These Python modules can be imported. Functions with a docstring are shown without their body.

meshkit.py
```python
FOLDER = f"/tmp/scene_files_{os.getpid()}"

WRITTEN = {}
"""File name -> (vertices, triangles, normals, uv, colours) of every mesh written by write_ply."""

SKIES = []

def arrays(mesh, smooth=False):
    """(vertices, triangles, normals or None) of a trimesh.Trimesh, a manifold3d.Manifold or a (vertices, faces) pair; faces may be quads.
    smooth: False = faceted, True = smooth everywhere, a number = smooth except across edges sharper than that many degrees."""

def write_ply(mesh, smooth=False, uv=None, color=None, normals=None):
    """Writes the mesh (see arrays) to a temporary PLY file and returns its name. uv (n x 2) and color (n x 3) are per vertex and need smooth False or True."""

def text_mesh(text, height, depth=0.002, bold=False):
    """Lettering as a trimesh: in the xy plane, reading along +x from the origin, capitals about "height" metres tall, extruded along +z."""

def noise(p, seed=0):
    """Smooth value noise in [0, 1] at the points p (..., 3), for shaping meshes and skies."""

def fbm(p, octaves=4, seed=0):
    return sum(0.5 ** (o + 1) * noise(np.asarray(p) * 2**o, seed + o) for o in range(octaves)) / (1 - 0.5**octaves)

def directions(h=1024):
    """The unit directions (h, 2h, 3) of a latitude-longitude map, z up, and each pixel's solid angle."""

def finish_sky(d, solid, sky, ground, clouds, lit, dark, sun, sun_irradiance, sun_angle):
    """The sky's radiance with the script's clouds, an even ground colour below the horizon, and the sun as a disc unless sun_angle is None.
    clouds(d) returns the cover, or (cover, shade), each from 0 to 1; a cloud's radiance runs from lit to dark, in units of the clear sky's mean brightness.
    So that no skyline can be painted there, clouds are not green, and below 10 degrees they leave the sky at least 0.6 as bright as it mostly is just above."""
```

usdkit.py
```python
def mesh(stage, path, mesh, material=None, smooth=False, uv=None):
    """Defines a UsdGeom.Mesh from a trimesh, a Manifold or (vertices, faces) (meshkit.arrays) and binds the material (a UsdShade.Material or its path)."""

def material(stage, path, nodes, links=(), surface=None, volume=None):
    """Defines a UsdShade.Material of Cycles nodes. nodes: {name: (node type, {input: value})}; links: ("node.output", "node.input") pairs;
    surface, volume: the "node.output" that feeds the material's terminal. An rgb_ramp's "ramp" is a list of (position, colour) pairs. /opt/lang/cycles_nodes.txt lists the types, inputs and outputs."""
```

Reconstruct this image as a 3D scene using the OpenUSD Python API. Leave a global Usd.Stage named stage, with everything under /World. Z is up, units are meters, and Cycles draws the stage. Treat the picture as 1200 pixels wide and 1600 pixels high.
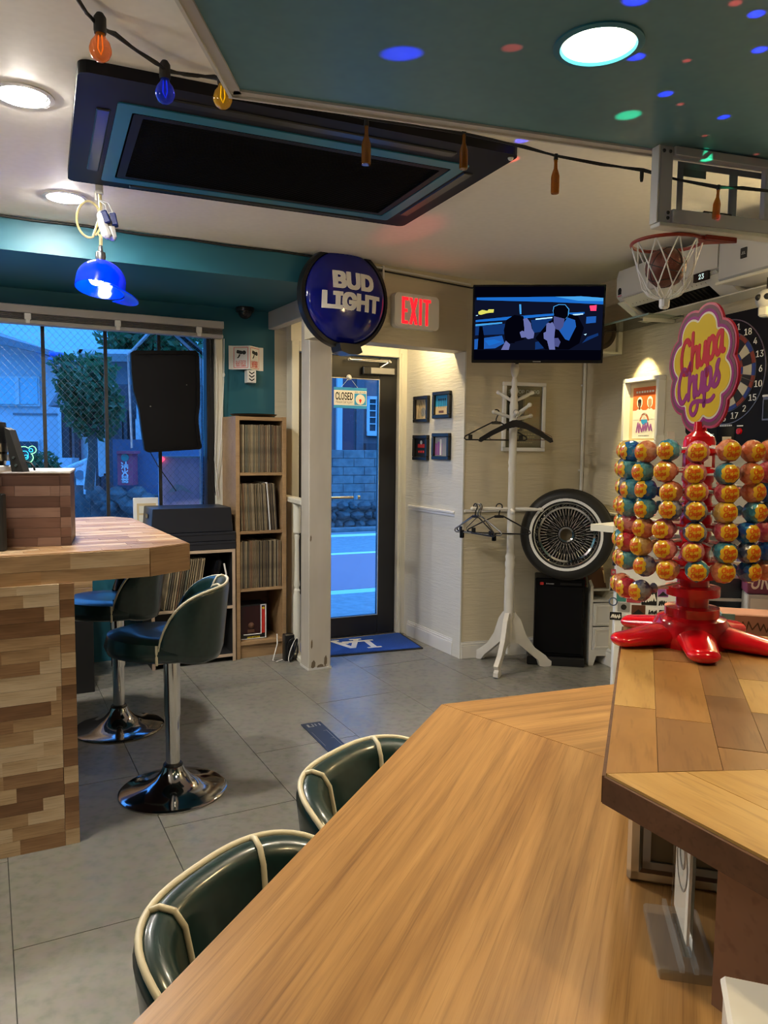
import math, random
import numpy as np
import trimesh
from shapely.geometry import Polygon, Point, box as sbox
from shapely import affinity
from pxr import Usd, UsdGeom, UsdLux, UsdShade, Gf, Sdf, Vt
import usdkit, meshkit

stage = Usd.Stage.CreateInMemory()
UsdGeom.SetStageUpAxis(stage, "Z")
UsdGeom.SetStageMetersPerUnit(stage, 1.0)
UsdGeom.Xform.Define(stage, "/World")
UsdGeom.Scope.Define(stage, "/World/Looks")
rnd = random.Random(7)
PI = math.pi

# ------------------------------------------------------------------ camera (eye height 1.35 m, looking along +y, a little down)
EYE = np.array([0.0, 0.0, 1.35]); FPX = 1200.0; PITCH = math.radians(4.9); ROLL = 0.011
FWD = np.array([0, math.cos(PITCH), -math.sin(PITCH)]); UP0 = np.array([0, math.sin(PITCH), math.cos(PITCH)]); RT0 = np.array([1.0, 0, 0])
RT = math.cos(ROLL) * RT0 + math.sin(ROLL) * UP0
UP = -math.sin(ROLL) * RT0 + math.cos(ROLL) * UP0
cam = UsdGeom.Camera.Define(stage, "/World/Camera")
cam.CreateHorizontalApertureAttr(24.0); cam.CreateVerticalApertureAttr(32.0)
cam.CreateFocalLengthAttr(24.0 * FPX / 1200.0)
cam.CreateClippingRangeAttr(Gf.Vec2f(0.02, 500))
cm = np.eye(4); cm[:3, 0] = RT; cm[:3, 1] = UP; cm[:3, 2] = -FWD; cm[:3, 3] = EYE
cam.AddTransformOp().Set(Gf.Matrix4d(*cm.T.ravel().tolist()))
cam.CreateExposureAttr(0.0)

# ------------------------------------------------------------------ sky: deep blue dusk
SKY = 0.9
dome = UsdLux.DomeLight.Define(stage, "/World/Sky")
dome.CreateColorAttr(Gf.Vec3f(1, 1, 1)); dome.CreateIntensityAttr(1.0)
usdkit.material(stage, "/World/Looks/dusk_sky", {
    "tc": ("texture_coordinate", {}), "sep": ("separate_xyz", {}),
    "mp": ("mapping", {"scale": (2.0, 2.0, 7.0)}), "n": ("noise_texture", {"scale": 1.6, "detail": 5}),
    "cr": ("rgb_ramp", {"ramp": [(0.45, (0, 0, 0)), (0.75, (1, 1, 1))]}),
    "zr": ("rgb_ramp", {"ramp": [(0.0, (0.06, 0.48, 1.15)), (0.25, (0.16, 0.80, 2.3)), (1.0, (0.40, 1.75, 5.2))]}),
    "mx": ("mix", {"color2": (0.16, 0.75, 1.7)}), "bg": ("background_shader", {"strength": SKY})},
    [("tc.generated", "sep.vector"), ("tc.generated", "mp.vector"), ("mp.vector", "n.vector"), ("n.fac", "cr.fac"), ("sep.z", "zr.fac"),
     ("cr.color", "mx.fac"), ("zr.color", "mx.color1"), ("mx.color", "bg.color")], surface="bg.background")
UsdShade.MaterialBindingAPI.Apply(dome.GetPrim()).Bind(UsdShade.Material.Get(stage, "/World/Looks/dusk_sky"))

# ------------------------------------------------------------------ lamps
WARM = (1.0, 0.76, 0.40); NEUTRAL = (1.0, 0.93, 0.82)
L_SOFFIT, L_WHITE, L_REAR, L_PORCH, L_SPOT, L_SIDE = 430.0, 640.0, 190.0, 70.0, 7.5, 60.0
G_LEFT, G_RIGHT = 85.0, 62.0
# ------------------------------------------------------------------ frames: a heading a is the direction (sin a, cos a); local x runs along it, local y to its left
def D(a): a = math.radians(a); return np.array([math.sin(a), math.cos(a), 0.0])
def fp(fr, x, y=0.0, z=0.0): o, a = fr; p = np.array(o, float) + D(a) * x + D(a - 90) * y; p[2] += z; return p
FAC = ((-1.06, 5.02, 0), 62.5)          # street front: local y runs outdoors
HDR = ((-0.38, 4.25, 0), 57.0)          # bulkhead above the porch
TVW = ((0.5, 4.82, 0), 73.0)
RWL = ((1.30, 5.065, 0), 163.0)
ALC = ((0.5, 4.82, 0), 152.0)
DOR = ((0.093, 5.46, 0), 65.0)
CEIL, SOF, TSOF = 2.38, 2.22, 2.225
def ray(px, py): return FWD + RT * (px - 600) / FPX - UP * (py - 800) / FPX
def at(px, py, Y): d = ray(px, py); return EYE + d * (Y / d[1])
def atz(px, py, Z): d = ray(px, py); return EYE + d * ((Z - EYE[2]) / d[2])
def lp(px, py, fr, off=0.0):
    """Where the view ray meets the vertical plane 'off' in front of a frame: (local x, z)."""
    o, a = fr; n = D(a - 90); q = np.array(o, float) - n * off; d = ray(px, py)
    p = EYE + d * (np.dot(q - EYE, n) / np.dot(d, n)); return float(np.dot(p - np.array(o), D(a))), float(p[2])

# ------------------------------------------------------------------ scene helpers
used = {}
def numbered(parent, name):
    k = (parent, name); used[k] = used.get(k, -1) + 1
    return name if used[k] == 0 else f"{name}_{used[k]:03d}"
def tagp(prim, label=None, cat=None, group=None, kind=None):
    for k, v in (("label", label), ("category", cat), ("group", group), ("kind", kind)):
        if v: prim.SetCustomDataByKey(k, v)
def mat4(loc, a=90.0, rx=0.0, ry=0.0):
    m = trimesh.transformations.rotation_matrix(math.radians(90 - a), (0, 0, 1))
    if ry: m = m @ trimesh.transformations.rotation_matrix(ry, (0, 1, 0))
    if rx: m = m @ trimesh.transformations.rotation_matrix(rx, (1, 0, 0))
    m[:3, 3] = loc; return m
def setm(prim, m):
    UsdGeom.Xformable(prim).MakeMatrixXform().Set(Gf.Matrix4d(*np.asarray(m).T.ravel().tolist()))
def thing(name, label, cat, loc=(0, 0, 0), a=90.0, group=None, kind=None, rx=0.0, ry=0.0):
    p = "/World/" + numbered("/World", name)
    x = UsdGeom.Xform.Define(stage, p); setm(x.GetPrim(), mat4(loc, a, rx, ry))
    tagp(x.GetPrim(), label, cat, group, kind); return p
def copy(src, label, loc, a=90.0, group=None, rx=0.0, ry=0.0):
    base = src.rsplit("/", 1)[1]
    if base[-4:-3] == "_" and base[-3:].isdigit(): base = base[:-4]
    p = "/World/" + numbered("/World", base)
    x = UsdGeom.Xform.Define(stage, p); x.GetPrim().GetReferences().AddInternalReference(src); x.GetPrim().SetInstanceable(True)
    setm(x.GetPrim(), mat4(loc, a, rx, ry)); tagp(x.GetPrim(), label, None, group); return p
def obj(name, mesh, m, parent="/World", smooth=False, label=None, cat=None, group=None, kind=None, loc=None, a=90.0, rx=0.0, ry=0.0):
    if isinstance(mesh, list): mesh = trimesh.util.concatenate(mesh)
    p = parent + "/" + numbered(parent, name)
    g = usdkit.mesh(stage, p, mesh, MATS[m] if isinstance(m, str) else m, smooth=smooth)
    if loc is not None: setm(g.GetPrim(), mat4(loc, a, rx, ry))
    tagp(g.GetPrim(), label, cat, group, kind); return p
def struct(name, mesh, m, label, cat="wall", parent="/World", **k): return obj(name, mesh, m, parent, label=label, cat=cat, kind="structure", **k)

# ------------------------------------------------------------------ shapes
def bx(x0, x1, y0, y1, z0, z1, b=0.0):
    if b <= 0:
        m = trimesh.creation.box([x1 - x0, y1 - y0, z1 - z0])
    else:
        hx, hy, hz = (x1 - x0) / 2, (y1 - y0) / 2, (z1 - z0) / 2; b = min(b, hx * .9, hy * .9, hz * .9); v = []
        for sx in (-1, 1):
            for sy in (-1, 1):
                for sz in (-1, 1):
                    v += [(sx * (hx - b), sy * (hy - b), sz * hz), (sx * (hx - b), sy * hy, sz * (hz - b)), (sx * hx, sy * (hy - b), sz * (hz - b))]
        m = trimesh.convex.convex_hull(np.array(v))
    m.apply_translation([(x0 + x1) / 2, (y0 + y1) / 2, (z0 + z1) / 2]); return m
def tube(pts, r, n=8, closed=False):
    p = np.asarray(pts, float); N = len(p); r = np.broadcast_to(np.asarray(r, float), (N,))
    t = (np.roll(p, -1, 0) - np.roll(p, 1, 0)) if closed else np.gradient(p, axis=0)
    t /= np.linalg.norm(t, axis=1, keepdims=True) + 1e-12
    ref = np.array([0, 0, 1.0]) if abs(t[0, 2]) < .9 else np.array([1.0, 0, 0])
    a = np.cross(t[0], ref); a /= np.linalg.norm(a); A = []
    for i in range(N):
        a = a - t[i] * np.dot(a, t[i]); a /= np.linalg.norm(a) + 1e-12; A.append(a)
    A = np.array(A); B = np.cross(t, A); th = np.arange(n) * 2 * PI / n
    v = (p[:, None] + r[:, None, None] * (np.cos(th)[None, :, None] * A[:, None] + np.sin(th)[None, :, None] * B[:, None])).reshape(-1, 3)
    f = []
    for i in range(N if closed else N - 1):
        j = (i + 1) % N
        for k in range(n):
            l = (k + 1) % n; f += [[i * n + k, i * n + l, j * n + l], [i * n + k, j * n + l, j * n + k]]
    if not closed:
        v = np.vstack([v, p[0], p[-1]]); c0, c1 = len(v) - 2, len(v) - 1
        for k in range(n):
            l = (k + 1) % n; f += [[c0, l, k], [c1, (N - 1) * n + k, (N - 1) * n + l]]
    m = trimesh.Trimesh(v, f, process=False); m.fix_normals() if False else None
    return m
def bar(a, b, r, n=10): return tube([a, b], r, n)
def lathe(prof, n=32):
    m = trimesh.creation.revolve(np.array(prof, float), sections=n); 
    if m.volume < 0: m.invert()
    return m
def prism(poly, z0, z1):
    if hasattr(poly, "geoms"): return trimesh.util.concatenate([prism(g, z0, z1) for g in poly.geoms if g.area > 1e-10])
    if not isinstance(poly, Polygon): poly = Polygon(poly)
    m = trimesh.creation.extrude_polygon(poly, z1 - z0, engine="earcut"); m.apply_translation([0, 0, z0]); return m
RX = trimesh.transformations.rotation_matrix(PI / 2, (1, 0, 0))
def stand(m):
    """From drawn flat (x right, y up, z towards the viewer) to standing on a wall: x right, z up, towards the viewer = -y."""
    m = m.copy(); m.apply_transform(RX); return m
def plate(poly, t0, t1): return stand(prism(poly, t0, t1))   # t = distance in front of the local y = 0 plane
def mv(m, x=0, y=0, z=0): m = m.copy(); m.apply_translation([x, y, z]); return m
def rot(m, ang, ax=(0, 0, 1), pt=None): m = m.copy(); m.apply_transform(trimesh.transformations.rotation_matrix(ang, ax, pt)); return m
def rrect(x0, x1, y0, y1, r, n=5): return sbox(x0 + r, y0 + r, x1 - r, y1 - r).buffer(r, quad_segs=n)
def disc(x, y, r, n=8): return Point(x, y).buffer(r, quad_segs=n)
def words(s, h, x=0, y=0, t=0.0005, t1=0.0012, bold=True, width=None, shear=0.0, fit=None):
    """Raised print: centred on (x, y) in wall coordinates."""
    m = meshkit.text_mesh(s, h, t1 - t, bold); b = m.bounds; m.apply_translation([-(b[0][0] + b[1][0]) / 2, -h / 2, t])
    if width: m.apply_scale([width / (b[1][0] - b[0][0]), 1, 1])
    if shear: v = m.vertices.copy(); v[:, 0] += shear * v[:, 1]; m.vertices = v
    m = stand(m); m.apply_translation([x, 0, y]); return m
def scrawl(w, h, x, y, t0, t1, seed=1, n=7, lw=.09):
    """Illegible lettering: a looping pen line w wide and h tall, centred on (x, y)."""
    from shapely.geometry import LineString
    r = random.Random(seed); pts = []
    for k in range(n * 2 + 1): pts.append((x - w / 2 + w * k / (n * 2) + r.uniform(-.2, .2) * w / n, y + h * ((.5 if k % 2 else -.5) * r.uniform(.5, 1.0))))
    return plate(LineString(pts).buffer(h * lw, quad_segs=2), t0, t1)
def rows_of_bars(w, h, x, y, n, t0, t1, seed=1):
    """A line of print too small to read: n little bars."""
    r = random.Random(seed); p = w / n
    return [plate(sbox(x - w / 2 + k * p + p * .08, y - h / 2, x - w / 2 + (k + r.uniform(.7, .92)) * p, y + h / 2), t0, t1) for k in range(n)]
def ball(r, c=(0, 0, 0), s=2): m = trimesh.creation.icosphere(s, r); m.apply_translation(c); return m
def ordn(n): return ["first", "second", "third", "fourth", "fifth", "sixth", "seventh", "eighth", "ninth", "tenth", "eleventh", "twelfth", "thirteenth", "fourteenth", "fifteenth", "sixteenth", "seventeenth", "eighteenth", "nineteenth", "twentieth"][n - 1] if n <= 20 else "twenty-" + ordn(n - 20) if n < 30 else "thirtieth" if n == 30 else "thirty-" + ordn(n - 30)

# ------------------------------------------------------------------ materials
MATS = {}
def M(name, col, rough=.5, metal=0.0, **k):
    inp = {"base_color": col, "roughness": rough, "metallic": metal}; inp.update(k)
    MATS[name] = usdkit.material(stage, "/World/Looks/" + name, {"p": ("principled_bsdf", inp)}, surface="p.BSDF"); return MATS[name]
def MN(name, c1, c2, rough=.5, scale=(8, 8, 8), nscale=1.0, detail=4, bump=0.0, dist=0.01, lo=.35, hi=.65, metal=0.0, distort=0.0, rough2=None, **k):
    """Two tones mixed by a stretched noise in the object's own coordinates, with relief from the same noise."""
    inp = {"roughness": rough, "metallic": metal}; inp.update(k)
    nodes = {"tc": ("texture_coordinate", {}), "mp": ("mapping", {"scale": scale}), "n": ("noise_texture", {"scale": nscale, "detail": detail, "distortion": distort}),
             "r": ("rgb_ramp", {"ramp": [(lo, c1), (hi, c2)]}), "p": ("principled_bsdf", inp)}
    ln = [("tc.object", "mp.vector"), ("mp.vector", "n.vector"), ("n.fac", "r.fac"), ("r.color", "p.base_color")]
    if bump: nodes["b"] = ("bump", {"strength": bump, "distance": dist}); ln += [("n.fac", "b.height"), ("b.normal", "p.normal")]
    MATS[name] = usdkit.material(stage, "/World/Looks/" + name, nodes, ln, surface="p.BSDF"); return MATS[name]
def ME(name, col, s): 
    MATS[name] = usdkit.material(stage, "/World/Looks/" + name, {"e": ("emission", {"color": col, "strength": s})}, surface="e.emission")
def MGLASS(name, tint=(1, 1, 1), ior=1.45, rough=0.0, gl=1.0):
    MATS[name] = usdkit.material(stage, "/World/Looks/" + name, {"t": ("transparent_bsdf", {"color": tint}), "g": ("glossy_bsdf", {"roughness": rough, "color": (gl, gl, gl)}), "f": ("fresnel", {"IOR": ior}), "m": ("mix_closure", {})},
        [("f.fac", "m.fac"), ("t.BSDF", "m.closure1"), ("g.BSDF", "m.closure2")], surface="m.closure")
def MWALL(name, col, bump=.35, dark=.93):
    """Rolled plaster with fine horizontal trowel lines."""
    MATS[name] = usdkit.material(stage, "/World/Looks/" + name, {
        "g": ("geometry", {}), "mp": ("mapping", {"scale": (9, 9, 85)}), "n": ("noise_texture", {"scale": 1.0, "detail": 3, "distortion": .4}),
        "n2": ("noise_texture", {"scale": 1.2, "detail": 3}), "r": ("rgb_ramp", {"ramp": [(.3, tuple(c * dark for c in col)), (.7, col)]}),
        "b": ("bump", {"strength": bump, "distance": .004}), "p": ("principled_bsdf", {"roughness": .55})},
        [("g.position", "mp.vector"), ("mp.vector", "n.vector"), ("g.position", "n2.vector"), ("n2.fac", "r.fac"), ("r.color", "p.base_color"), ("n.fac", "b.height"), ("b.normal", "p.normal")], surface="p.BSDF")
def MWOOD(name, c1, c2, c3, rough=.35, gx=1.6, gy=38.0, coat=0.0, bump=.12):
    """Straight-grained wood, the grain along local x."""
    MATS[name] = usdkit.material(stage, "/World/Looks/" + name, {
        "tc": ("texture_coordinate", {}), "mp": ("mapping", {"scale": (gx, gy, gy)}), "n": ("noise_texture", {"scale": 1.0, "detail": 6, "roughness": .62, "distortion": .5}),
        "mp2": ("mapping", {"scale": (gx * .45, gy * .16, gy * .16)}), "n2": ("noise_texture", {"scale": 1.0, "detail": 3, "distortion": 1.2}),
        "mp3": ("mapping", {"scale": (gx * 3.0, gy * 6, gy * 6)}), "n3": ("noise_texture", {"scale": 1.0, "detail": 2}),
        "r": ("rgb_ramp", {"ramp": [(.30, c1), (.52, c2), (.72, c3)]}), "r2": ("rgb_ramp", {"ramp": [(.3, c1), (.7, c3)]}),
        "x": ("mix", {"fac": .42}), "r3": ("rgb_ramp", {"ramp": [(.30, (.55, .5, .45)), (.45, (1, 1, 1))]}), "y": ("mix", {"mix_type": "multiply", "fac": .5}),
        "b": ("bump", {"strength": bump, "distance": .002}), "p": ("principled_bsdf", {"roughness": rough, "coat_weight": coat, "coat_roughness": .2})},
        [("tc.object", "mp.vector"), ("mp.vector", "n.vector"), ("n.fac", "r.fac"), ("tc.object", "mp2.vector"), ("mp2.vector", "n2.vector"), ("n2.fac", "r2.fac"),
         ("tc.object", "mp3.vector"), ("mp3.vector", "n3.vector"), ("n3.fac", "r3.fac"),
         ("r.color", "x.color1"), ("r2.color", "x.color2"), ("x.color", "y.color1"), ("r3.color", "y.color2"), ("y.color", "p.base_color"), ("n.fac", "b.height"), ("b.normal", "p.normal")], surface="p.BSDF")

MWALL("cream_plaster", (.64, .57, .42), .7); MWALL("white_plaster", (.74, .73, .68), .5)
MN("teal_paint", (.010, .105, .155), (.013, .12, .17), .5, (2, 2, 2), 1.5)
MN("teal_gloss", (.088, .21, .26), (.098, .23, .28), .36, (30, 30, 30), 1.0, bump=.12, dist=.002)
MN("ceiling_white", (.84, .81, .74), (.87, .84, .77), .6, (40, 40, 40), 1.0, bump=.1, dist=.002)
MN("white_paint", (.66, .64, .60), (.72, .70, .66), .4, (9, 9, 9), 1.0)
MN("post_paint", (.50, .46, .40), (.56, .52, .46), .45, (9, 9, 3), 1.0)
M("trim_grey", (.50, .49, .50), .4); M("cream_frame", (.74, .72, .62), .45); M("satin_white", (.78, .78, .78), .35); M("dull_white", (.62, .61, .58), .55)
MATS["floor_tile"] = usdkit.material(stage, "/World/Looks/floor_tile", {
    "g": ("geometry", {}), "n": ("noise_texture", {"scale": 2.2, "detail": 7, "roughness": .65, "distortion": .8}), "n2": ("noise_texture", {"scale": 26, "detail": 5}),
    "r": ("rgb_ramp", {"ramp": [(.3, (.21, .205, .185)), (.5, (.25, .243, .218)), (.7, (.29, .28, .25))]}), "r2": ("rgb_ramp", {"ramp": [(.3, (.26, .26, .26)), (.7, (.42, .42, .42))]}),
    "x": ("mix", {"mix_type": "multiply", "fac": .25}), "b": ("bump", {"strength": .06, "distance": .003}), "p": ("principled_bsdf", {"specular_ior_level": .5})},
    [("g.position", "n.vector"), ("g.position", "n2.vector"), ("n.fac", "r.fac"), ("n2.fac", "r2.fac"), ("r.color", "x.color1"), ("n2.color", "x.color2"), ("x.color", "p.base_color"), ("r2.color", "p.roughness"), ("n2.fac", "b.height"), ("b.normal", "p.normal")], surface="p.BSDF")
M("grout", (.05, .05, .045), .8)
MWOOD("oak_laminate", (.22, .105, .034), (.45, .24, .080), (.58, .335, .128), .36, 2.6, 70, bump=.1)
WOODS = []
for i, (c1, c2, c3) in enumerate([((.30, .155, .065), (.46, .27, .13), (.56, .36, .19)), ((.34, .19, .09), (.68, .50, .31), (.76, .60, .41)), ((.13, .062, .028), (.23, .115, .055), (.32, .17, .085)),
                                  ((.24, .13, .06), (.50, .32, .17), (.62, .42, .245)), ((.20, .10, .045), (.36, .20, .10), (.48, .29, .155)), ((.46, .29, .15), (.74, .58, .40), (.80, .68, .50))]):
    MWOOD(f"block_wood_{'abcdef'[i]}", c1, c2, c3, .34, 3.0, 34, coat=.15); WOODS.append(f"block_wood_{'abcdef'[i]}")
TOPS = []
for i, (c1, c2, c3) in enumerate([((.28, .135, .04), (.40, .21, .062), (.48, .27, .09)), ((.15, .072, .030), (.22, .11, .046), (.28, .15, .066)), ((.20, .098, .034), (.29, .15, .056), (.36, .20, .078)), ((.40, .225, .062), (.54, .325, .10), (.62, .40, .15))]):
    MWOOD(f"shelf_wood_{'abcd'[i]}", c1, c2, c3, .38, 5.0, 22, coat=.1); TOPS.append(f"shelf_wood_{'abcd'[i]}")
MWOOD("dark_edge", (.07, .032, .018), (.12, .055, .03), (.17, .085, .05), .5, 3, 30)
MWOOD("brown_panel", (.20, .10, .06), (.25, .13, .08), (.30, .16, .10), .5, 2, 12)
MWOOD("bookcase_wood", (.30, .18, .085), (.38, .24, .12), (.44, .29, .155), .45, 2, 20)
M("pale_edge", (.50, .38, .27), .5); M("cubby_black", (.02, .02, .022), .5); M("matte_black", (.012, .012, .013), .55); M("satin_black", (.010, .010, .011), .3); M("gloss_black", (.006, .006, .008), .08)
M("navy_black", (.012, .014, .022), .42); M("panel_black", (.003, .003, .004), .5, specular_ior_level=.15); M("grille_black", (.004, .004, .004), .7, specular_ior_level=.1)
MWOOD("box_wood_a", (.10, .05, .036), (.17, .088, .062), (.24, .135, .098), .4, 3, 34); MWOOD("box_wood_b", (.17, .092, .068), (.26, .155, .115), (.33, .21, .16), .4, 3, 34); MWOOD("box_wood_c", (.06, .028, .02), (.10, .05, .036), (.15, .08, .058), .4, 3, 34)
M("chrome", (.75, .75, .76), .07, 1.0); M("dark_chrome", (.40, .40, .42), .09, 1.0); M("silver", (.62, .60, .56), .25, 1.0); M("steel_grey", (.35, .35, .36), .35, 1.0)
MN("green_vinyl", (.004, .022, .022), (.007, .03, .03), .34, (60, 60, 60), 1, bump=.06, dist=.002, coat_weight=.45, coat_roughness=.12)
M("cream_piping", (.70, .64, .48), .4); M("turquoise", (.018, .16, .25), .4); M("cassette_black", (.006, .006, .0085), .5, specular_ior_level=.18); M("red_plastic", (.72, .005, .014), .16, coat_weight=.6); M("deep_red", (.30, .005, .01), .25)
M("white_plastic", (.78, .77, .74), .35); M("ac_white", (.74, .73, .70), .4); M("ac_grey", (.52, .53, .55), .4); M("white_print", (.85, .85, .85), .5); M("black_print", (.012, .012, .012), .5); M("red_print", (.65, .03, .02), .5)
M("blue_print", (.02, .16, .55), .5); M("sky_print", (.03, .33, .70), .5); M("yellow_print", (.80, .62, .02), .5); M("beige_print", (.62, .50, .30), .5); M("paper", (.80, .78, .72), .6); M("grey_print", (.30, .30, .30), .5); M("purple_print", (.32, .10, .34), .5); M("pink_print", (.70, .25, .30), .5); M("orange_print", (.70, .13, .03), .5); M("brown_print", (.12, .05, .025), .5); M("green_print", (.05, .22, .20), .5)
MGLASS("pane_glass", (.93, .97, 1.0), 1.35, gl=.7); MGLASS("clear_acrylic", (.97, .98, .98), 1.25); MGLASS("thin_glass", (.80, .88, .84), 1.5); MATS["frosted_acrylic"] = usdkit.material(stage, "/World/Looks/frosted_acrylic", {"t": ("transparent_bsdf", {"color": (.97, .98, .98)}), "d": ("principled_bsdf", {"base_color": (.8, .82, .82), "roughness": .15}), "m": ("mix_closure", {"fac": .14})}, [("t.BSDF", "m.closure1"), ("d.BSDF", "m.closure2")], surface="m.closure")
MGLASS("cellophane", (.97, .97, .97), 1.4, .12)

# =================================================================== ROOM SHELL
def f2(fr, x, y=0): p = fp(fr, x, y); return (p[0], p[1])
ROOM = [f2(FAC, -3.0), f2(FAC, .45), f2(DOR, -.76), f2(DOR, .09), f2(ALC, -.76), f2(TVW, 0), f2(RWL, 0), f2(RWL, 6.2), (-1.9, -1.8)]
OUT = Polygon(ROOM).buffer(.09, join_style=2)
# floor: slab, then large tiles in half bond
fl = thing("floor", "grey stone-look floor of large staggered tiles", "floor", kind="structure")
obj("slab", prism(OUT, -.10, -.004), "grout", fl)
DU, DV = D(62.5), D(152.5)
room_p = Polygon(ROOM).buffer(.02)
for k in range(-7, 11):
    for j in range(-7, 3):
        u0, v0 = .03 + .4935 * k, -2.17 - .49 * (k % 2) + .98 * j
        q = [(u0 + .0015, v0 + .0015), (u0 + .492, v0 + .0015), (u0 + .492, v0 + .9785), (u0 + .0015, v0 + .9785)]
        pg = Polygon([tuple((DU * a + DV * b)[:2]) for a, b in q]).intersection(room_p)
        if pg.area > .002 and pg.geom_type == "Polygon": obj("tile", prism(pg, -.004, rnd.uniform(-.0004, .0004)), "floor_tile", fl)
# white ceiling with two recessed lamps
DLW = [(-1.09, 2.385), (-1.357, 3.334)]
struct("ceiling", prism(OUT.difference(Polygon()).difference(disc(*DLW[0], .072, 16)).difference(disc(*DLW[1], .072, 16)).difference(disc(-2.35, 2.85, .072, 16)), CEIL, CEIL + .08), "ceiling_white", "white painted ceiling", "ceiling")
# walls
win = rrect(-2.75, -.05, .74, 2.10, .001)
struct("wall_window", plate(sbox(-3.05, 0, .36, 2.4).difference(win), -.10, 0), "teal_paint", "teal wall around the big street window", loc=FAC[0], a=FAC[1])
struct("wall_porch", plate(sbox(.3605, 0, .50, 2.25), -.10, 0), "cream_plaster", "cream strip of wall behind the white balustrade", loc=FAC[0], a=FAC[1])
struct("wall_tv", plate(sbox(0.0, 0, .86, 2.4), -.10, 0), "cream_plaster", "cream wall behind the television and the coat rack", loc=TVW[0], a=TVW[1])
struct("wall_right", plate(sbox(0, 0, 6.3, 2.4), -.10, 0), "cream_plaster", "cream trowelled wall with the dartboard and air conditioner", loc=RWL[0], a=RWL[1])
struct("wall_alcove", plate(sbox(-.78, 0, -.001, 2.25), -.09, 0), "white_plaster", "white trowelled side wall of the porch with four small pictures", loc=ALC[0], a=ALC[1])
struct("wall_header", plate(sbox(0, 1.94, 1.06, CEIL), -.14, 0), "cream_plaster", "cream bulkhead over the porch carrying the round sign and the exit sign", loc=HDR[0], a=HDR[1])
pl_, pb_ = np.array(f2(FAC, -3.05)), np.array((-1.9, -1.8))
struct("wall_left", prism(Polygon([f2(FAC, -3.02), (-1.92, -1.85), (-2.03, -1.9), f2(FAC, -3.14)]), 0, 2.38), "teal_paint", "teal side wall of the bar room")
struct("wall_back", prism(Polygon([(-1.95, -1.80), f2(RWL, 6.25), f2(RWL, 6.35), (-1.95, -1.92)]), 0, 2.38), "cream_plaster", "cream rear wall of the bar room")
struct("ceiling_porch", prism(Polygon([f2(HDR, .0, .142), f2(HDR, 1.0, .142), f2(ALC, -.05), f2(ALC, -.74), f2(DOR, -.75), f2(FAC, .44), (-.52, 4.66)]), 2.22, 2.25), "ceiling_white", "small white ceiling of the porch", "ceiling")
# teal box beam along the window, and the dropped teal ceiling over the bar
struct("ceiling_window", prism(Polygon([(-.381, 4.285), (-3.35, 2.772), f2(FAC, -3.0, -.001), f2(FAC, .36, -.001), (-.45, 4.60)]), TSOF, CEIL - .001), "teal_paint", "teal boxed soffit along the top of the street window", "ceiling")
K = np.array([-.386, 1.985]); e1 = D(73)[:2]; e2 = D(183)[:2]
SOFP = Polygon([K, K + e1 * 2.50, f2(RWL, 6.15), (-.5, -1.55), K + e2 * 3.3])
DLS = [(.453, 1.742), (1.33, 2.0), (-.12, .75), (.75, .55)]
holes = SOFP
for c in DLS: holes = holes.difference(disc(*c, .082, 20))
sf = thing("ceiling_bar", "dropped teal ceiling over the bar with coloured spots of light on it", "ceiling", kind="structure")
obj("soffit_board", prism(holes, SOF, SOF + .02), "teal_gloss", sf)
obj("soffit_face", prism(SOFP.difference(SOFP.buffer(-.02, join_style=2)), SOF + .02, CEIL - .001), "teal_paint", sf)
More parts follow.
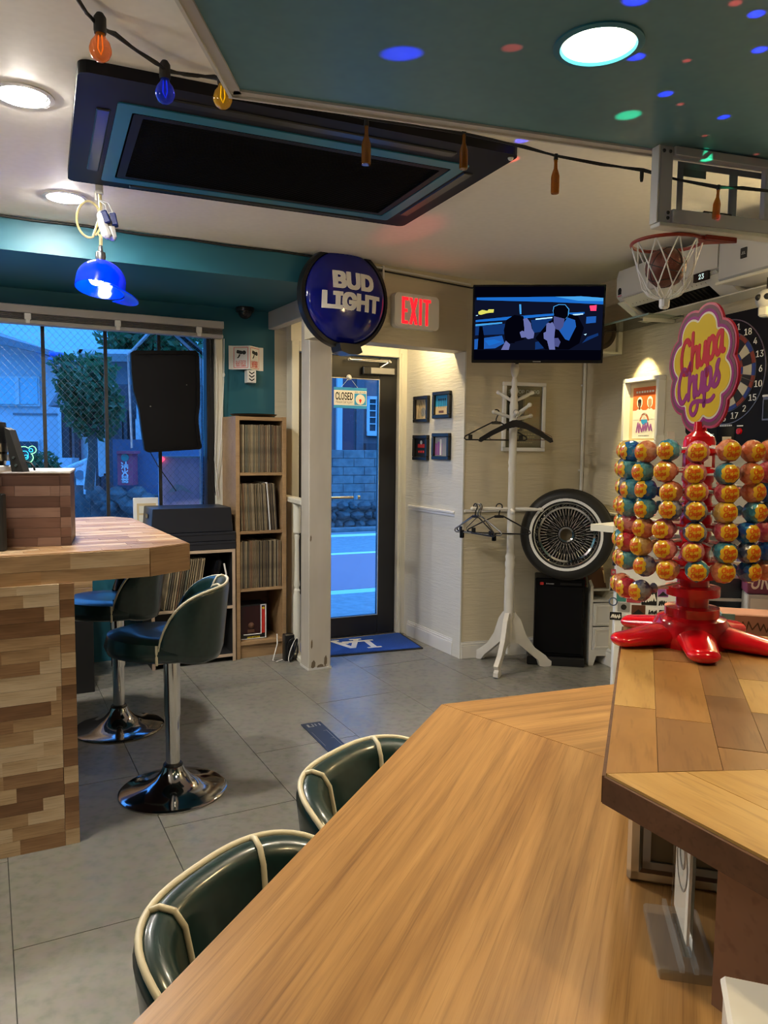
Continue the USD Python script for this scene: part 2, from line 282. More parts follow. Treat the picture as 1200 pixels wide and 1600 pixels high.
def strip(a, b, w0, w1, z0, z1):
    d = (b - a) / np.linalg.norm(b - a); n = np.array([-d[1], d[0]])
    return prism(Polygon([a + n * w0, b + n * w0, b + n * w1, a + n * w1]), z0, z1)
obj("edge_trim", [strip(K - e1 * .0, K + e1 * 2.49, -.022, .002, SOF - .006, SOF), strip(K, K + e2 * 3.2, -.002, .022, SOF - .006, SOF)], "trim_grey", sf)
obj("edge_lip", [strip(K - e1 * .01, K + e1 * 2.49, .002, .010, SOF - .012, SOF + .05), strip(K, K + e2 * 3.2, -.010, -.002, SOF - .012, SOF + .05)], "dull_white", sf)
# post, beam, porch trim
po = thing("trim_1", "chipped cream square post at the corner of the porch", "post", (-.443, 4.518, 0), 62.5, kind="structure")
obj("shaft", bx(0, .145, 0, .13, 0, 2.22, .004), "post_paint", po); M("chip_dark", (.16, .12, .08), .8)
for cx_, cz_, sx_, sz_ in ((.03, .035, .014, .026), (.075, .02, .022, .012), (.11, .05, .010, .034), (.02, .16, .006, .03), (.012, .80, .005, .02), (.10, .012, .02, .006)): obj("paint_chip", plate(affinity.translate(affinity.scale(Polygon([(-1, -.6), (-.2, -1), (.9, -.5), (1, .4), (.3, 1), (-.7, .5)]), sx_, sz_), cx_, cz_), .0, .0006), "chip_dark", po)
obj("foot", [bx(-.004, .149, -.004, .134, 0, .012)], "dull_white", po)
a_, b_ = np.array([-.46, 4.64]), np.array(f2(FAC, .345, -.002)); hd = math.degrees(math.atan2(*(b_ - a_)))
struct("trim_2", bx(0, np.linalg.norm(b_ - a_), -.03, .03, 2.11, 2.224, .004), "trim_grey", "grey beam from the post to the teal wall", "beam", loc=(*a_, 0), a=hd)
struct("trim_3", plate(sbox(-.085, 0, 0.004, 1.938), 0, .010), "white_plaster", "flat white corner board at the end of the porch wall", "trim", loc=ALC[0], a=ALC[1])
struct("trim_4", [bx(-.68, -.087, -.018, 0, .922, .940, .004), bx(-.68, -.087, -.010, 0, .906, .922)], "satin_white", "white chair rail on the porch wall under the small pictures", "trim", loc=ALC[0], a=ALC[1])
struct("trim_5", [bx(.002, .835, -.016, 0, .940, .958, .004)], "white_paint", "chair rail on the cream wall behind the coat rack", "trim", loc=TVW[0], a=TVW[1])
struct("trim_6", [bx(.02, 6.1, -.016, 0, .940, .958, .004)], "white_paint", "chair rail on the right wall", "trim", loc=RWL[0], a=RWL[1])
def skirting(x0, x1): return [bx(x0, x1, -.014, 0, 0, .085, .002), bx(x0, x1, -.010, 0, .085, .100, .003), bx(x0, x1, -.006, 0, .100, .108)]
struct("baseboard_alcove", skirting(-.68, -.087), "satin_white", "white skirting board in the porch", "baseboard", loc=ALC[0], a=ALC[1])
struct("baseboard_tv", skirting(.0, .85), "white_paint", "white skirting board behind the coat rack", "baseboard", loc=TVW[0], a=TVW[1])
struct("baseboard_right", skirting(.02, 6.1), "white_paint", "white skirting board along the right wall", "baseboard", loc=RWL[0], a=RWL[1])
pipe = obj("pipe", [bar((0, 0, .0), (0, 0, 2.38), .011, 12)] + [bx(-.017, .017, -.004, .016, z, z + .012) for z in (.5, 1.2, 1.75)], "white_paint", smooth=40, label="thin white pipe running up the wall beside the room corner", cat="pipe", loc=fp(TVW, .825, -.018), a=73)

# ------------------------------------------------------------------ glass door
dr = thing("door_1", "black framed glass street door with a closer at the top", "door", DOR[0], DOR[1], kind="structure")
DW0, DW1 = -.735, -.004
obj("door_frame", [bx(.0, .088, -.012, .10, 0, 2.035, .004), bx(-.79, -.738, -.012, .10, 0, 2.035, .004), bx(-.738, .0, -.012, .10, 1.968, 2.035, .004), bx(.012, .030, -.018, 0, 0, 2.0, .003)], "cream_frame", dr)
obj("wall_over_door", bx(-.79, .088, 0, .10, 2.035, 2.24), "cream_frame", dr)
obj("threshold", bx(-.738, .0, -.02, .10, -.02, .012, .003), "steel_grey", dr)
obj("stile", bx(-.138, DW1, .02, .062, .014, 1.964, .003), "satin_black", dr); obj("stile", bx(DW0, -.60, .02, .062, .014, 1.964, .003), "satin_black", dr)
obj("rail", bx(-.60, -.138, .02, .062, 1.812, 1.964, .003), "satin_black", dr); obj("rail", bx(-.60, -.138, .02, .062, .014, .150, .003), "satin_black", dr)
obj("glass", bx(-.60, -.138, .038, .044, .150, 1.812), "pane_glass", dr)
obj("bead", [bx(-.144, -.138, .014, .022, .15, 1.812), bx(-.60, -.138, .014, .022, .148, .153), bx(-.60, -.138, .014, .022, 1.808, 1.814)], "silver", dr)
cl = obj("closer", bx(-.28, -.03, -.022, .018, 1.84, 1.895, .006), "satin_black", dr)
obj("closer_arm", [bx(-.40, -.07, -.034, -.018, 1.925, 1.938, .003), bar((-.385, -.03, 1.932), (-.10, -.03, 1.938), .007), ball(.012, (-.385, -.03, 1.934)), ball(.012, (-.09, -.03, 1.934)), bar((-.155, -.02, 1.89), (-.09, -.028, 1.93), .006)], "chrome", cl, smooth=40)
obj("closer_cover", bx(-.225, -.045, -.027, -.021, 1.846, 1.889, .002), "steel_grey", cl)
hx, hz = lp(523, 778, DOR, .06)
obj("push_bar", [bar((-.63, -.045, hz), (lp(553, 781, DOR, .06)[0], -.045, hz), .011, 14), bar((-.33, -.045, hz), (-.31, -.045, hz), .015, 14), bar((-.66, .02, hz), (-.63, -.045, hz), .009)], "silver", dr, smooth=40)

# ------------------------------------------------------------------ street window: frame, wired panes
wn = thing("window_1", "wide street window of wired glass with dark frame", "window", FAC[0], FAC[1], kind="structure")
obj("frame", [bx(-.098, -.05, -.004, .075, .74, 2.10), bx(-2.75, -2.70, 0, .075, .74, 2.10), bx(-2.70, -.098, 0, .075, 2.06, 2.10), bx(-2.70, -.098, 0, .075, .74, .775)], "matte_black", wn)
obj("casing", [bx(-.05, .004, -.022, .0, .70, 2.06, .004), bx(-2.8, .004, -.03, 0, .68, .739, .004)], "cream_frame", wn)
obj("sill", bx(-2.75, -.055, -.09, -.03, .70, .735, .004), "dull_white", wn)
ED = [-2.69, -2.36, -2.03, -1.70, -1.395, -1.052, -.704, -.386, -.10]
for i in range(8):
    x0, x1 = ED[i] + .008, ED[i + 1] - .008
    pn = obj("pane", bx(x0, x1, .045, .051, .775, 2.06), "pane_glass", wn)
    ws, st = [], .040; pw, ph = x1 - x0, 1.285
    for k in range(-int(ph / st) - 2, int((pw + ph) / st) + 2):
        for sg in (1, -1):
            c = k * st; pts = []
            za, zb = 0, ph; xa, xb = c, c + ph * .9
            t0, t1 = max(0, (0 - xa) / (xb - xa)), min(1, (pw - xa) / (xb - xa))
            if t1 - t0 < .02: continue
            A = [xa + (xb - xa) * t0, za + (zb - za) * t0]; B = [xa + (xb - xa) * t1, za + (zb - za) * t1]
            if sg < 0: A[0], B[0] = pw - A[0], pw - B[0]
            ws.append(tube([(x0 + A[0], .048, .775 + A[1]), (x0 + B[0], .048, .775 + B[1])], .0007, 3))
    obj("wire_mesh", ws, "steel_grey", pn, kind="stuff")
    if i: obj("pane_joint", bx(ED[i] - .010, ED[i] + .010, .040, .056, .775, 2.06), "matte_black", wn)

# =================================================================== LAMPS
def downlight(name, c, z, r, label, col, strength, deep=.10, rim="white_paint", inner="chrome"):
    t = thing(name, label, "ceiling light", (c[0], c[1], z), 90, "recessed ceiling lights" if False else None)
    obj("rim", lathe([(r + .012, 0), (r + .012, -.004), (r - .002, -.006), (r - .006, 0), (r + .012, 0)], 40), rim, t, smooth=40)
    obj("reflector", lathe([(r - .004, -.001), (r - .008, .02), (r * .78, deep), (r * .82, deep + .003), (r, .02), (r - .004, -.001)], 40), inner, t, smooth=40)
    ME("glow_" + name + str(len(MATS)), col, strength); m = list(MATS)[-1]
    lens = [(0, deep - .012), (r * .72, deep - .012), (r * .76, deep - .004), (0, deep - .002)] if deep > .05 else [(0, -.016), (r * .5, -.013), (r * .80, -.006), (r * .86, .004), (0, .006)]
    obj("lamp", lathe(lens, 32), m, t, smooth=40, label="glowing lamp")
    return t
downlight("downlight", DLW[0], CEIL, .076, "round white downlight in the white ceiling left of the black ceiling cassette", NEUTRAL, L_WHITE, .015)
downlight("downlight", DLW[1], CEIL, .076, "round white downlight above the blue helmet lamp", NEUTRAL, L_WHITE, .015)
downlight("downlight", DLS[0], SOF, .084, "recessed round downlight in the teal ceiling over the bar", (1, .86, .62), L_SOFFIT, .10, "turquoise", "silver")
downlight("downlight", DLS[1], SOF, .084, "recessed downlight in the teal ceiling near the right wall", WARM, L_SIDE * 12, .10, "turquoise", "silver")
downlight("downlight", DLS[2], SOF, .084, "recessed downlight in the teal ceiling over the bar stools", WARM, L_REAR, .10, "turquoise", "silver")
downlight("downlight", DLS[3], SOF, .084, "recessed downlight in the teal ceiling behind the bar", WARM, L_REAR, .10, "turquoise", "silver")
downlight("downlight", (-2.35, 2.85), CEIL, .076, "round white downlight further left over the butcher-block bar", NEUTRAL, L_WHITE, .015)
def globe(loc, col, strength, label):
    t = thing("globe_lamp", label, "pendant lamp", loc, 90); nm = "globe_glow" + str(len(MATS)); ME(nm, col, strength)
    obj("globe", ball(.07, (0, 0, 0), 3), nm, t, smooth=True); obj("socket", lathe([(0, .066), (.03, .066), (.026, .12), (0, .125)], 20), "satin_black", t, smooth=40); obj("cord", bar((0, 0, .12), (0, 0, CEIL - loc[2]), .004), "matte_black", t)
globe((-1.75, 1.25, 1.92), (1, .88, .68), G_LEFT, "glowing globe lamp hanging beyond the left frame edge")
globe((1.66, 2.78, 1.98), (1, .74, .36), G_RIGHT, "glowing globe lamp hanging beyond the right frame edge")
def spot(name, pos, target, cone, col, inten, r=.006, soft=.25):
    l = UsdLux.SphereLight.Define(stage, "/World/" + name); l.CreateRadiusAttr(r); l.CreateColorAttr(Gf.Vec3f(*col)); l.CreateIntensityAttr(inten); l.CreateNormalizeAttr(True)
    s = UsdLux.ShapingAPI.Apply(l.GetPrim()); s.CreateShapingConeAngleAttr(cone); s.CreateShapingConeSoftnessAttr(soft)
    d = np.array(target, float) - np.array(pos, float); d /= np.linalg.norm(d); zx = -d; up = np.array([0, 0, 1.0]) if abs(d[2]) < .95 else np.array([1.0, 0, 0])
    xx = np.cross(up, zx); xx /= np.linalg.norm(xx); yy = np.cross(zx, xx); m = np.eye(4); m[:3, 0], m[:3, 1], m[:3, 2], m[:3, 3] = xx, yy, zx, pos
    setm(l.GetPrim(), m)
def area(name, pos, target, r, col, inten):
    l = UsdLux.DiskLight.Define(stage, "/World/" + name); l.CreateRadiusAttr(r); l.CreateColorAttr(Gf.Vec3f(*col)); l.CreateIntensityAttr(inten)
    d = np.array(target, float) - np.array(pos, float); d /= np.linalg.norm(d); zx = -d; up = np.array([0, 0, 1.0]) if abs(d[2]) < .95 else np.array([1.0, 0, 0])
    xx = np.cross(up, zx); xx /= np.linalg.norm(xx); yy = np.cross(zx, xx); m = np.eye(4); m[:3, 0], m[:3, 1], m[:3, 2], m[:3, 3] = xx, yy, zx, pos
    setm(l.GetPrim(), m)
# porch lamp (above the bulkhead, out of sight), picture spot under the air conditioner, lamps in the rear of the room
area("PorchLamp", (.16, 4.98, 2.21), (.16, 4.98, 0), .05, WARM, L_PORCH * 4)
sx_, sz_ = lp(1010, 575, RWL); spot("PictureSpot", fp(RWL, sx_ + .02, -.20, CEIL - .32), fp(RWL, sx_, 0, 1.60), 24, (1, .72, .34), L_SPOT * 2.5, .01, .5)
# the party light behind the camera throws small coloured dots on the ceiling
PARTY = np.array([1.20, 1.60, 1.12])
DOTS = [(628, 84, "b", 1.5), (800, 75, "r", .9), (993, 89, "b", 1.0), (1040, 147, "b", .9), (1131, 183, "b", .8), (993, 0, "b", 1.2), (1182, 22, "b", .9), (1187, 78, "b", .9), (1149, 5, "r", .7), (1073, 95, "r", .5), (1063, 163, "r", .45), (1102, 212, "r", .4), (1182, 241, "r", .4), (982, 180, "g", 1.6), (1098, 236, "g", 1.0)]
PC = {"b": ((.02, .03, 1), 170), "r": ((1, .04, .03), 90), "g": ((.03, 1, .40), 75)}
for i, (x, y, c, w) in enumerate(DOTS): spot(f"PartyBeam_{i:02d}", PARTY, atz(x, y, SOF), w * .85, PC[c][0], PC[c][1] * 1.0, .004, .6)
for i, (x, y, c, w) in enumerate([(640, 360, "r", 3.5), (800, 250, "r", .8), (1130, 348, "r", .5), (818, 219, "b", .8)]): spot(f"PartyBeam_{i + 20:02d}", PARTY, atz(x, y, CEIL - .002) if i != 2 else at(x, y, 2.3), w, PC[c][0], PC[c][1] * (.35 if i == 0 else 1), .004, .8)

# =================================================================== NEAR COUNTER (lower oak top, raised shelf)
P = np.array([.11, 1.373]); h1, h2 = 21.5, 69.6
n1 = D(h1 + 90)[:2]; Q = P + D(135.5)[:2] * .4926
ct = thing("oak_counter", "long light-oak bar counter with a mitred corner in the foreground", "bar counter")
def sect(name, poly, org, a, z0, z1, mat, parent, b=0):
    """A board with its own local x along heading a."""
    u, v = D(a)[:2], D(a - 90)[:2]; loc = [((np.array(p) - org) @ u, (np.array(p) - org) @ v) for p in poly]
    return obj(name, prism(Polygon(loc), z0, z1), mat, parent, loc=(org[0], org[1], 0), a=a)
S0 = P - D(h1)[:2] * 1.75
sect("countertop", [S0, P, Q, S0 + n1 * .45], P, h1, .84, .88, "oak_laminate", ct)
E2 = P + D(h2)[:2] * 1.05
sect("countertop", [P + D(h2)[:2] * .0012 + D(135.5)[:2] * .0008, E2, E2 + D(h2 + 90)[:2] * .45, Q + D(h2)[:2] * .0015], P, h2, .84, .88, "oak_laminate", ct)
i0, i1, i2 = S0 + n1 * .30, P + D(135.5)[:2] * .33, E2 + D(h2 + 90)[:2] * .30
obj("counter_front", prism(Polygon([i0, i1, i2, i2 + D(h2 + 90)[:2] * .06, i1 + D(135.5)[:2] * .065, i0 + n1 * .06]), 0, .84), "brown_panel", ct)
# raised shelf of broad wooden blocks
C0 = np.array([.208, .689]); g1, g2 = 18.7, 152.2
CF = C0 + D(g1)[:2] * .635; CN = C0 + D(g2)[:2] * .95
W1 = .40; MI = D((g1 + g2) / 2)[:2]; QS = C0 + MI * (W1 / math.sin(math.radians((g2 - g1) / 2)))
us = thing("raised_shelf", "raised bar shelf of mixed golden and brown wood blocks on the right", "bar shelf")
CFR = CF + D(g1 + 90)[:2] * W1
obj("shelf_core", prism(Polygon([CN, C0, CF, CFR, QS, CN + D(g2 - 90)[:2] * W1]).buffer(-.002, join_style=2), 1.024, 1.047), "dark_edge", us)
obj("edge_band", [strip(C0, CF, -.001, .003, 1.022, 1.0475), strip(CN, C0, -.001, .003, 1.022, 1.0475), strip(CF, CFR, -.001, .003, 1.022, 1.0475)], "dark_edge", us)
def blocks(poly, org, a, z0, z1, row, lens, mats, parent, seed, name="block", gap=.0006, first=None, start=-3.0, lo=-1.2, hi=1.2):
    r = random.Random(seed); u, v = D(a)[:2], D(a - 90)[:2]
    loc = Polygon([((np.array(p) - org) @ u, (np.array(p) - org) @ v) for p in poly]); x0, y0, x1, y1 = loc.bounds; y = y0; last = None
    while y < y1:
        x = x0 - r.uniform(0, lens[0])
        while x < x1:
            L = r.uniform(*lens); pg = sbox(x + gap, y + gap, x + L - gap, y + row - gap).intersection(loc)
            if pg.area > 2e-5 and pg.geom_type == "Polygon":
                m = r.choice(mats)
                while m == last and len(set(mats)) > 1: m = r.choice(mats)
                last = m; c = pg.centroid; pm = prism(affinity.translate(pg, -c.x, -c.y), 0, z1 - z0 + r.uniform(0, .0004)); w = org + u * c.x + v * c.y
                obj(name, pm, m, parent, loc=(w[0], w[1], z0), a=a)
            x += L
        y += row
gn = D(g1 + 90)[:2]; nb_ = D(g2 - 90)[:2]
for k, (wa, wb_, mm_, ln) in enumerate(((0, .046, [TOPS[0], TOPS[3]], (.34, .36)), (.046, .104, [TOPS[2], TOPS[0]], (.22, .30)), (.104, .150, [TOPS[1], TOPS[2]], (.16, .26)), (.150, .205, [TOPS[1], TOPS[0], TOPS[3]], (.10, .20)), (.205, .27, [TOPS[1], TOPS[2]], (.14, .24)), (.27, W1, [TOPS[1], TOPS[2], TOPS[0]], (.14, .24)))):
    qa, qb = C0 + MI * (wa / math.sin(math.radians((g2 - g1) / 2)) + .0006), C0 + MI * (wb_ / math.sin(math.radians((g2 - g1) / 2)) + .0006)
    blocks([qa, CF + gn * wa, CF + gn * wb_, qb], C0, g1, 1.047, 1.05, 1.0, ln, mm_, us, 40 + k)
sn = math.sin(math.radians((g2 - g1) / 2))
for k, (wa, wb_, mm_, ln) in enumerate(((0, .070, [TOPS[3]], (1.2, 1.3)), (.070, .14, [TOPS[2], TOPS[3]], (.34, .5)), (.14, .21, [TOPS[3], TOPS[1]], (.3, .45)), (.21, .30, [TOPS[0], TOPS[2]], (.3, .4)), (.30, W1, [TOPS[2], TOPS[3]], (.3, .4)))):
    qa, qb = C0 + MI * (wa / sn) + D(g2)[:2] * .0008, C0 + MI * (wb_ / sn) + D(g2)[:2] * .0008
    blocks([CN + nb_ * wa, qa, qb, CN + nb_ * wb_], C0, g2, 1.047, 1.05, 1.0, ln, mm_, us, (60, 63, 62, 63, 64)[k])
# upright panels carrying the raised shelf
nb = D(g2 - 90)[:2]; PS = C0 + D(g2)[:2] * .10 + nb * .032
obj("support_panel", prism(Polygon([PS, PS + D(g2)[:2] * .85, PS + D(g2)[:2] * .85 + nb * .06, PS + nb * .06]), .88, 1.024), "brown_panel", us)
PB = C0 + D(g1 + 90)[:2] * .20 + D(g1)[:2] * .12
obj("support_panel", prism(Polygon([PB, PB + D(g1)[:2] * .50, PB + D(g1)[:2] * .50 + D(g1 + 90)[:2] * .02, PB + D(g1 + 90)[:2] * .02]), .88, 1.024), "brown_panel", us)

# things under the raised shelf
a = 112; q = atz(979, 1377, .88)
M("pale_brown", (.20, .155, .09), .25)
t = thing("photo_frame", "silver metal picture frame with dark panel leaning under the raised shelf", "picture frame", q, 105, rx=-.06)
obj("frame", [bx(0, .016, 0, .012, 0, .135, .004), bx(0, .17, 0, .012, 0, .016, .004), bx(.154, .17, 0, .012, 0, .135, .004), bx(0, .17, 0, .012, .119, .135, .004)], "silver", t)
obj("picture", bx(.012, .158, .006, .010, .012, .123), "pale_brown", t); obj("inner_border", [bx(.016, .024, .002, .006, .016, .119), bx(.016, .154, .002, .006, .016, .024)], "steel_grey", t)
q = atz(1028, 1532, .88)
t = thing("sign_holder", "clear acrylic table sign holder with a white printed card", "sign holder", q, 11.5)
obj("base", [bx(0, .105, -.052, 0, 0, .010, .002), bx(0, .105, -.034, -.030, .010, .016), bx(0, .105, -.022, -.018, .010, .016)], "frosted_acrylic", t)
obj("upright", bx(.022, .092, -.032, -.0245, .010, .135, .001), "clear_acrylic", t)
cd = obj("card", bx(.024, .090, -.0295, -.0270, .020, .133), "paper", t)
vv = [mv(plate(disc(0, 0, .026, 10).difference(disc(0, 0, .024, 10)), 0, .0006), .057, 0, .082), mv(plate(disc(0, 0, .014, 8).difference(disc(0, 0, .010, 8)), 0, .0006), .057, 0, .09)]
m = trimesh.util.concatenate(vv); m = rot(m, PI); obj("print", mv(m, .114, -.0268, 0), "grey_print", cd)
q = atz(1085, 1400, .88)
t = thing("menu_stand", "black slim menu stand behind the acrylic sign holder", "menu stand", (q[0] + .035, q[1] + .03, .88), 20)
obj("foot", bx(0, .05, 0, .03, 0, .006, .002), "gloss_black", t); obj("panel", bx(0, .05, .010, .016, .006, .125, .002), "gloss_black", t); obj("insert", bx(.004, .046, .0085, .010, .012, .120), "matte_black", t)
t = thing("napkin_box", "white box at the near right edge of the oak counter", "box", (.258, .545, .88), 108)
obj("body", bx(0, .075, -.085, -.004, 0, .072, .004), "satin_white", t); obj("lid", bx(-.002, .077, -.087, -.002, .072, .080, .003), "satin_white", t)

# =================================================================== LEFT BUTCHER-BLOCK BAR
F_, G_ = np.array([-.813, 2.64]), np.array([-.716, 2.79]); hb = 60.0
fl_ = F_ - D(hb)[:2] * 1.5
slab = [fl_, F_, G_, np.array([-1.22, 3.70]), np.array([-1.349, 3.767]), np.array([-2.55, 3.13])]
bar_ = thing("butcher_block_bar", "high bar of striped butcher-block wood on the left", "bar counter")
sl_c = Polygon(slab).buffer(-.006, join_style=2)
obj("top_core", prism(sl_c, .890, .987), "dark_edge", bar_)
blocks(slab, F_, hb, .987, .990, .042, (.18, .40), [WOODS[i] for i in (0, 0, 1, 3, 4, 3)], bar_, 21, "top_block")
r = random.Random(4)
def face_planks(org, a, x0, x1, z0, z1, row, lens, mats, parent, seed, name, th=.006, jit=.0012, wts=None):
    """Planks on a vertical face whose outside is local -y; each its own piece, grain along its length."""
    r = random.Random(seed); z = z0; last = None; fr = ((org[0], org[1], 0), a)
    while z < z1 - .002:
        zz = min(z1, z + row * r.uniform(.88, 1.12)); zz = z1 if z1 - zz < row * .4 else zz; x = x0 - r.uniform(0, lens[0])
        while x < x1:
            L = r.uniform(*lens); a0, a1 = max(x, x0), min(x + L, x1)
            if a1 - a0 > .006:
                m = r.choice(mats)
                while m == last: m = r.choice(mats)
                last = m; t = th + r.uniform(0, jit); ox = r.uniform(-9, 9)
                obj(name, bx(-(a1 - a0) / 2, (a1 - a0) / 2, -t, .004, -(zz - z) / 2 + .0004, (zz - z) / 2 - .0004), m, parent, loc=fp(fr, (a0 + a1) / 2, 0, (z + zz) / 2), a=a)
            x += L
        z = zz
face_planks(F_, hb, -1.5, -.0, .890, .987, .049, (.22, .42), [WOODS[i] for i in (0, 3, 3, 1, 4)], bar_, 31, "edge_plank")
hc = math.degrees(math.atan2(*(G_ - F_))); fr_c = ((F_[0], F_[1], 0), hc)
obj("corner_board", bx(.002, np.linalg.norm(G_ - F_), -.005, .004, .890, .988), WOODS[0], bar_, loc=fr_c[0], a=hc)
face_planks(G_, math.degrees(math.atan2(*(slab[3] - G_))), 0, np.linalg.norm(slab[3] - G_), .890, .987, .049, (.22, .42), [WOODS[i] for i in (0, 3, 4)], bar_, 33, "edge_plank")
B0 = np.array([-1.031, 2.497]) + D(hb)[:2] * .012; hbb = 63.0
obj("base_core", [bx(-1.5, -.001, .004, .048, 0, .89)], "dark_edge", bar_, loc=(*B0, 0), a=hbb)
face_planks(B0, hbb, -1.35, -.046, 0, .890, .0445, (.10, .34), [WOODS[i] for i in (1, 5, 3, 5, 1, 0, 4, 2, 3)], bar_, 52, "plank")
face_planks(B0, hbb, -.045, 0.0, 0, .890, .0545, (.3, .4), [WOODS[i] for i in (2, 4, 0, 2, 4, 1)], bar_, 9, "end_block")
obj("rear_panel", bx(-1.5, -.6, 1.0, 1.04, 0, .89), "dark_edge", bar_, loc=(*B0, 0), a=hbb)
# raised wooden box on the bar
q = atz(112, 852, .991); hr = 71.0
rb = thing("raised_wooden_box", "raised box of dark striped planks with a white top on the left bar", "wooden box", (q[0], q[1], .991), hr)
obj("box_core", bx(-.80, -.002, .006, .30, 0, .252), "dark_edge", rb)
rr = random.Random(3); z = 0; 
for k, hgt in enumerate([.030, .034, .036, .034, .040, .036, .030, .012]):
    x = -.80
    while x < -.034:
        L = rr.uniform(.10, .42); x2 = min(x + L, -.034); x2 = -.034 if -.034 - x2 < .03 else x2
        obj("plank", bx(-(x2 - x) / 2 + .0003, (x2 - x) / 2 - .0003, -.0015, .006, .0004, hgt - .0004), "box_wood_" + rr.choice("aabbc"), rb, loc=((x + x2) / 2, 0, z)); x = x2
    obj("end_block", bx(-.0335, 0, -.0015, .006, .0004, hgt - .0004), "box_wood_" + "cab"[k % 3], rb, loc=(0, 0, z)); z += hgt
obj("white_top", bx(-.80, .002, -.004, .302, .252, .262, .002), "satin_white", rb)
# black machine with chrome rings on the box
zt = 1.253; q = atz(33, 738, zt); 
t = thing("black_machine", "black machine with chrome rings and slanting arm on top of the raised wooden box", "machine", (q[0] - .02, q[1] + .05, zt), 90)
def mp(px, py): w = at(px, py, q[1] + .05); return (w[0] - q[0] + .02, w[2] - zt)
arm = [mp(12, 668), mp(20, 672), mp(42, 737), mp(24, 737)]
obj("arm", plate(Polygon(arm), -.02, .025), "matte_black", t); A = mp(10, 690); zc = [mp(0, y)[1] for y in (735, 727, 718, 711, 703, 660)]
obj("barrel", lathe([(0, zc[1]), (.045, zc[1]), (.05, zc[2]), (.05, zc[3]), (.055, zc[4]), (.05, zc[5]), (0, zc[5] + .01)], 32), "satin_black", t, smooth=40, loc=(A[0] - .055, .0, 0))
for z0, z1 in ((zc[2] - .004, zc[2] + .018), (zc[4] - .006, zc[4] + .022)): obj("ring", lathe([(.048, z0), (.058, z0), (.058, z1), (.048, z1), (.048, z0)], 32), "silver", t, smooth=40, loc=(A[0] - .055, .0, 0))
obj("pedestal", bx(A[0] - .12, A[0] + .0, -.05, .05, 0, zc[1], .004), "satin_white", t)
obj("screw", [mv(rot(lathe([(0, 0), (.005, 0), (.004, .004), (0, .004)], 12), PI / 2, (1, 0, 0)), mp(x, y)[0], -.025, mp(x, y)[1]) for x, y in ((27, 715), (31, 727))], "silver", t)
cw = [mp(x, y) for x, y in ((37, 722), (44, 724), (49, 730), (50, 737))]; obj("cable", tube([(x, .02, max(z, .004)) for x, z in cw], .0035, 6), "matte_black", t, smooth=True)
q = atz(6, 868, .991); t = obj("display_board", bx(-.12, 0, -.01, .02, 0, .19, .004), "matte_black", label="black board standing at the left frame edge on the bar", cat="board", loc=(q[0] - .045, q[1] + .10, .991), a=88)

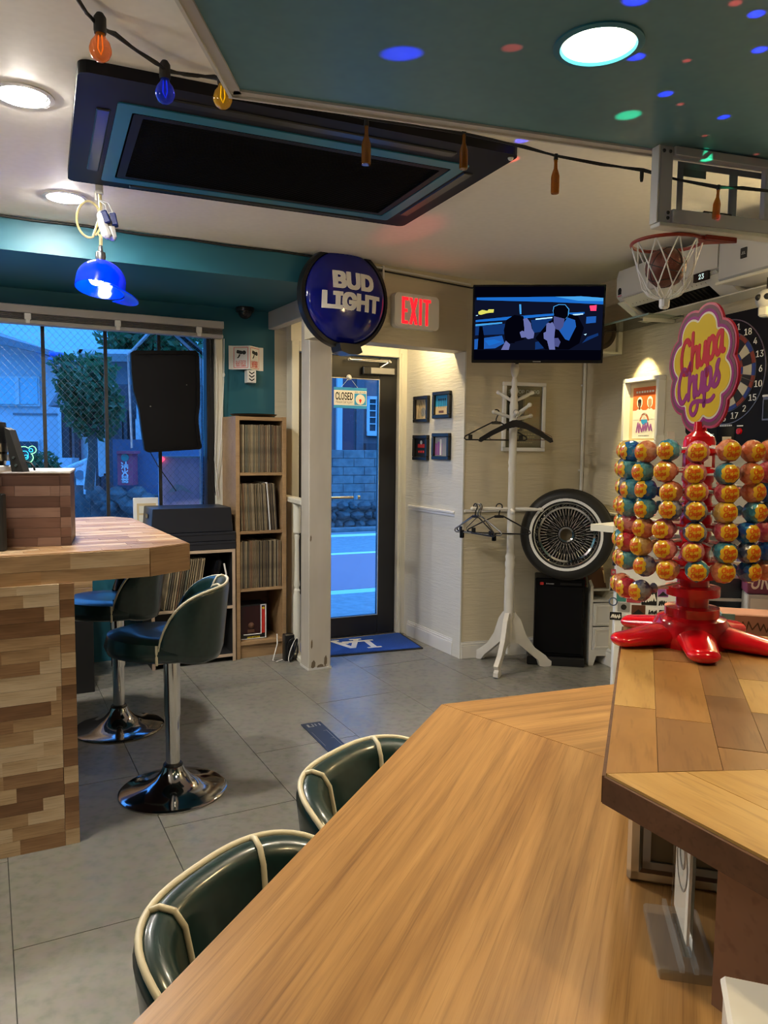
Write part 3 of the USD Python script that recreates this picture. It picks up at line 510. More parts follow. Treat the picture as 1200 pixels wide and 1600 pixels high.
# =================================================================== BAR STOOLS
def make_stool(label, loc, a, seat, group):
    """Faces +x. A padded shell wraps round behind the seat; chrome column on a trumpet foot."""
    t = thing("bar_stool", label, "bar stool", loc, a, group); dz = seat - .63
    # seat cushion
    pr = [(0, .55), (.16, .55), (.185, .562), (.195, .59), (.185, .622), (.15, .636), (.08, .630), (0, .628)]
    c = lathe(pr, 40); v = c.vertices.copy(); f = v[:, 0] > 0; v[f, 0] *= 1.27; v[:, 1] *= 1 + .06 * np.clip(v[:, 0] / .2, 0, 1); v[:, 2] += dz + .012 * np.clip(v[:, 0] / .25, 0, 1) * (v[:, 2] > .6); c.vertices = v
    obj("seat", c, "green_vinyl", t, smooth=50)
    T0 = math.radians(98); N = 44; ts = np.linspace(-T0, T0, N)
    def top(th): return .575 + .255 * max(0, 1 - abs(th / T0) ** 4.2) ** .72
    def sq(th): return (abs(math.cos(th)) ** 2.7 + abs(math.sin(th)) ** 2.7) ** (-1 / 2.7) * .985
    def ring(th, inset=0):
        zt = top(th) + dz; ro = .198; zb = .535 + dz + .05 * abs(th / T0) ** 4
        lean = .024 * (zt - zb) / .29
        s = [(ro - .035, zb), (ro - .010, zb + .012), (ro, zb + .04), (ro + lean, zt - .022), (ro + lean - .008, zt - .005), (ro + lean - .022, zt), (ro + lean - .040, zt - .006), (ro + lean - .052, zt - .026), (ro - .056, max(zb + .06, min(.645 + dz, zt - .03))), (ro - .06, zb + .02)]
        return s
    vs = []; K_ = 10
    for th in ts:
        for (rr_, zz) in ring(th): rr_ *= sq(th); vs.append((-math.cos(th) * rr_, math.sin(th) * rr_ * .98, zz))
    fs = []
    for i in range(N - 1):
        for k in range(K_):
            l = (k + 1) % K_; fs += [[i * K_ + k, (i + 1) * K_ + k, (i + 1) * K_ + l], [i * K_ + k, (i + 1) * K_ + l, i * K_ + l]]
    for k in range(1, K_ - 1): fs += [[0, k, k + 1], [(N - 1) * K_, (N - 1) * K_ + k + 1, (N - 1) * K_ + k]]
    sh = trimesh.Trimesh(vs, fs, process=False); 
    if sh.volume < 0: sh.invert()
    bk = obj("backrest", sh, "green_vinyl", t, smooth=60)
    def pt(th, k, dr=0, dzz=0):
        s = ring(th); rr_, zz = s[k]; rr_ = (rr_ + dr) * sq(th); return (-math.cos(th) * rr_, math.sin(th) * rr_ * .98, zz + dzz)
    edge = [pt(th, 4, .001, .002) for th in ts]
    lower = [pt(ts[-1], k) for k in (3, 2, 1)]; lower0 = [pt(ts[0], k) for k in (1, 2, 3)]
    obj("piping", tube(lower0 + edge + lower, .0052, 8), "cream_piping", bk, smooth=True)
    for sg in (-1, 1):
        th = sg * math.radians(30); obj("seam_piping", tube([pt(th, 4, 0, .002), pt(th, 5, 0, .003), pt(th, 6, -.001, .003), pt(th, 7, -.002, .001), [a_ + (b_ - a_) * .35 for a_, b_ in zip(pt(th, 7, -.002), pt(th, 8, -.003))], [a_ + (b_ - a_) * .8 for a_, b_ in zip(pt(th, 7, -.002), pt(th, 8, -.003))]], .0050, 8), "cream_piping", bk, smooth=True)
    obj("column", lathe([(0, .05), (.027, .05), (.027, .30 + dz * .5), (.031, .302 + dz * .5), (.031, .54 + dz), (0, .54 + dz)], 28), "chrome", t, smooth=30)
    obj("collar", lathe([(.026, .100), (.038, .100), (.038, .108), (.032, .114), (.026, .114)], 28), "satin_black", t, smooth=30)
    obj("swivel_plate", lathe([(0, .535 + dz), (.09, .535 + dz), (.09, .552 + dz), (0, .552 + dz)], 28), "satin_black", t, smooth=30)
    obj("foot", lathe([(0, 0), (.204, 0), (.206, .006), (.196, .012), (.16, .018), (.11, .030), (.07, .055), (.045, .085), (.036, .108), (0, .108)], 48), "dark_chrome", t, smooth=40)
    return t
s1 = make_stool("dark green bar stool with cream piping, fully in view beside the left bar", (-.812, 2.90, 0), 262, .63, "green bar stools at the left bar")
copy(s1, "dark green bar stool partly hidden behind the left bar, its chrome foot lit blue", (-1.25, 3.56, 0), 250, "green bar stools at the left bar")
s2 = make_stool("nearest dark green bar stool tucked under the oak counter", (-.085, .985, 0), 118, .53, "green bar stools at the oak counter")
copy(s2, "dark green bar stool tucked under the mitred end of the oak counter", (.078, 1.398, 0), 124, "green bar stools at the oak counter")

# =================================================================== RECORD BOOKCASE
BS = (-.916, 4.735, 0); BA = 62.5; BF = (BS, BA)
bc = thing("bookcase", "narrow tall oak bookcase full of records beside the porch", "bookcase", BS, BA)
obj("side", bx(0, .026, 0, .30, 0, 1.525, .002), "bookcase_wood", bc); obj("side", bx(.304, .330, 0, .30, 0, 1.525, .002), "bookcase_wood", bc)
for z0, z1 in ((.085, .108), (.428, .446), (.792, .810), (1.158, 1.176)): obj("shelf", bx(.026, .304, .004, .296, z0, z1, .001), "bookcase_wood", bc)
obj("top", bx(.026, .304, .002, .298, 1.500, 1.523, .001), "bookcase_wood", bc); obj("plinth", bx(.026, .304, .02, .035, 0, .085), "bookcase_wood", bc); obj("back", bx(.026, .304, .290, .297, .108, 1.50), "dark_edge", bc)
LPC = [tuple(k * q_ for k, q_ in zip(c_, (.80, .70, .54))) for c_ in [(.33, .29, .22), (.26, .22, .17), (.42, .38, .30), (.18, .16, .13), (.12, .11, .10), (.30, .20, .14), (.22, .24, .22), (.50, .46, .38), (.08, .07, .07), (.36, .33, .28)]]
for i, c in enumerate(LPC): MN(f"sleeve_{'abcdefghij'[i]}", tuple(k * .6 for k in c), tuple(min(1, k * 1.25) for k in c), .6, (40, 4, 9), 1.2, 4)
def record(i, n, shelf, x, z, hgt, tilt=0.0, m=None, wd=.005, depth=.29, y=.012, label=None, par=BF):
    m = m or f"sleeve_{rnd.choice('abcdefghijabcj')}"
    me = bx(-wd / 2, wd / 2, 0, depth, 0, hgt); loc = fp(par, x, y, z)
    obj("record_sleeve", me, m, label=label or f"thin record sleeve, {ordn(i + 1)} from the left on the {shelf}", cat="record", group=f"records on the {shelf}", loc=loc, a=par[1], ry=tilt)
for sh, z, hi_, tl in (("top shelf of the narrow bookcase", 1.1775, .300, 0), ("second shelf of the narrow bookcase", .8115, .298, 1), ("third shelf of the narrow bookcase", .4475, .302, 0)):
    n = 31
    for i in range(n):
        x = .031 + (i + .5) * (.268 / n); lean = 0.0
        if tl: lean = -.035 - .03 * max(0, i - 12) / 19; x = .033 + (i + .5) * (.243 / n) + (.0)
        if tl and i == 24: record(i, n, sh, x + .001, z, .304, lean - .02, "white_print", .006, label="bright white record sleeve leaning among brown ones in the narrow bookcase")
        else: record(i, n, sh, x, z, hi_ - rnd.uniform(0, .008) , lean, None, rnd.uniform(.0052, .0072), y=.012 + rnd.uniform(0, .010))
# toy box on the bottom shelf
tb = thing("toy_box", "dark red window display box with a yellow title in the bottom of the bookcase", "box", fp(BF, .03, .02, .1085), BA)
M("box_dark", (.03, .004, .006), .15)
obj("box", bx(0, .185, .03, .18, 0, .225, .001), "satin_black", tb); obj("display", bx(.012, .140, .0285, .030, .035, .215), "box_dark", tb)
obj("border", [bx(.142, .149, .026, .030, .03, .219), bx(.03, .149, .026, .030, .030, .036), bx(.172, .180, .026, .030, .004, .222), bx(.142, .180, .026, .030, .215, .222), bx(.004, .180, .026, .030, .003, .007)], "white_print", tb)
obj("stripe", bx(.151, .170, .0275, .030, .036, .205), "red_print", tb); obj("title", mv(words("SNOOP DOGG", .011, .095, .013, width=.085), 0, .0295), "yellow_print", tb); obj("badge", mv(plate(disc(.161, .198, .008), 0, .002), 0, .028), "yellow_print", tb)
obj("side_window", bx(.1845, .1855, .04, .17, .03, .2), "white_print", tb)
obj("figure", [bx(.055, .10, .024, .030, .045, .065, .002), ball(.022, (.08, .036, .09))], "brown_print", tb, smooth=30)
vd = thing("vinyl_record", "black vinyl record lying on top of the bookcase", "record", fp(BF, .165, .155, 1.5255), BA)
obj("disc", lathe([(.004, 0), (.09, 0), (.135, .006), (.151, .016), (.150, .018), (.134, .009), (.09, .003), (.004, .003), (.004, 0)], 48), "gloss_black", vd, smooth=30); obj("label", lathe([(.004, .003), (.05, .003), (.05, .0034), (.004, .0034), (.004, .003)], 32), "red_print", vd)

# low record cubby with black boxes in the window corner
cu = thing("record_cubby", "low open cubby of pale-edged black board between the bar and the bookcase", "shelf unit", fp(BF, -.52, -.01, 0), BA)
CUF = (fp(BF, -.52, -.01, 0), BA)
for x in (0, .492): obj("side", bx(x, x + .018, 0, .30, 0, .705), "cubby_black", cu); obj("edge_strip", bx(x - .001, x + .019, -.002, 0, 0, .706), "pale_edge", cu)
for z in (.03, .335, .688): obj("board", bx(.018, .492, .002, .30, z, z + .017), "cubby_black", cu); obj("edge_strip", bx(.019, .491, -.002, .002, z, z + .018), "pale_edge", cu)
obj("back", bx(.018, .492, .29, .30, .03, .70), "cubby_black", cu)
for i in range(16):
    x = .075 + i * .0135; record(i, 16, "low cubby behind the stools", x, .3535, .305, .16, None, rnd.uniform(.006, .010), par=CUF, y=.004 + rnd.uniform(0, .015))
t = thing("black_bag", "black shiny bag leaning against the records in the low cubby", "bag", fp(CUF, .335, .02, .3535), BA, ry=.22)
bg = bx(0, .045, 0, .26, 0, .300, .015).subdivide().subdivide(); bg.vertices += .006 * (meshkit.noise(bg.vertices * 22, 3)[:, None] - .5) * np.array([1, 1, 1]); obj("bag", bg, "gloss_black", t, smooth=60)
obj("handle", tube([(.05, .0, .28), (.075, -.006, .22), (.088, -.006, .12), (.10, -.006, .02)], .006, 6), "paper", t, smooth=True)
bz = .7065; dims = [(-.004, .517, .052, .012), (.0, .515, .058, .01), (.004, .50, .150, .03)]
for i, (x0, x1, hh, tp) in enumerate(dims):
    t = thing("black_box", ["flat black box at the bottom of the stack in the window corner", "flat black box in the middle of the stack in the window corner", "taller black box with a hand hole on top of the stack in the window corner"][i], "box", fp(CUF, 0, 0, bz), BA, "black boxes in the window corner")
    b = bx(x0, x1, .0, .29, 0, hh - .001, .004); v = b.vertices.copy(); 
    if i == 2: v[:, 0] += (v[:, 2] / hh) * .012 * np.where(v[:, 0] < .2, 1, -1.2)
    b.vertices = v; obj("body", b, "navy_black", t)
    if i == 2: obj("hand_hole", bx(.007, .0095, .11, .18, .085, .11, .001), "gloss_black", t)
    else: obj("lid_line", bx(x0 + .002, x1 - .002, -.0015, .0, hh - .018, hh - .016), "gloss_black", t)
    bz += hh
# stack of boxes under the bar
bw = atz(125, 1075, 0); UB = (fp(FAC, -1.30, -.60, 0), 62.5)
for i, (z0, z1, m, lab) in enumerate([(.0, .40, "matte_black", "black cabinet under the bar below the keyboard tray"), (.401, .455, "steel_grey", "grey keyboard-like tray under the bar"), (.456, .575, "bookcase_wood", "brown carton with a red label plate, lower of two under the bar"), (.576, .695, "bookcase_wood", "brown carton with a red label plate, upper of two under the bar"), (.696, .83, "blue_navy", "blue box on top of the cartons under the bar")]):
    if "blue_navy" not in MATS: M("blue_navy", (.005, .02, .16), .5)
    t = thing(["base_cabinet", "keyboard", "carton", "carton", "blue_box"][i], lab, ["cabinet", "keyboard", "box", "box", "box"][i], (UB[0][0], UB[0][1], z0), 62.5, "brown cartons under the bar" if i in (2, 3) else None)
    obj("body", bx(-.55, .42 if i != 4 else .46, 0, .26, 0, z1 - z0, .002), m, t)
    if i in (2, 3):
        obj("label_plate", [bx(.02, .11, -.003, 0, .03, .085), ], "brown_print", t); obj("label", bx(.03, .10, -.004, -.003, .04, .075), "pink_print", t); obj("stencil", words("B-XD XC", .030, .25, .055), "brown_print", t)
    if i == 1:
        for k in range(5): obj("key", bx(-.05 + k * .09, .035 + k * .09, -.003, .0, .008, .046, .001), "steel_grey", t)
t = obj("teal_box", bx(-.3, -.06, 0, .2, 0, .12, .004), "turquoise", label="turquoise box at the end of the stack under the bar", cat="box", loc=fp(UB, .80, .06, .706), a=62.5)
# white balustrade, switch and adapter beside the post
r0, r1 = np.array([-.665, 5.10]), np.array([-.478, 4.655]); hd = math.degrees(math.atan2(*(r1 - r0))); BL = ((r0[0], r0[1], 0), hd); Lr = np.linalg.norm(r1 - r0)
t = thing("balustrade", "short white balustrade with turned baluster between the bookcase and the post", "railing", (r0[0], r0[1], 0), hd)
obj("handrail", bx(-.02, Lr, -.032, .032, .985, 1.02, .006), "cream_frame", t); obj("base_rail", bx(-.02, Lr, -.025, .025, .0, .03, .004), "cream_frame", t)
for xx in (.30,):
    obj("baluster", lathe([(0, .03), (.024, .03), (.024, .40), (.018, .415), (.021, .43), (.014, .445), (.020, .465), (.0165, .50), (.013, .75), (.017, .78), (.012, .79), (.024, .80), (.024, .985), (0, .985)], 20), "cream_frame", t, smooth=35, loc=(xx, 0, 0))
x, z = lp(448, 718, FAC, .006); t = thing("light_switch", "white double light switch beside the bookcase", "light switch", fp(FAC, .452, 0, z), 62.5)
obj("plate", bx(-.030, .030, -.008, 0, -.06, .06, .003), "white_plastic", t); obj("rocker", bx(-.009, .009, -.012, -.008, .006, .03, .002), "white_plastic", t); obj("rocker", bx(-.009, .009, -.012, -.008, -.03, -.006, .002), "white_plastic", t)
q = atz(455, 1035, 0); t = thing("power_adapter", "black power adapter with tangled leads at the foot of the post", "power adapter", (q[0] - .01, q[1] + .03, 0), 62.5)
obj("brick", bx(-.035, .03, .0, .05, 0, .17, .006), "satin_black", t)
for k in range(3): th = np.linspace(0, 2 * PI, 26); obj("lead", tube(np.stack([.012 + .035 * np.cos(th) * (1 - .15 * k), -.01 - .008 * k + 0 * th, .075 + .07 * np.sin(th + k)], 1), .004, 6, True), "satin_black" if k != 1 else "white_plastic", t, smooth=True)
q2 = atz(441, 1024, 0); obj("plug_lead", tube([(-.04, .03, .006), (-.09, .0, .006), (-.10, .04, .006), (-.06, .07, .10), (-.055, .09, .16)], .004, 6), "white_plastic", t, smooth=True)

# =================================================================== CEILING CASSETTE
ca = 66.1; co = np.array([-.835, 2.155]); CAF = ((co[0], co[1], 0), ca)
cs = thing("ceiling_cassette", "large black ceiling air conditioner with turquoise border line", "air conditioner", (co[0], co[1], CEIL), ca)
def cq(x0, x1, y0, y1, r=.02): return rrect(x0, x1, y0, y1, r)
zf = -.034
obj("panel", prism(cq(0, 1.41, 0, .95, .03).difference(cq(.150, 1.265, .205, .83, .012)), zf, 0), "cassette_black", cs)
obj("border", prism(cq(.115, 1.30, .150, .880, .012).difference(cq(.160, 1.255, .205, .83, .008)), zf - .004, zf), "turquoise", cs)
obj("grille_back", bx(.15, 1.265, .205, .83, zf + .018, -.002), "grille_black", cs)
obj("grille_frame", prism(cq(.166, 1.25, .212, .825, .01).difference(cq(.195, 1.225, .238, .80, .006)), zf - .003, zf + .014), "cassette_black", cs)
obj("grille_bars", [bx(.19, 1.23, y, y + .004, zf + .002, zf + .010) for y in np.arange(.245, .80, .011)] + [bx(x, x + .003, .235, .805, zf + .008, zf + .012) for x in np.arange(.26, 1.2, .09)], "grille_black", cs, kind="stuff")
obj("louver", bx(.060, .100, .22, .78, zf - .005, zf + .003, .004), "satin_black", cs); obj("louver", bx(1.315, 1.355, .22, .78, zf - .005, zf + .003, .004), "satin_black", cs)
obj("louver", bx(.22, 1.20, .065, .105, zf - .005, zf + .003, .004), "satin_black", cs); obj("louver", bx(.22, 1.20, .895, .925, zf - .005, zf + .003, .004), "satin_black", cs)
obj("sensor", ball(.010, (1.39, .03, zf)), "satin_white", cs, smooth=40)
# =================================================================== STRING LIGHTS
for nm, c in (("bulb_orange_glow", (1, .22, .01)), ("bulb_blue_glow", (.0, .03, 1)), ("bulb_yellow_glow", (1, .6, .0))): ME(nm, c, 1.5)
for nm, c in (("bulb_orange", (1, .32, .03)), ("bulb_blue", (.02, .08, .9)), ("bulb_yellow", (.95, .62, .05))):
    MATS[nm] = usdkit.material(stage, "/World/Looks/" + nm, {"t": ("transparent_bsdf", {"color": tuple(.45 + .55 * x for x in c)}), "p": ("principled_bsdf", {"base_color": c, "roughness": .06, "coat_weight": 1.0}), "m": ("mix_closure", {"fac": .40})}, [("t.BSDF", "m.closure1"), ("p.BSDF", "m.closure2")], surface="m.closure")
MATS["amber_glass"] = usdkit.material(stage, "/World/Looks/amber_glass", {"t": ("transparent_bsdf", {"color": (.85, .45, .10)}), "p": ("principled_bsdf", {"base_color": (.26, .10, .008), "roughness": .07, "coat_weight": .8}), "m": ("mix_closure", {"fac": .55})}, [("t.BSDF", "m.closure1"), ("p.BSDF", "m.closure2")], surface="m.closure")
sl = thing("festoon_lights", "black festoon cable with three coloured round bulbs along the teal ceiling edge", "string lights", (0, 0, 0), 90)
zb = 2.36; pa = [atz(115, -10, zb + .01), atz(135, 20, zb), atz(158, 43, zb - .02), atz(180, 55, zb), atz(215, 80, zb), atz(245, 98, zb - .01), atz(262, 112, zb - .02), atz(285, 115, zb), atz(310, 118, zb + .005), atz(335, 122, zb), atz(356, 128, zb - .02), atz(420, 130, zb)]
obj("cable", tube(pa, .0045, 6), "matte_black", sl, smooth=True); pa2 = [np.array(p) + [.004 * math.sin(i * 2.1), .0, .006 * math.cos(i * 2.1)] for i, p in enumerate(pa)]; obj("cable", tube(pa2, .0035, 6), "matte_black", sl, smooth=True)
def bulb(px, py, m, up): 
    top = atz(px, up, zb - .025); s = np.array(top); d = at(px, py, s[1])
    b = obj("bulb", lathe([(0, -.026), (.010, -.0245), (.020, -.017), (.0258, -.004), (.0262, .004), (.022, .018), (.013, .030), (.011, .038), (0, .038)], 24), m, sl, smooth=60, loc=(d[0], d[1], d[2]))
    obj("socket", lathe([(0, .038), (.0135, .038), (.015, .045), (.0145, .075), (.008, .085), (0, .085)], 16), "matte_black", b, smooth=40)
    obj("filament", [tube([(-.004, 0, .035), (-.006, 0, .005), (0, .003, -.008), (.006, 0, .005), (.004, 0, .035)], .0016, 5)], m + "_glow", b)
bulb(157, 79, "bulb_orange", 46); bulb(258, 147, "bulb_blue", 116); bulb(348, 155, "bulb_yellow", 126)
bs = thing("bottle_lights", "black cord of small amber beer-bottle lights under the ceiling edge", "string lights", (0, 0, 0), 90)
cpts = [at(x, y, Y) for x, y, Y in ((430, 150, 2.38), (572, 186, 2.42), (724, 208, 2.46), (770, 218, 2.46), (820, 231, 2.45), (868, 243, 2.44), (940, 256, 2.42), (1005, 267, 2.40), (1060, 281, 2.30), (1120, 291, 2.24), (1160, 295, 2.22), (1215, 300, 2.20))]
obj("cord", tube(cpts, .0035, 6), "matte_black", bs, smooth=True); obj("cord", tube([np.array(p) + [0, .003 * math.cos(i * 2), .005 * math.sin(i * 2)] for i, p in enumerate(cpts)], .003, 6), "matte_black", bs, smooth=True)
for x, y0, y1, Y, tilt in ((572, 196, 258, 2.42, 0), (724, 209, 265, 2.46, 0), (867, 249, 303, 2.44, 0), (1118, 296, 342, 2.24, .05)):
    a0, a1 = at(x, y0, Y), at(x, y1, Y); h_ = a0[2] - a1[2]; k = h_ / .12
    b = obj("bottle", lathe([(0, 0), (.014 * k, .001), (.0152 * k, .006 * k), (.0152 * k, .060 * k), (.012 * k, .073 * k), (.0068 * k, .088 * k), (.0058 * k, .108 * k), (.0066 * k, .112 * k), (.0062 * k, .12 * k), (0, .12 * k)], 20), "amber_glass", bs, smooth=40, loc=a1, ry=tilt)
    obj("holder", lathe([(0, .118 * k), (.008 * k, .118 * k), (.007 * k, .138 * k), (0, .14 * k)], 12), "matte_black", b)
e = at(1003, 268, 2.40); obj("holder", lathe([(0, 0), (.004, 0), (.006, .012), (.006, .03), (0, .03)], 10), "matte_black", bs, loc=(e[0], e[1], e[2] - .03))
# =================================================================== HELMET LAMP AND TINY SHOES
HY = 3.10; hk = atz(153, 320, CEIL); hk = at(153, 318, HY); hl = at(158, 440, HY)
MATS["helmet_blue"] = usdkit.material(stage, "/World/Looks/helmet_blue", {"p": ("principled_bsdf", {"base_color": (.0, .035, .85), "roughness": .12, "coat_weight": .5}), "t": ("translucent_bsdf", {"color": (.02, .22, .95)}), "m": ("mix_closure", {"fac": .35})}, [("p.BSDF", "m.closure1"), ("t.BSDF", "m.closure2")], surface="m.closure")
hp = thing("helmet_lamp", "hanging lamp made from a glossy blue baseball helmet on a cream cord", "pendant lamp", (hl[0], hl[1], hl[2]), 75)
prof = []; R = .094
for t_ in np.linspace(0, PI / 2, 14): prof.append((R * math.sin(t_) * (1 if t_ > .01 else 0), .0 + R * .88 * math.cos(t_)))
prof += [(R * 1.01, -.018), (R * 1.015, -.034), (R * .985, -.034), (R * .96, -.01)]
for t_ in np.linspace(PI / 2, 0, 12): prof.append((R * .96 * math.sin(t_) * (1 if t_ > .01 else 0), R * .84 * math.cos(t_)))
TL = dict(loc=(0, 0, 0), a=90, rx=-.20, ry=.10)
obj("shell", lathe(prof, 48), "helmet_blue", hp, smooth=50, **TL)
bp = Polygon([(R * .55 + .0, -R * .86), *[(R * .35 + .115 * math.cos(a_), .088 * math.sin(a_)) for a_ in np.linspace(-PI / 2.1, PI / 2.1, 18)], (R * .55, R * .86), *[(R * .985 * math.cos(a_), R * .985 * math.sin(a_)) for a_ in np.linspace(PI / 3.2, -PI / 3.2, 14)]]).buffer(0)
bm = prism(bp, -.004, .001); bm = bm.subdivide().subdivide(); v = bm.vertices.copy(); v[:, 2] -= .030 + .30 * np.clip(v[:, 0] - R * .5, 0, 1) - 1.2 * v[:, 1] ** 2 * -1; bm.vertices = v
obj("brim", bm, "helmet_blue", hp, smooth=40, **TL)
ME("helmet_bulb", (.75, .92, 1), 45); obj("bulb", ball(.028, (-.02, 0, .010), 3), "helmet_bulb", hp, smooth=True, **TL)
obj("socket", lathe([(0, .080), (.016, .080), (.020, .095), (.018, .112), (.009, .116), (.008, .135), (.004, .14), (0, .14)], 20), "steel_grey", hp, smooth=40)
hz_ = CEIL - hl[2]; 
M("cream_cord", (.72, .62, .30), .45)
lo = [(0, 0, .14), (.0, .0, .175), (-.01, 0, .185)] + [(-.04 + .045 * math.cos(a_) + .0, .004 * math.sin(3 * a_), .235 + .068 * math.sin(a_)) for a_ in np.linspace(-1.0, 5.0, 30)] + [(.0, 0, .25), (.002, 0, .29), (0, 0, hz_ - .05)]
obj("cord", tube(lo, .0048, 8), "cream_cord", hp, smooth=True); obj("cord", tube([(.004, .004, .14), (.006, .004, .25), (.004, .004, hz_ - .05)], .0042, 8), "cream_cord", hp, smooth=True)
obj("ceiling_hook", [bx(-.014, .014, -.012, .012, hz_ - .06, hz_, .002), bx(-.018, -.008, -.006, .006, hz_ - .085, hz_ - .05, .002)], "white_plastic", hp)
sh_ = thing("tiny_shoes", "pair of tiny white and navy sneakers hanging on the helmet lamp cord", "shoes", (hl[0] + .035, hl[1] - .01, hl[2] + .15), 75)
for k, (dx, dy, an) in enumerate(((.0, -.012, .35), (.016, .014, .2))):
    up_ = bx(-.018, .018, -.02, .02, 0, .105, .012).subdivide().subdivide(); v = up_.vertices.copy(); v[:, 0] *= 1 - .35 * (v[:, 2] < .05) * (1 - v[:, 2] / .05) * 0; v[:, 0] += .012 * np.clip(v[:, 2] - .05, 0, 1) / .05; up_.vertices = v
    s_ = obj("shoe", rot(up_, -an, (0, 1, 0)), "satin_white", sh_, smooth=60, loc=(dx, dy, .01)); obj("stripe", rot(bx(.008, .033, -.021, .021, .052, .10, .004), -an, (0, 1, 0)), "blue_navy", s_)
obj("lace", [tube([(0, 0, .10), (-.01, 0, .14), (-.03, .0, .155)], .003, 6), tube([(.02, .0, .11), (.0, 0, .15), (-.03, 0, .155)], .003, 6)], "satin_white", sh_, smooth=True)
# =================================================================== ROUND BEER SIGN, EXIT SIGN, CABLES
x, z = lp(541, 465, HDR, .06); M("bud_blue", (.004, .008, .20), .10)
bd = thing("round_beer_sign", "round glossy blue bubble wall sign with white beer lettering in a black rim", "sign", fp(HDR, x, -.001, z), HDR[1])
RB = .276; ro = lambda m: rot(m, PI / 2, (1, 0, 0))
obj("rim", ro(lathe([(0, 0), (RB - .01, 0), (RB, .01), (RB, .045), (RB - .004, .056), (RB - .022, .060), (RB - .028, .052), (RB - .03, .02), (0, .03)], 64)), "satin_black", bd, smooth=40)
dome_p = [((RB - .026) * math.cos(a_), .045 + .085 * math.sin(a_)) for a_ in np.linspace(.05, PI / 2 - .001, 16)] + [(0, .13)]
face = obj("dome", ro(lathe([(0, .03), (RB - .016, .03)] + dome_p, 64)), "bud_blue", bd, smooth=40)
def on_dome(m, off=.0012):
    m = m.subdivide_to_size(.02) if False else m; v = m.vertices.copy(); rr_ = np.clip(np.hypot(v[:, 0], v[:, 2]) / (RB - .026), 0, .99); v[:, 1] = v[:, 1] - (.045 + .085 * np.sqrt(1 - rr_ ** 2)) - off; m.vertices = v; return m
fat = lambda w_, h_, x_, y_, wd: [words(w_, h_, x_ + dx_, y_ + dy_, 0, .002, width=wd) for dx_ in (-.006, 0, .006) for dy_ in (-.004, .004)]
obj("lettering", on_dome(trimesh.util.concatenate(fat("BUD", .080, .012, .078, .245))), "white_print", bd); obj("lettering", on_dome(trimesh.util.concatenate(fat("LIGHT", .080, .005, -.032, .350))), "white_print", bd)
for sg in (1, -1):
    bkt = Polygon([(-.06, sg * (RB - .02)), (-.05, sg * (RB + .016)), (.0, sg * (RB + .03)), (.05, sg * (RB + .028)), (.075, sg * (RB + .016)), (.06, sg * (RB - .02))]).buffer(.004)
    obj("bracket", plate(bkt, .0, .105), "satin_black", bd)
x, z = lp(645, 489, HDR); M("exit_red", (.9, .02, .02), .4); ME("exit_glow", (1, .008, .012), 3.0)
ex = thing("exit_sign", "white plastic emergency sign with glowing red EXIT letters", "sign", fp(HDR, x, -.001, z), HDR[1])
obj("case", plate(rrect(-.158, .158, -.098, .098, .028, 6), 0, .045), "white_plastic", ex); obj("face", plate(rrect(-.150, .150, -.090, .090, .024, 6), .045, .047), "white_plastic", ex)
sw_e, he = .017, .150
EX = {"E": [sbox(0, 0, sw_e, he), sbox(0, 0, .044, sw_e), sbox(0, he - sw_e, .044, he), sbox(0, he / 2 - sw_e / 2, .038, he / 2 + sw_e / 2)], "X": [Polygon([(0, 0), (sw_e * 1.1, 0), (.058, he), (.058 - sw_e * 1.1, he)]), Polygon([(0, he), (sw_e * 1.1, he), (.058, 0), (.058 - sw_e * 1.1, 0)])], "I": [sbox(0, 0, sw_e, he)], "T": [sbox(.018, 0, .018 + sw_e, he), sbox(0, he - sw_e, .053, he)]}
from shapely import union_all
for ch, ox in (("E", -.110), ("X", -.058), ("I", .012), ("T", .040)): obj("letter", plate(affinity.translate(union_all(EX[ch]), ox, -he / 2), .047, .049), "exit_glow", ex)
# cables along the top of walls
def pathm(pts): return [np.array(p) for p in pts]
c1 = [fp(((-.016, 4.47, 0), 63.0), u, -.008, CEIL - .006 - .006 * (i % 2)) for i, u in enumerate(np.linspace(-3.0, -.40, 12))]
obj("wall_cable", tube(c1, .006, 6), "matte_black", smooth=True, label="thin black cable along the top of the teal soffit", cat="cable")
c2 = [fp(HDR, u, -.012, CEIL - .020 - .016 * i / 9) for i, u in enumerate(np.linspace(.33, 1.06, 10))]; c2b = [fp(HDR, u, -.012, CEIL - .035 - .02 * i / 9) for i, u in enumerate(np.linspace(.33, 1.06, 10))]
cb = thing("wall_cable_pair", "pair of white and black cables clipped along the top of the bulkhead", "cable", (0, 0, 0), 90)
obj("cable", tube(c2, .006, 6), "white_plastic", cb, smooth=True); obj("cable", tube(c2b + [fp(TVW, .2, -.014, CEIL - .055), fp(TVW, .42, -.02, CEIL - .06)], .005, 6), "matte_black", cb, smooth=True)
obj("clip", bx(-.006, .006, -.022, 0, -.06, .02, .002), "white_plastic", cb, loc=fp(HDR, .42, 0, CEIL - .03), a=57)
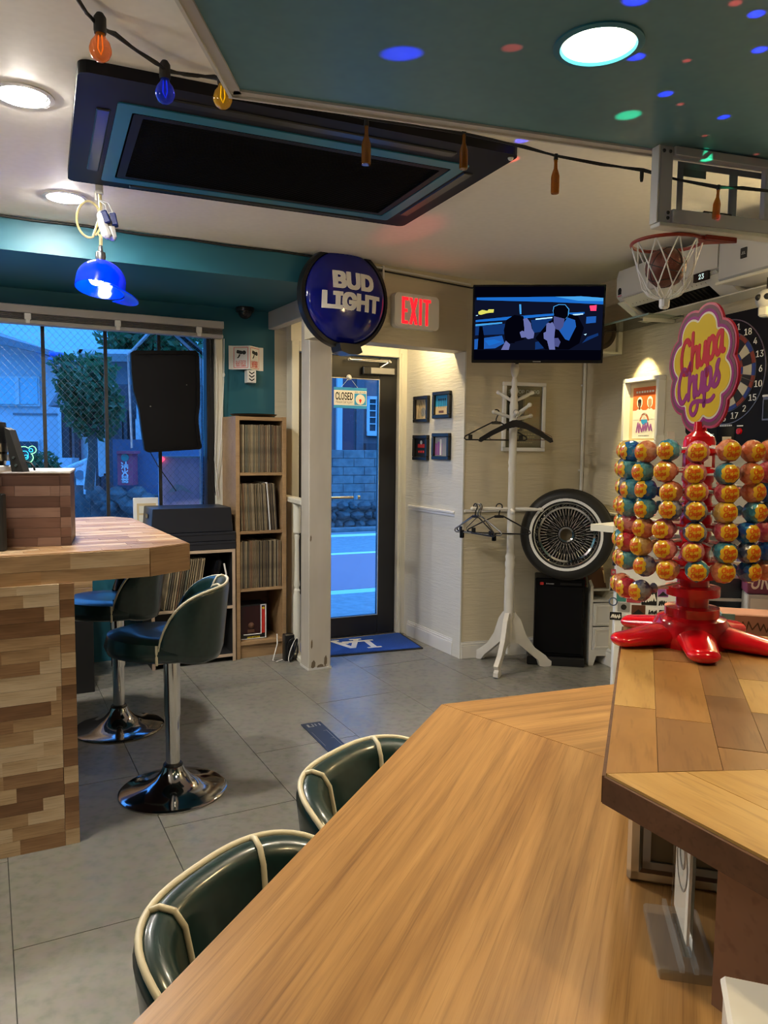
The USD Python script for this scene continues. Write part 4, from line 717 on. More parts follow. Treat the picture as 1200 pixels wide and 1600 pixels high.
# =================================================================== CCTV DOME AND NOTICE
dm = at(383, 490, 5.02); t = thing("cctv_dome", "small black dome camera under the teal soffit", "security camera", (dm[0], dm[1], TSOF), 62.5)
obj("base", lathe([(0, 0), (.058, 0), (.060, -.010), (.056, -.028), (0, -.028)], 32), "satin_black", t, smooth=40)
obj("dome", lathe([(.044, -.028)] + [(.044 * math.cos(a_), -.028 - .044 * math.sin(a_)) for a_ in np.linspace(0, PI / 2 - .01, 10)] + [(0, -.072), (0, -.03), (.044, -.028)], 28), "gloss_black", t, smooth=40)
xl, zc_ = lp(357, 558, FAC); xr, _ = lp(411, 558, FAC); zt_, zb_ = lp(357, 539, FAC)[1], lp(357, 577, FAC)[1]
t = thing("cctv_notice", "white folded notice with camera pictograms projecting from the teal wall", "sign", fp(FAC, (xl + xr) / 2, -.001, zb_), 62.5); w2 = (xr - xl) / 2; hh = zt_ - zb_ - .004
obj("flange", bx(-w2, -w2 + .028, -.003, 0, 0, hh), "white_plastic", t); obj("flange", bx(w2 - .028, w2, -.003, 0, 0, hh), "white_plastic", t)
for sg in (-1, 1):
    al = math.atan2(.075, w2 - .028) * -sg; Lw = math.hypot(.075, w2 - .028); ca_, sa_ = math.cos(al), math.sin(al)
    org = (-(w2 - .028), 0, 0) if sg < 0 else (0, -.075, 0)
    wing = obj("wing", bx(0, Lw, -.003, 0, 0, hh), "white_plastic", t, loc=org, a=90 + math.degrees(math.atan2(.075, w2 - .028)) * (1 if sg < 0 else -1))
    obj("red_border", mv(plate(sbox(.008, .010, Lw - .008, hh - .010).difference(sbox(.011, .013, Lw - .011, hh - .013)), 0, .0005), 0, -.003), "red_print", wing)
    cm_ = Lw / 2; s_ = hh
    obj("pictogram", [mv(plate(affinity.rotate(rrect(cm_ - .030, cm_ + .012, s_ * .66, s_ * .80, .006), -12), 0, .0006), 0, -.003), mv(plate(disc(cm_ + .022, s_ * .71, .013), 0, .0006), 0, -.003), mv(plate(Polygon([(cm_ - .012, s_ * .64), (cm_ - .002, s_ * .64), (cm_ - .010, s_ * .52), (cm_ - .024, s_ * .46), (cm_ - .026, s_ * .50), (cm_ - .018, s_ * .55)]), 0, .0006), 0, -.003)], "black_print", wing)
    for k, w_ in enumerate(("ALL ACTIVITIES", "MONITORED BY", "VIDEO CAMERA")): obj("words", mv(words(w_, .0115, cm_, s_ * (.335 - .09 * k), 0, .0006, width=Lw * .62), 0, -.003), "red_print", wing)
t = thing("arrow_tag", "small white tag with black chevrons under the camera notice", "sign", fp(FAC, (xl + xr) / 2 + .018, -.06, zb_ - .085), 62.5)
obj("tag", bx(-.030, .030, -.006, .058, 0, .084, .003), "white_plastic", t)
obj("chevron", [plate(Polygon([(-.018, z_ + .012), (0, z_), (.018, z_ + .012), (.018, z_ + .004), (0, z_ - .008), (-.018, z_ + .004)]), .006, .0068) for z_ in (.018, .040, .062)], "black_print", t)
# =================================================================== TELEVISION
c = at(840, 507, 4.42); tw, th_ = .735, .430
tv = thing("television", "flat television on the wall showing a blue film scene of two men", "television", (c[0], c[1], c[2] - .215), 94, rx=.07)
obj("cabinet", bx(-tw / 2, tw / 2, .0, .045, 0, th_, .004), "gloss_black", tv); obj("bezel", [mv(plate(rrect(-tw / 2, tw / 2, 0, th_, .004).difference(sbox(-tw / 2 + .010, .016, tw / 2 - .010, th_ - .010)), 0, .004), 0, 0)], "gloss_black", tv)
sw0, sw1, sz0, sz1 = -tw / 2 + .010, tw / 2 - .010, .016, th_ - .010
def EM(n, c, s): ME(n, c, s); return n
EM("tv_dark", (.004, .006, .02), 1); EM("tv_black", (.001, .001, .004), 1); EM("tv_bar", (.015, .20, .80), .75); EM("tv_bar2", (.07, .42, .95), .85); EM("tv_mid", (.006, .035, .16), 1); EM("tv_skin", (.07, .08, .24), 1); EM("tv_skin2", (.14, .16, .40), 1); EM("tv_shirt", (.015, .11, .45), 1); EM("tv_red", (1, .05, .15), 1.3); EM("tv_yel", (.75, .72, .12), 1); EM("tv_white", (.5, .8, 1), 1.1)
scr = obj("screen", bx(sw0, sw1, -.002, 0, sz0, sz1), "tv_black", tv)
def sp(u, v): return (sw0 + (u - 80) / (1072 - 80) * (sw1 - sw0), sz0 + (632 - v) / (632 - 62) * (sz1 - sz0))
lay = [0]
def tvp(name, pts, m):
    lay[0] += 1; d = .002 + lay[0] * .00012; obj(name, plate(Polygon([sp(*p) for p in pts]).buffer(0), d, d + .0001), m, scr)
tvp("film_background", [(80, 145), (1070, 145), (1070, 553), (80, 553)], "tv_dark")
tvp("light_beam", [(95, 145), (700, 140), (1070, 155), (1070, 200), (700, 182), (95, 165)], "tv_bar"); tvp("light_beam", [(700, 140), (900, 137), (1070, 150), (1070, 175), (880, 172)], "tv_bar2")
tvp("light_beam", [(90, 320), (360, 292), (700, 268), (930, 258), (930, 272), (700, 285), (360, 318), (90, 336)], "tv_bar"); tvp("light_beam", [(90, 352), (298, 335), (298, 347), (90, 368)], "tv_bar2")
tvp("window_area", [(90, 370), (320, 348), (320, 430), (90, 440)], "tv_mid"); tvp("window_area", [(520, 320), (680, 305), (680, 400), (540, 420)], "tv_mid"); tvp("light_beam", [(556, 308), (685, 295), (685, 305), (556, 320)], "tv_white"); tvp("light_beam", [(840, 275), (920, 268), (920, 278), (840, 287)], "tv_white")
tvp("dashboard", [(85, 470), (300, 440), (320, 500), (250, 540), (85, 550)], "tv_shirt"); tvp("dashboard", [(165, 480), (240, 470), (300, 490), (200, 520)], "tv_bar"); tvp("seat", [(120, 370), (145, 370), (160, 450), (160, 550), (110, 550)], "tv_black")
tvp("upright", [(425, 198), (440, 198), (446, 275), (432, 275)], "tv_bar2"); tvp("lettering", [(110, 255), (140, 240), (180, 248), (190, 236), (232, 236), (228, 262), (180, 266), (130, 280), (112, 275)], "tv_yel"); tvp("lettering", [(92, 283), (108, 281), (108, 286), (92, 288)], "tv_white")
tvp("red_light", [(965, 210), (1020, 205), (1020, 250), (975, 250)], "tv_red"); tvp("panel", [(945, 295), (1020, 290), (1020, 340), (945, 348)], "tv_shirt"); tvp("dashboard", [(920, 500), (960, 450), (1040, 420), (1045, 440), (980, 470)], "tv_mid"); tvp("glint", [(930, 430), (955, 425), (945, 440)], "tv_white"); tvp("glint", [(862, 410), (905, 404), (905, 412), (862, 418)], "tv_white"); tvp("glint", [(560, 490), (625, 478), (625, 540), (560, 550)], "tv_mid")
tvp("jacket", [(660, 330), (800, 270), (880, 290), (930, 380), (900, 500), (820, 550), (640, 550), (560, 460)], "tv_black"); tvp("shirt", [(740, 400), (800, 300), (860, 320), (870, 370), (820, 480), (790, 470)], "tv_shirt")
tvp("man_hair", [(685, 250), (690, 215), (730, 198), (780, 200), (812, 235), (810, 280), (790, 310), (700, 300)], "tv_bar2"); tvp("man_hair", [(690, 250), (696, 218), (733, 203), (778, 205), (805, 238), (802, 290), (780, 315), (700, 310)], "tv_black"); tvp("man_face", [(695, 290), (780, 310), (770, 370), (745, 400), (715, 390), (695, 340)], "tv_skin")
tvp("man_hair", [(330, 500), (312, 400), (330, 320), (390, 280), (460, 290), (470, 340), (500, 420), (470, 470), (430, 500)], "tv_black"); tvp("man_face", [(460, 310), (490, 305), (520, 345), (528, 385), (550, 420), (545, 460), (500, 470), (470, 440), (470, 380)], "tv_skin2"); tvp("man_ear", [(435, 415), (455, 402), (485, 415), (480, 455), (450, 458)], "tv_skin2"); tvp("man_neck", [(400, 490), (500, 465), (520, 500), (500, 553), (400, 553)], "tv_dark"); tvp("hand", [(295, 553), (330, 480), (365, 510), (355, 553)], "tv_skin2")
tvp("hand", [(620, 420), (640, 410), (640, 350), (655, 340), (670, 345), (685, 335), (697, 350), (710, 380), (705, 460), (715, 550), (670, 550), (650, 480), (625, 465)], "tv_skin2"); tvp("hand", [(705, 460), (735, 458), (755, 490), (740, 530), (710, 525)], "tv_skin")
obj("maker_plate", plate(rrect(-.022, .022, .005, .010, .001), .0045, .005), "grey_print", tv); ME("tv_led", (.3, 1, .5), 2); obj("standby_lamp", bx(-.118, -.100, .001, .03, -.006, .0, .001), "satin_black", tv)
dd = fp(TVW, .42, 0, 0); obj("wall_arm", [bx(-.10, .10, .045, .075, .12, .32, .004), bar((0, .07, .22), (.04, .32, .22), .018), bx(-.02, .06, .30, .34, .12, .32, .003)], "satin_black", tv)
# =================================================================== FRAMED PICTURES
x0, z1 = lp(787, 596, TVW, .02); x1, _ = lp(854, 600, TVW, .02); z0 = lp(783, 705, TVW, .02)[1]
pt_ = thing("concert_poster", "white framed dark concert poster behind the coat rack", "framed poster", fp(TVW, x0, -.001, z0), TVW[1]); w, h = x1 - x0, z1 - z0
def frame_parts(t, w, h, fw, dp, m, gl=True):
    obj("frame", [bx(0, w, -dp, 0, 0, fw, .003), bx(0, w, -dp, 0, h - fw, h, .003), bx(0, fw, -dp, 0, fw, h - fw, .003), bx(w - fw, w, -dp, 0, fw, h - fw, .003)], m, t)
    if gl: obj("glazing", bx(fw, w - fw, -dp * .55, -dp * .5, fw, h - fw), "pane_glass", t)
frame_parts(pt_, w, h, .024, .022, "satin_white")
M("sepia", (.26, .20, .11), .5); M("sepia_light", (.50, .38, .19), .5); M("sepia_dark", (.05, .04, .025), .5)
pr_ = obj("poster", bx(.022, w - .022, -.006, 0, .022, h - .022), "sepia", pt_)
obj("title", words("SNOOP DOGG", .022, w * .5, h * .865, .006, .0068, width=w * .72), "paper", pr_); obj("photo", plate(sbox(w * .52, h * .30, w * .88, h * .80), .006, .0066), "sepia_light", pr_); obj("photo", plate(sbox(w * .12, h * .30, w * .48, h * .80), .006, .0066), "sepia_dark", pr_)
obj("figure", [plate(disc(w * .66, h * .60, .030), .0067, .007), plate(rrect(w * .58, w * .80, h * .34, h * .55, .01), .0067, .007), plate(disc(w * .30, h * .56, .026), .0067, .007), plate(rrect(w * .20, w * .42, h * .32, h * .5, .01), .0067, .007)], "sepia_light", pr_)
for k in range(4): obj("small_print", rows_of_bars(w * (.62 - .05 * k), .007, w * .5, h * (.25 - .04 * k), 9, .006, .0066, k), "sepia_light", pr_, kind="stuff")
M("skin_print", (.42, .24, .13), .5)
x0, z1 = lp(980, 596, RWL, .02); x1, _ = lp(1037, 590, RWL, .02); z0 = lp(978, 690, RWL, .02)[1] - .02; w, h = x1 - x0, z1 - z0 + .01
pt_ = thing("spotlit_poster", "white framed orange and white poster with two men under a bright spot of light", "framed poster", fp(RWL, x0, -.001, z0), RWL[1])
frame_parts(pt_, w, h, .024, .05, "satin_white", False)
obj("mount", bx(.02, w - .02, -.010, 0, .02, h - .02), "beige_print", pt_); px0, px1, pz0, pz1 = w * .17, w * .83, h * .10, h * .86
pp = obj("poster", bx(px0, px1, -.012, -.010, pz0, pz1), "paper", pt_); obj("red_sky", plate(sbox(px0, h * .52, px1, pz1), .012, .0126), "orange_print", pp)
for k, xx in enumerate((w * .36, w * .64)):
    obj("man", plate(affinity.scale(disc(xx, h * .635, .026), 1, 1.25), .0126, .0128), "paper", pp)
    obj("man", plate(Polygon([(xx - .055, h * .38), (xx - .045, h * .50), (xx - .012, h * .545), (xx + .012, h * .545), (xx + .045, h * .50), (xx + .055, h * .38)]), .0128, .0130), "paper", pp)
    obj("man", plate(affinity.scale(disc(xx, h * .62, .016), 1, 1.35).union(sbox(xx - .008, h * .53, xx + .008, h * .60)), .0131, .0133), ["brown_print", "skin_print"][k], pp); obj("man", plate(affinity.scale(disc(xx, h * .655, .017), 1, .7), .0134, .0136), ["black_print", "skin_print"][k], pp)
obj("headline", rows_of_bars(w * .5, .012, w * .5, h * .79, 7, .0126, .0132, 4), "paper", pp, kind="stuff"); obj("arch", plate(disc(w * .5, h * .37, .042).difference(disc(w * .5, h * .36, .030)).intersection(sbox(0, h * .36, w, h)), .0126, .013), "orange_print", pp); obj("logo", scrawl(w * .42, .055, w * .5, h * .26, .0131, .0136, 5, 6, .10), "purple_print", pp)
obj("logo", plate(disc(w * .5, h * .37, .028), .0126, .0129), "sky_print", pp); obj("small_print", rows_of_bars(w * .3, .005, w * .5, h * .14, 8, .0126, .0131, 2), "grey_print", pp, kind="stuff")
# four small black frames
for k, (a0, a1, lab) in enumerate([((650, 620), (672, 655), "small black framed picture of bare branches, top left in the porch"), ((680, 613), (706, 648), "small black framed picture of palm trees, top right in the porch"), ((649, 680), (671, 715), "small black framed picture of a red shop front, in the porch"), ((679, 677), (705, 714), "small black framed pale street picture, bottom right in the porch")]):
    xa, za = lp(*a0, ALC); xb, zb2 = lp(*a1, ALC); w, h = abs(xb - xa), za - zb2 + .02
    t = thing("small_picture", lab, "framed picture", fp(ALC, xa, -.001, za - h), ALC[1], "small pictures in the porch" if False else None)
    frame_parts(t, w, h, .024, .024, "satin_black", False)
    p_ = obj("photo", bx(.022, w - .022, -.008, 0, .022, h - .022), ["beige_print", "sky_print", "black_print", "grey_print"][k], t); x_, y_ = w / 2, h / 2
    if k == 0:
        obj("branches", [plate(Polygon([(x_ - .05 + .02 * i, .03), (x_ - .046 + .02 * i, .03), (x_ - .02 + .022 * i, h - .03), (x_ - .024 + .022 * i, h - .03)]), .008, .0086) for i in range(4)], "black_print", p_); obj("foliage", plate(disc(x_ + .02, y_ - .02, .03), .0078, .0083), "grey_print", p_)
    if k == 1:
        obj("street", plate(sbox(.024, .024, w - .024, y_ - .01), .008, .0084), "beige_print", p_); obj("palms", [plate(sbox(x_ - .04 + .025 * i, y_ - .02, x_ - .037 + .025 * i, y_ + .035), .0085, .009) for i in range(4)] + [plate(disc(x_ - .0385 + .025 * i, y_ + .035, .008, 4), .0085, .009) for i in range(4)], "black_print", p_); obj("cars", [plate(rrect(x_ - .04, x_ + .02, .035, .05, .004), .0085, .009)], "brown_print", p_)
    if k == 2:
        obj("shop_front", plate(sbox(x_ - .045, y_, x_ + .045, y_ + .025), .008, .0086), "red_print", p_); obj("shop_front", [plate(sbox(x_ - .04 + .03 * i, y_ - .035, x_ - .02 + .03 * i, y_ - .02), .008, .0086) for i in range(3)], "red_print", p_); obj("moon", plate(disc(x_, y_ + .035, .014), .008, .0086), "paper", p_)
    if k == 3:
        obj("houses", [plate(sbox(.026 + .03 * i, .03, .05 + .03 * i, y_ + .02 + .01 * (i % 2)), .008, .0086) for i in range(3)], "purple_print", p_); obj("houses", plate(sbox(x_ - .02, .03, x_ + .0, h - .04), .0087, .0092), "paper", p_)
# CLOSED sign on the door
x0, z1 = lp(527, 604, DOR, .03); x1, _ = lp(576, 609, DOR, .03); z0 = lp(527, 637, DOR, .03)[1]; xl0 = x0 - .012; w, h = x1 - xl0, z1 - z0
cl_ = thing("closed_sign", "blue and white CLOSED sign with a clock hanging on the glass door", "sign", fp(DOR, xl0, .005, z0), DOR[1])
obj("board", bx(0, w, -.004, 0, 0, h, .001), "paper", cl_); obj("blue_band", [plate(sbox(0, 0, w, h * .14), .004, .0045), plate(sbox(0, h * .86, w, h), .004, .0045), plate(sbox(w * .62, h * .17, w * .98, h * .72), .004, .0045)], "sky_print", cl_)
obj("lettering", words("CLOSED", h * .34, w * .31, h * .58, .004, .0048, width=w * .52), "black_print", cl_); obj("lettering", words("Please Call Again", h * .12, w * .31, h * .30, .004, .0046, bold=False, width=w * .50, shear=.3), "grey_print", cl_); obj("lettering", words("WILL RETURN", h * .075, w * .80, h * .78, .004, .0046, width=w * .34), "grey_print", cl_)
obj("clock", plate(disc(w * .80, h * .44, h * .25, 10), .0046, .005), "paper", cl_); obj("clock_hand", plate(Polygon([(w * .80 - .004, h * .46), (w * .80 - .010, h * .40), (w * .80, h * .24), (w * .80 + .010, h * .40), (w * .80 + .004, h * .46)]), .0051, .0056), "red_print", cl_)
hx_, hz2 = lp(549, 589, DOR, .03); hx_ -= xl0; hz2 -= z0
obj("suction_hook", rot(lathe([(0, 0), (.020, 0), (.016, .008), (.008, .014), (.010, .020), (0, .022)], 20), PI / 2, (1, 0, 0)), "white_plastic", cl_, smooth=40, loc=(hx_, .008, hz2)); obj("string", [bar((hx_, -.004, hz2), (w * .22, -.002, h), .0014, 5), bar((hx_, -.004, hz2), (w * .72, -.002, h), .0014, 5)], "white_plastic", cl_)
# door mat and floor strip
MATS["mat_blue"] = MN("mat_blue", (.006, .055, .36), (.012, .085, .46), .8, (160, 160, 160), 1, bump=.3, dist=.003)
a_, b_, c_ = np.array(atz(521, 1026, 0))[:2], np.array(atz(662, 1014, 0))[:2], np.array(atz(606, 991, 0))[:2]
ha = math.degrees(math.atan2(*(b_ - a_))); u_ = D(ha)[:2]; dpt = abs((c_ - b_) @ D(ha - 90)[:2])
dmn = thing("doormat", "blue rubber-edged doormat with white interlocked letters at the glass door", "doormat", (b_[0], b_[1], .001), ha)
obj("edge", prism(rrect(-.86, 0, 0, dpt, .012), 0, .006), "matte_black", dmn); obj("pile", prism(rrect(-.845, -.015, .015, dpt - .015, .008), .006, .009), "mat_blue", dmn)
def flat_poly(polys, z0=.009, z1=.0098): return [prism(p, z0, z1) for p in polys]
cx, cy = -.43, dpt / 2
def G(pts): return Polygon([(cx - x, cy - y) for x, y in pts])   # drawn upright for somebody entering, so turned half round here
Lp = G([(-.17, .13), (-.07, .13), (-.07, .105), (-.10, .105), (-.10, -.045), (.02, -.045), (.02, -.015), (.05, -.015), (.05, -.08), (-.17, -.08), (-.17, -.055), (-.14, -.055), (-.14, .105), (-.17, .105)])
Ap = G([(.005, .10), (.045, .10), (.125, -.105), (.15, -.105), (.15, -.13), (.06, -.13), (.06, -.105), (.085, -.105), (.070, -.065), (-.025, -.065), (-.04, -.105), (-.015, -.105), (-.015, -.13), (-.10, -.13), (-.10, -.105), (-.078, -.105)]).difference(G([(.022, .045), (.055, -.035), (-.010, -.035)]))
obj("letters", flat_poly([Lp.union(Ap)]), "white_print", dmn)
st = [np.array(atz(x, y, 0))[:2] for x, y in ((470, 1133), (506, 1129), (553, 1172), (524, 1187))]
hs = math.degrees(math.atan2(*(st[3] - st[0]))); wS = np.linalg.norm(st[1] - st[0])
M("mat_strip", (.018, .028, .06), .45); fs_ = thing("throw_line_mat", "narrow dark blue darts throw-line mat lying on the tiled floor", "floor mat", (st[0][0], st[0][1], .001), hs)
Ls = .62; obj("mat", prism(sbox(0, 0, Ls, .10), 0, .003), "mat_strip", fs_)
obj("marks", [prism(sbox(.12, .086, Ls, .088), .003, .0034), prism(sbox(.12, .012, .3, .0135), .003, .0034)] + [prism(sbox(.12 + k * .1, .070, .122 + k * .1, .086), .003, .0034) for k in range(5)], "grey_print", fs_)
tm = meshkit.text_mesh("DARTS", .034, .0004, True); tm.apply_translation([0, 0, .003]); tm = rot(tm, -PI / 2); obj("lettering", mv(tm, .03, .095), "paper", fs_) if False else obj("lettering", flat_poly([sbox(.02, .02, .05, .03), sbox(.02, .045, .05, .05), sbox(.05, .02, .055, .05), sbox(.02, .06, .05, .066), sbox(.02, .08, .05, .086)], .003, .0034), "grey_print", fs_)

# =================================================================== COAT RACK AND HANGERS
RK = np.array([.768, 4.62, 0])
ck = thing("coat_rack", "white turned wooden coat rack with three curved feet", "coat rack", RK, 90)
obj("pole", lathe([(0, .14), (.012, .14), (.016, .17), (.022, .20), (.022, .30), (.030, .32), (.030, .55), (.026, .57), (.028, .60), (.026, .62), (.030, .64), (.030, .655), (.026, .67), (.030, .69), (.022, .71), (.023, .95), (.022, 1.20), (.026, 1.22), (.022, 1.24), (.026, 1.26), (.022, 1.29), (.024, 1.42), (.026, 1.60), (.022, 1.62), (.024, 1.64), (.018, 1.66), (.024, 1.69), (.016, 1.71), (.018, 1.74), (.012, 1.765), (.022, 1.79), (.026, 1.82), (.020, 1.85), (0, 1.862)], 24), "white_paint", ck, smooth=35)
obj("finial", lathe([(0, .085), (.012, .09), (.014, .105), (.008, .12), (.014, .14), (0, .15)], 16), "white_paint", ck, smooth=40)
feet = [np.array(atz(742, 1026, 0)) - RK, np.array(atz(779, 1056, 0)) - RK, np.array(atz(859, 1040, 0)) - RK]
for v in feet:
    L = np.linalg.norm(v[:2]); L = min(max(L, .24), .31); hd = math.degrees(math.atan2(v[0], v[1]))
    out = Polygon([(.015, .16), (.015, .34), (.035, .345), (.07, .30), (.11, .20), (.17, .12), (.24, .07), (L - .02, .045), (L, .03), (L, .008), (L - .02, 0), (L - .07, .008), (.20, .045), (.12, .11), (.06, .16)]).buffer(.004)
    m = plate(out, -.014, .014); obj("foot", m, "white_paint", ck, loc=(0, 0, 0), a=hd)
def peg(z, hd, L, rise):
    d = D(hd); a0 = d * .018 + [0, 0, z]; a1 = d * L + [0, 0, z + rise]; s = [0, .2, .45, .75, .86, .93, 1.0]; r_ = [.009, .010, .012, .010, .008, .012, .013]
    obj("peg", [tube([a0 + (a1 - a0) * t for t in s], r_, 12), ball(.013, a1)], "white_paint", ck, smooth=50)
for z, hd, L, rs in ((1.63, 300, .10, .05), (1.63, 65, .13, .05), (1.53, 265, .12, .03), (1.53, 35, .12, .04), (1.54, 140, .12, .06), (1.52, 95, .10, .02), (1.535, 178, .075, .02), (.982, 262, .24, .0), (.982, 95, .18, -.002), (.978, 180, .07, -.01)): peg(z, hd, L, rs)
def hanger(label, loc, a, kind="wire", m="satin_black", sc=1.0, tilt=0.0):
    """Hook at the origin; hangs in the local xz plane."""
    t = thing("coat_hanger", label, "coat hanger", loc, a, rx=tilt)
    hk = [(.018 * math.cos(s_), 0, .0 - .018 + .018 * math.sin(s_)) for s_ in np.linspace(PI * 1.05, -.35 * PI, 14)] + [(0, 0, -.055), (0, 0, -.075)]
    w, d = .20 * sc, .10 * sc
    if kind == "wood":
        obj("hook", tube(hk, .0022, 6), "steel_grey", t, smooth=True)
        up_ = [(0, -.062), (.02, -.064), (.05, -.078), (w * .7, -.128), (w, -.168), (w + .006, -.185), (w - .008, -.190), (w * .65, -.150), (.06, -.112), (0, -.100)]
        obj("arm", plate(Polygon(up_ + [(-x, z) for x, z in up_[::-1]]).buffer(.002), -.010, .010), m, t, smooth=30)
    else:
        r_ = .0024 if kind == "wire" else .0045
        obj("hook", tube(hk, r_ * .9, 6), m, t, smooth=True)
        sh = [(0, 0, -.07), (.03, 0, -.078), (w * .6, 0, -.12), (w, 0, -.16), (w + .004, 0, -.172), (w - .006, 0, -.180)]
        obj("frame", tube(sh + [(-x, y, z) for x, y, z in sh[::-1]], r_, 6, True), m, t, smooth=True)
        if kind == "tube": obj("yoke", bx(-.03, .03, -.006, .006, -.086, -.07, .004), m, t); [obj("bar_clip", bx(xe, xe + .025, -.004, .004, -.178, -.150, .002), m, t) for xe in (w - .045, -w + .02)]
        if kind == "clip":
            for sx in (-.7, .7): obj("clip", bx(sx * w - .012, sx * w + .012, -.009, .009, -.215, -.165, .003), "gloss_black", t)
    return t
def rk(hd, L, z): d = D(hd) * L; return RK + d + [0, 0, z]
hanger("thick black wooden hanger hanging in front of the rack pole", rk(178, .075, 1.572), 94, "wood", "satin_black", 1.05)
hanger("thin black hanger with a bar hanging high on the rack behind the thick one", rk(266, .105, 1.574), 80, "tube", "satin_black", .95)
hanger("dark red-black wire hanger crossing behind the rack pole", rk(36, .10, 1.578), 100, "wire", "brown_print", .92)
hanger("black plastic hanger on the low left peg with its bar pointing at the tyre", rk(262, .075, 1.013), 102, "tube", "satin_black", .92)
hanger("black hanger seen edge-on at the tip of the low left peg", rk(262, .222, 1.013), 150, "tube", "satin_black", .9)
hanger("clear and black trouser hanger with clips on the low left peg", rk(262, .205, 1.012), 128, "clip", "steel_grey", .8)
hanger("second black wire hanger edge-on at the low left peg, behind the clip hanger", rk(262, .19, 1.012), 158, "wire", "satin_black", .85)

# =================================================================== CORNER: SUBWOOFER, TYRE
sw = thing("subwoofer", "big black loudspeaker cabinet standing in the room corner under the tyre", "speaker", (1.095, 4.70, 0), 100)
q0, q1 = np.array(atz(846, 1020, 0)), np.array(atz(917, 1036, 0))
obj("base", bx(-.19, .16, -.03, .22, 0, .055, .006), "satin_black", sw); obj("cabinet", bx(-.15, .15, 0, .22, .056, .545, .006), "panel_black", sw)
obj("grille", bx(-.140, .140, -.010, 0, .075, .50, .004), "panel_black", sw); obj("badge", plate(rrect(-.122, -.100, .503, .520, .004), 0.0, .004), "red_print", sw); obj("lettering", rows_of_bars(.05, .008, -.06, .511, 6, .0, .0015, 3), "grey_print", sw, kind="stuff"); obj("control_strip", bx(0.0, .13, -.003, 0, .505, .522, .001), "satin_black", sw)
ty = thing("tyre", "whitewall tyre on a chrome wire wheel leaning in the corner on the loudspeaker", "tyre", (1.12, 4.67, .825), 108, rx=-.07)
flip = lambda m: rot(m, PI / 2, (1, 0, 0))      # lathe axis z -> -y (towards viewer)
RT_ = .278
M("rubber", (.012, .012, .012), .55)
obj("rubber", flip(lathe([(.195, -.07), (.235, -.085), (.262, -.07), (.276, -.045), (.278, 0), (.276, .045), (.262, .07), (.235, .085), (.195, .075), (.19, .05), (.19, -.05), (.195, -.07)], 64)), "rubber", ty, smooth=50)
obj("whitewall", flip(lathe([(.203, .0792), (.218, .0825), (.219, .0835), (.203, .0805), (.203, .0792)], 64)), "white_print", ty, smooth=40)
obj("tread", [flip(lathe([(.2775, z), (.280, z + .004), (.2775, z + .008)] + [(.270, z + .004), (.2775, z)], 64)) for z in (-.04, -.02, 0, .02)], "rubber", ty, smooth=40)
rm = obj("rim", flip(lathe([(.196, -.06), (.190, .03), (.196, .066), (.192, .074), (.184, .068), (.176, .05), (.170, .035), (.158, .03), (.158, -.05), (.196, -.06)], 64)), "chrome", ty, smooth=35)
sp_ = []
for k in range(52):
    a0 = 2 * PI * k / 52; sg = 1 if k % 2 else -1; a1 = a0 + sg * .18
    sp_.append(bar((.052 * math.cos(a0), -.052 if k % 2 else -.030, .052 * math.sin(a0)), (.156 * math.cos(a1), -.020 if k % 2 else -.006, .156 * math.sin(a1)), .0019, 6))
for k in range(52):
    a0 = 2 * PI * (k + .5) / 52; sp_.append(bar((.118 * math.cos(a0), -.024, .118 * math.sin(a0)), (.158 * math.cos(a0), -.030, .158 * math.sin(a0)), .0032, 6))
for s_ in range(0, len(sp_)): obj("spoke", sp_[s_], "chrome", ty, smooth=60)
obj("hub", flip(lathe([(.036, -.03), (.045, -.03), (.055, .035), (.053, .052), (.046, .060), (.036, .058), (.036, -.03)], 40)), "dark_chrome", ty, smooth=35); obj("hub_cap", flip(lathe([(0, -.02), (.037, -.02), (.037, -.012), (0, -.008)], 32)), "sepia", ty); obj("wheel_back", flip(lathe([(.03, -.045), (.17, -.045), (.17, -.04), (.03, -.04), (.03, -.045)], 40)), "satin_black", ty)

# white two-drawer magazine cabinet
wq = np.array(atz(919, 1040, 0)); WCA = 82
wc = thing("magazine_cabinet", "small white wooden cabinet with two drawers and a magazine rack beside the loudspeaker", "cabinet", (wq[0], wq[1], 0), WCA)
for x in (0, .34): obj("side", prism(Polygon([(x, 0), (x + .018, 0), (x + .018, .26), (x, .26)]), .0, .47), "dull_white", wc)
obj("side_scroll", plate(Polygon([(0, .46), (.018, .46), (.018, .62), (0, .60)]), -.26, -.2), "dull_white", wc)
sc_ = Polygon([(0, .47), (.0, .50), (.06, .55), (.14, .66), (.20, .74), (.26, .75), (.26, .47)])
for x in (0, .34): m = plate(sc_, 0, .018); m = rot(m, PI / 2, (0, 0, 1)); obj("rack_side", mv(m, x, 0, 0), "dull_white", wc)
obj("back", bx(.018, .34, .25, .26, .06, .72), "dull_white", wc); obj("shelf", bx(.018, .34, .005, .25, .40, .415), "dull_white", wc); obj("shelf", bx(.018, .34, .005, .25, .47, .482), "dull_white", wc)
for z in (.10, .25):
    d_ = obj("drawer", bx(.021, .337, -.004, .24, z, z + .142, .002), "dull_white", wc); obj("drawer_border", [bx(.035, .323, -.007, -.004, z + .012, z + .02), bx(.035, .323, -.007, -.004, z + .122, z + .13), bx(.035, .043, -.007, -.004, z + .012, z + .13), bx(.315, .323, -.007, -.004, z + .012, z + .13)], "white_paint", d_); obj("knob", ball(.011, (.179, -.015, z + .07)), "dull_white", d_, smooth=True)
obj("leg_apron", plate(Polygon([(0, .0), (.03, .0), (.05, .06), (.31, .06), (.33, 0), (.358, 0), (.358, .10), (0, .10)]), -.012, .002), "dull_white", wc)
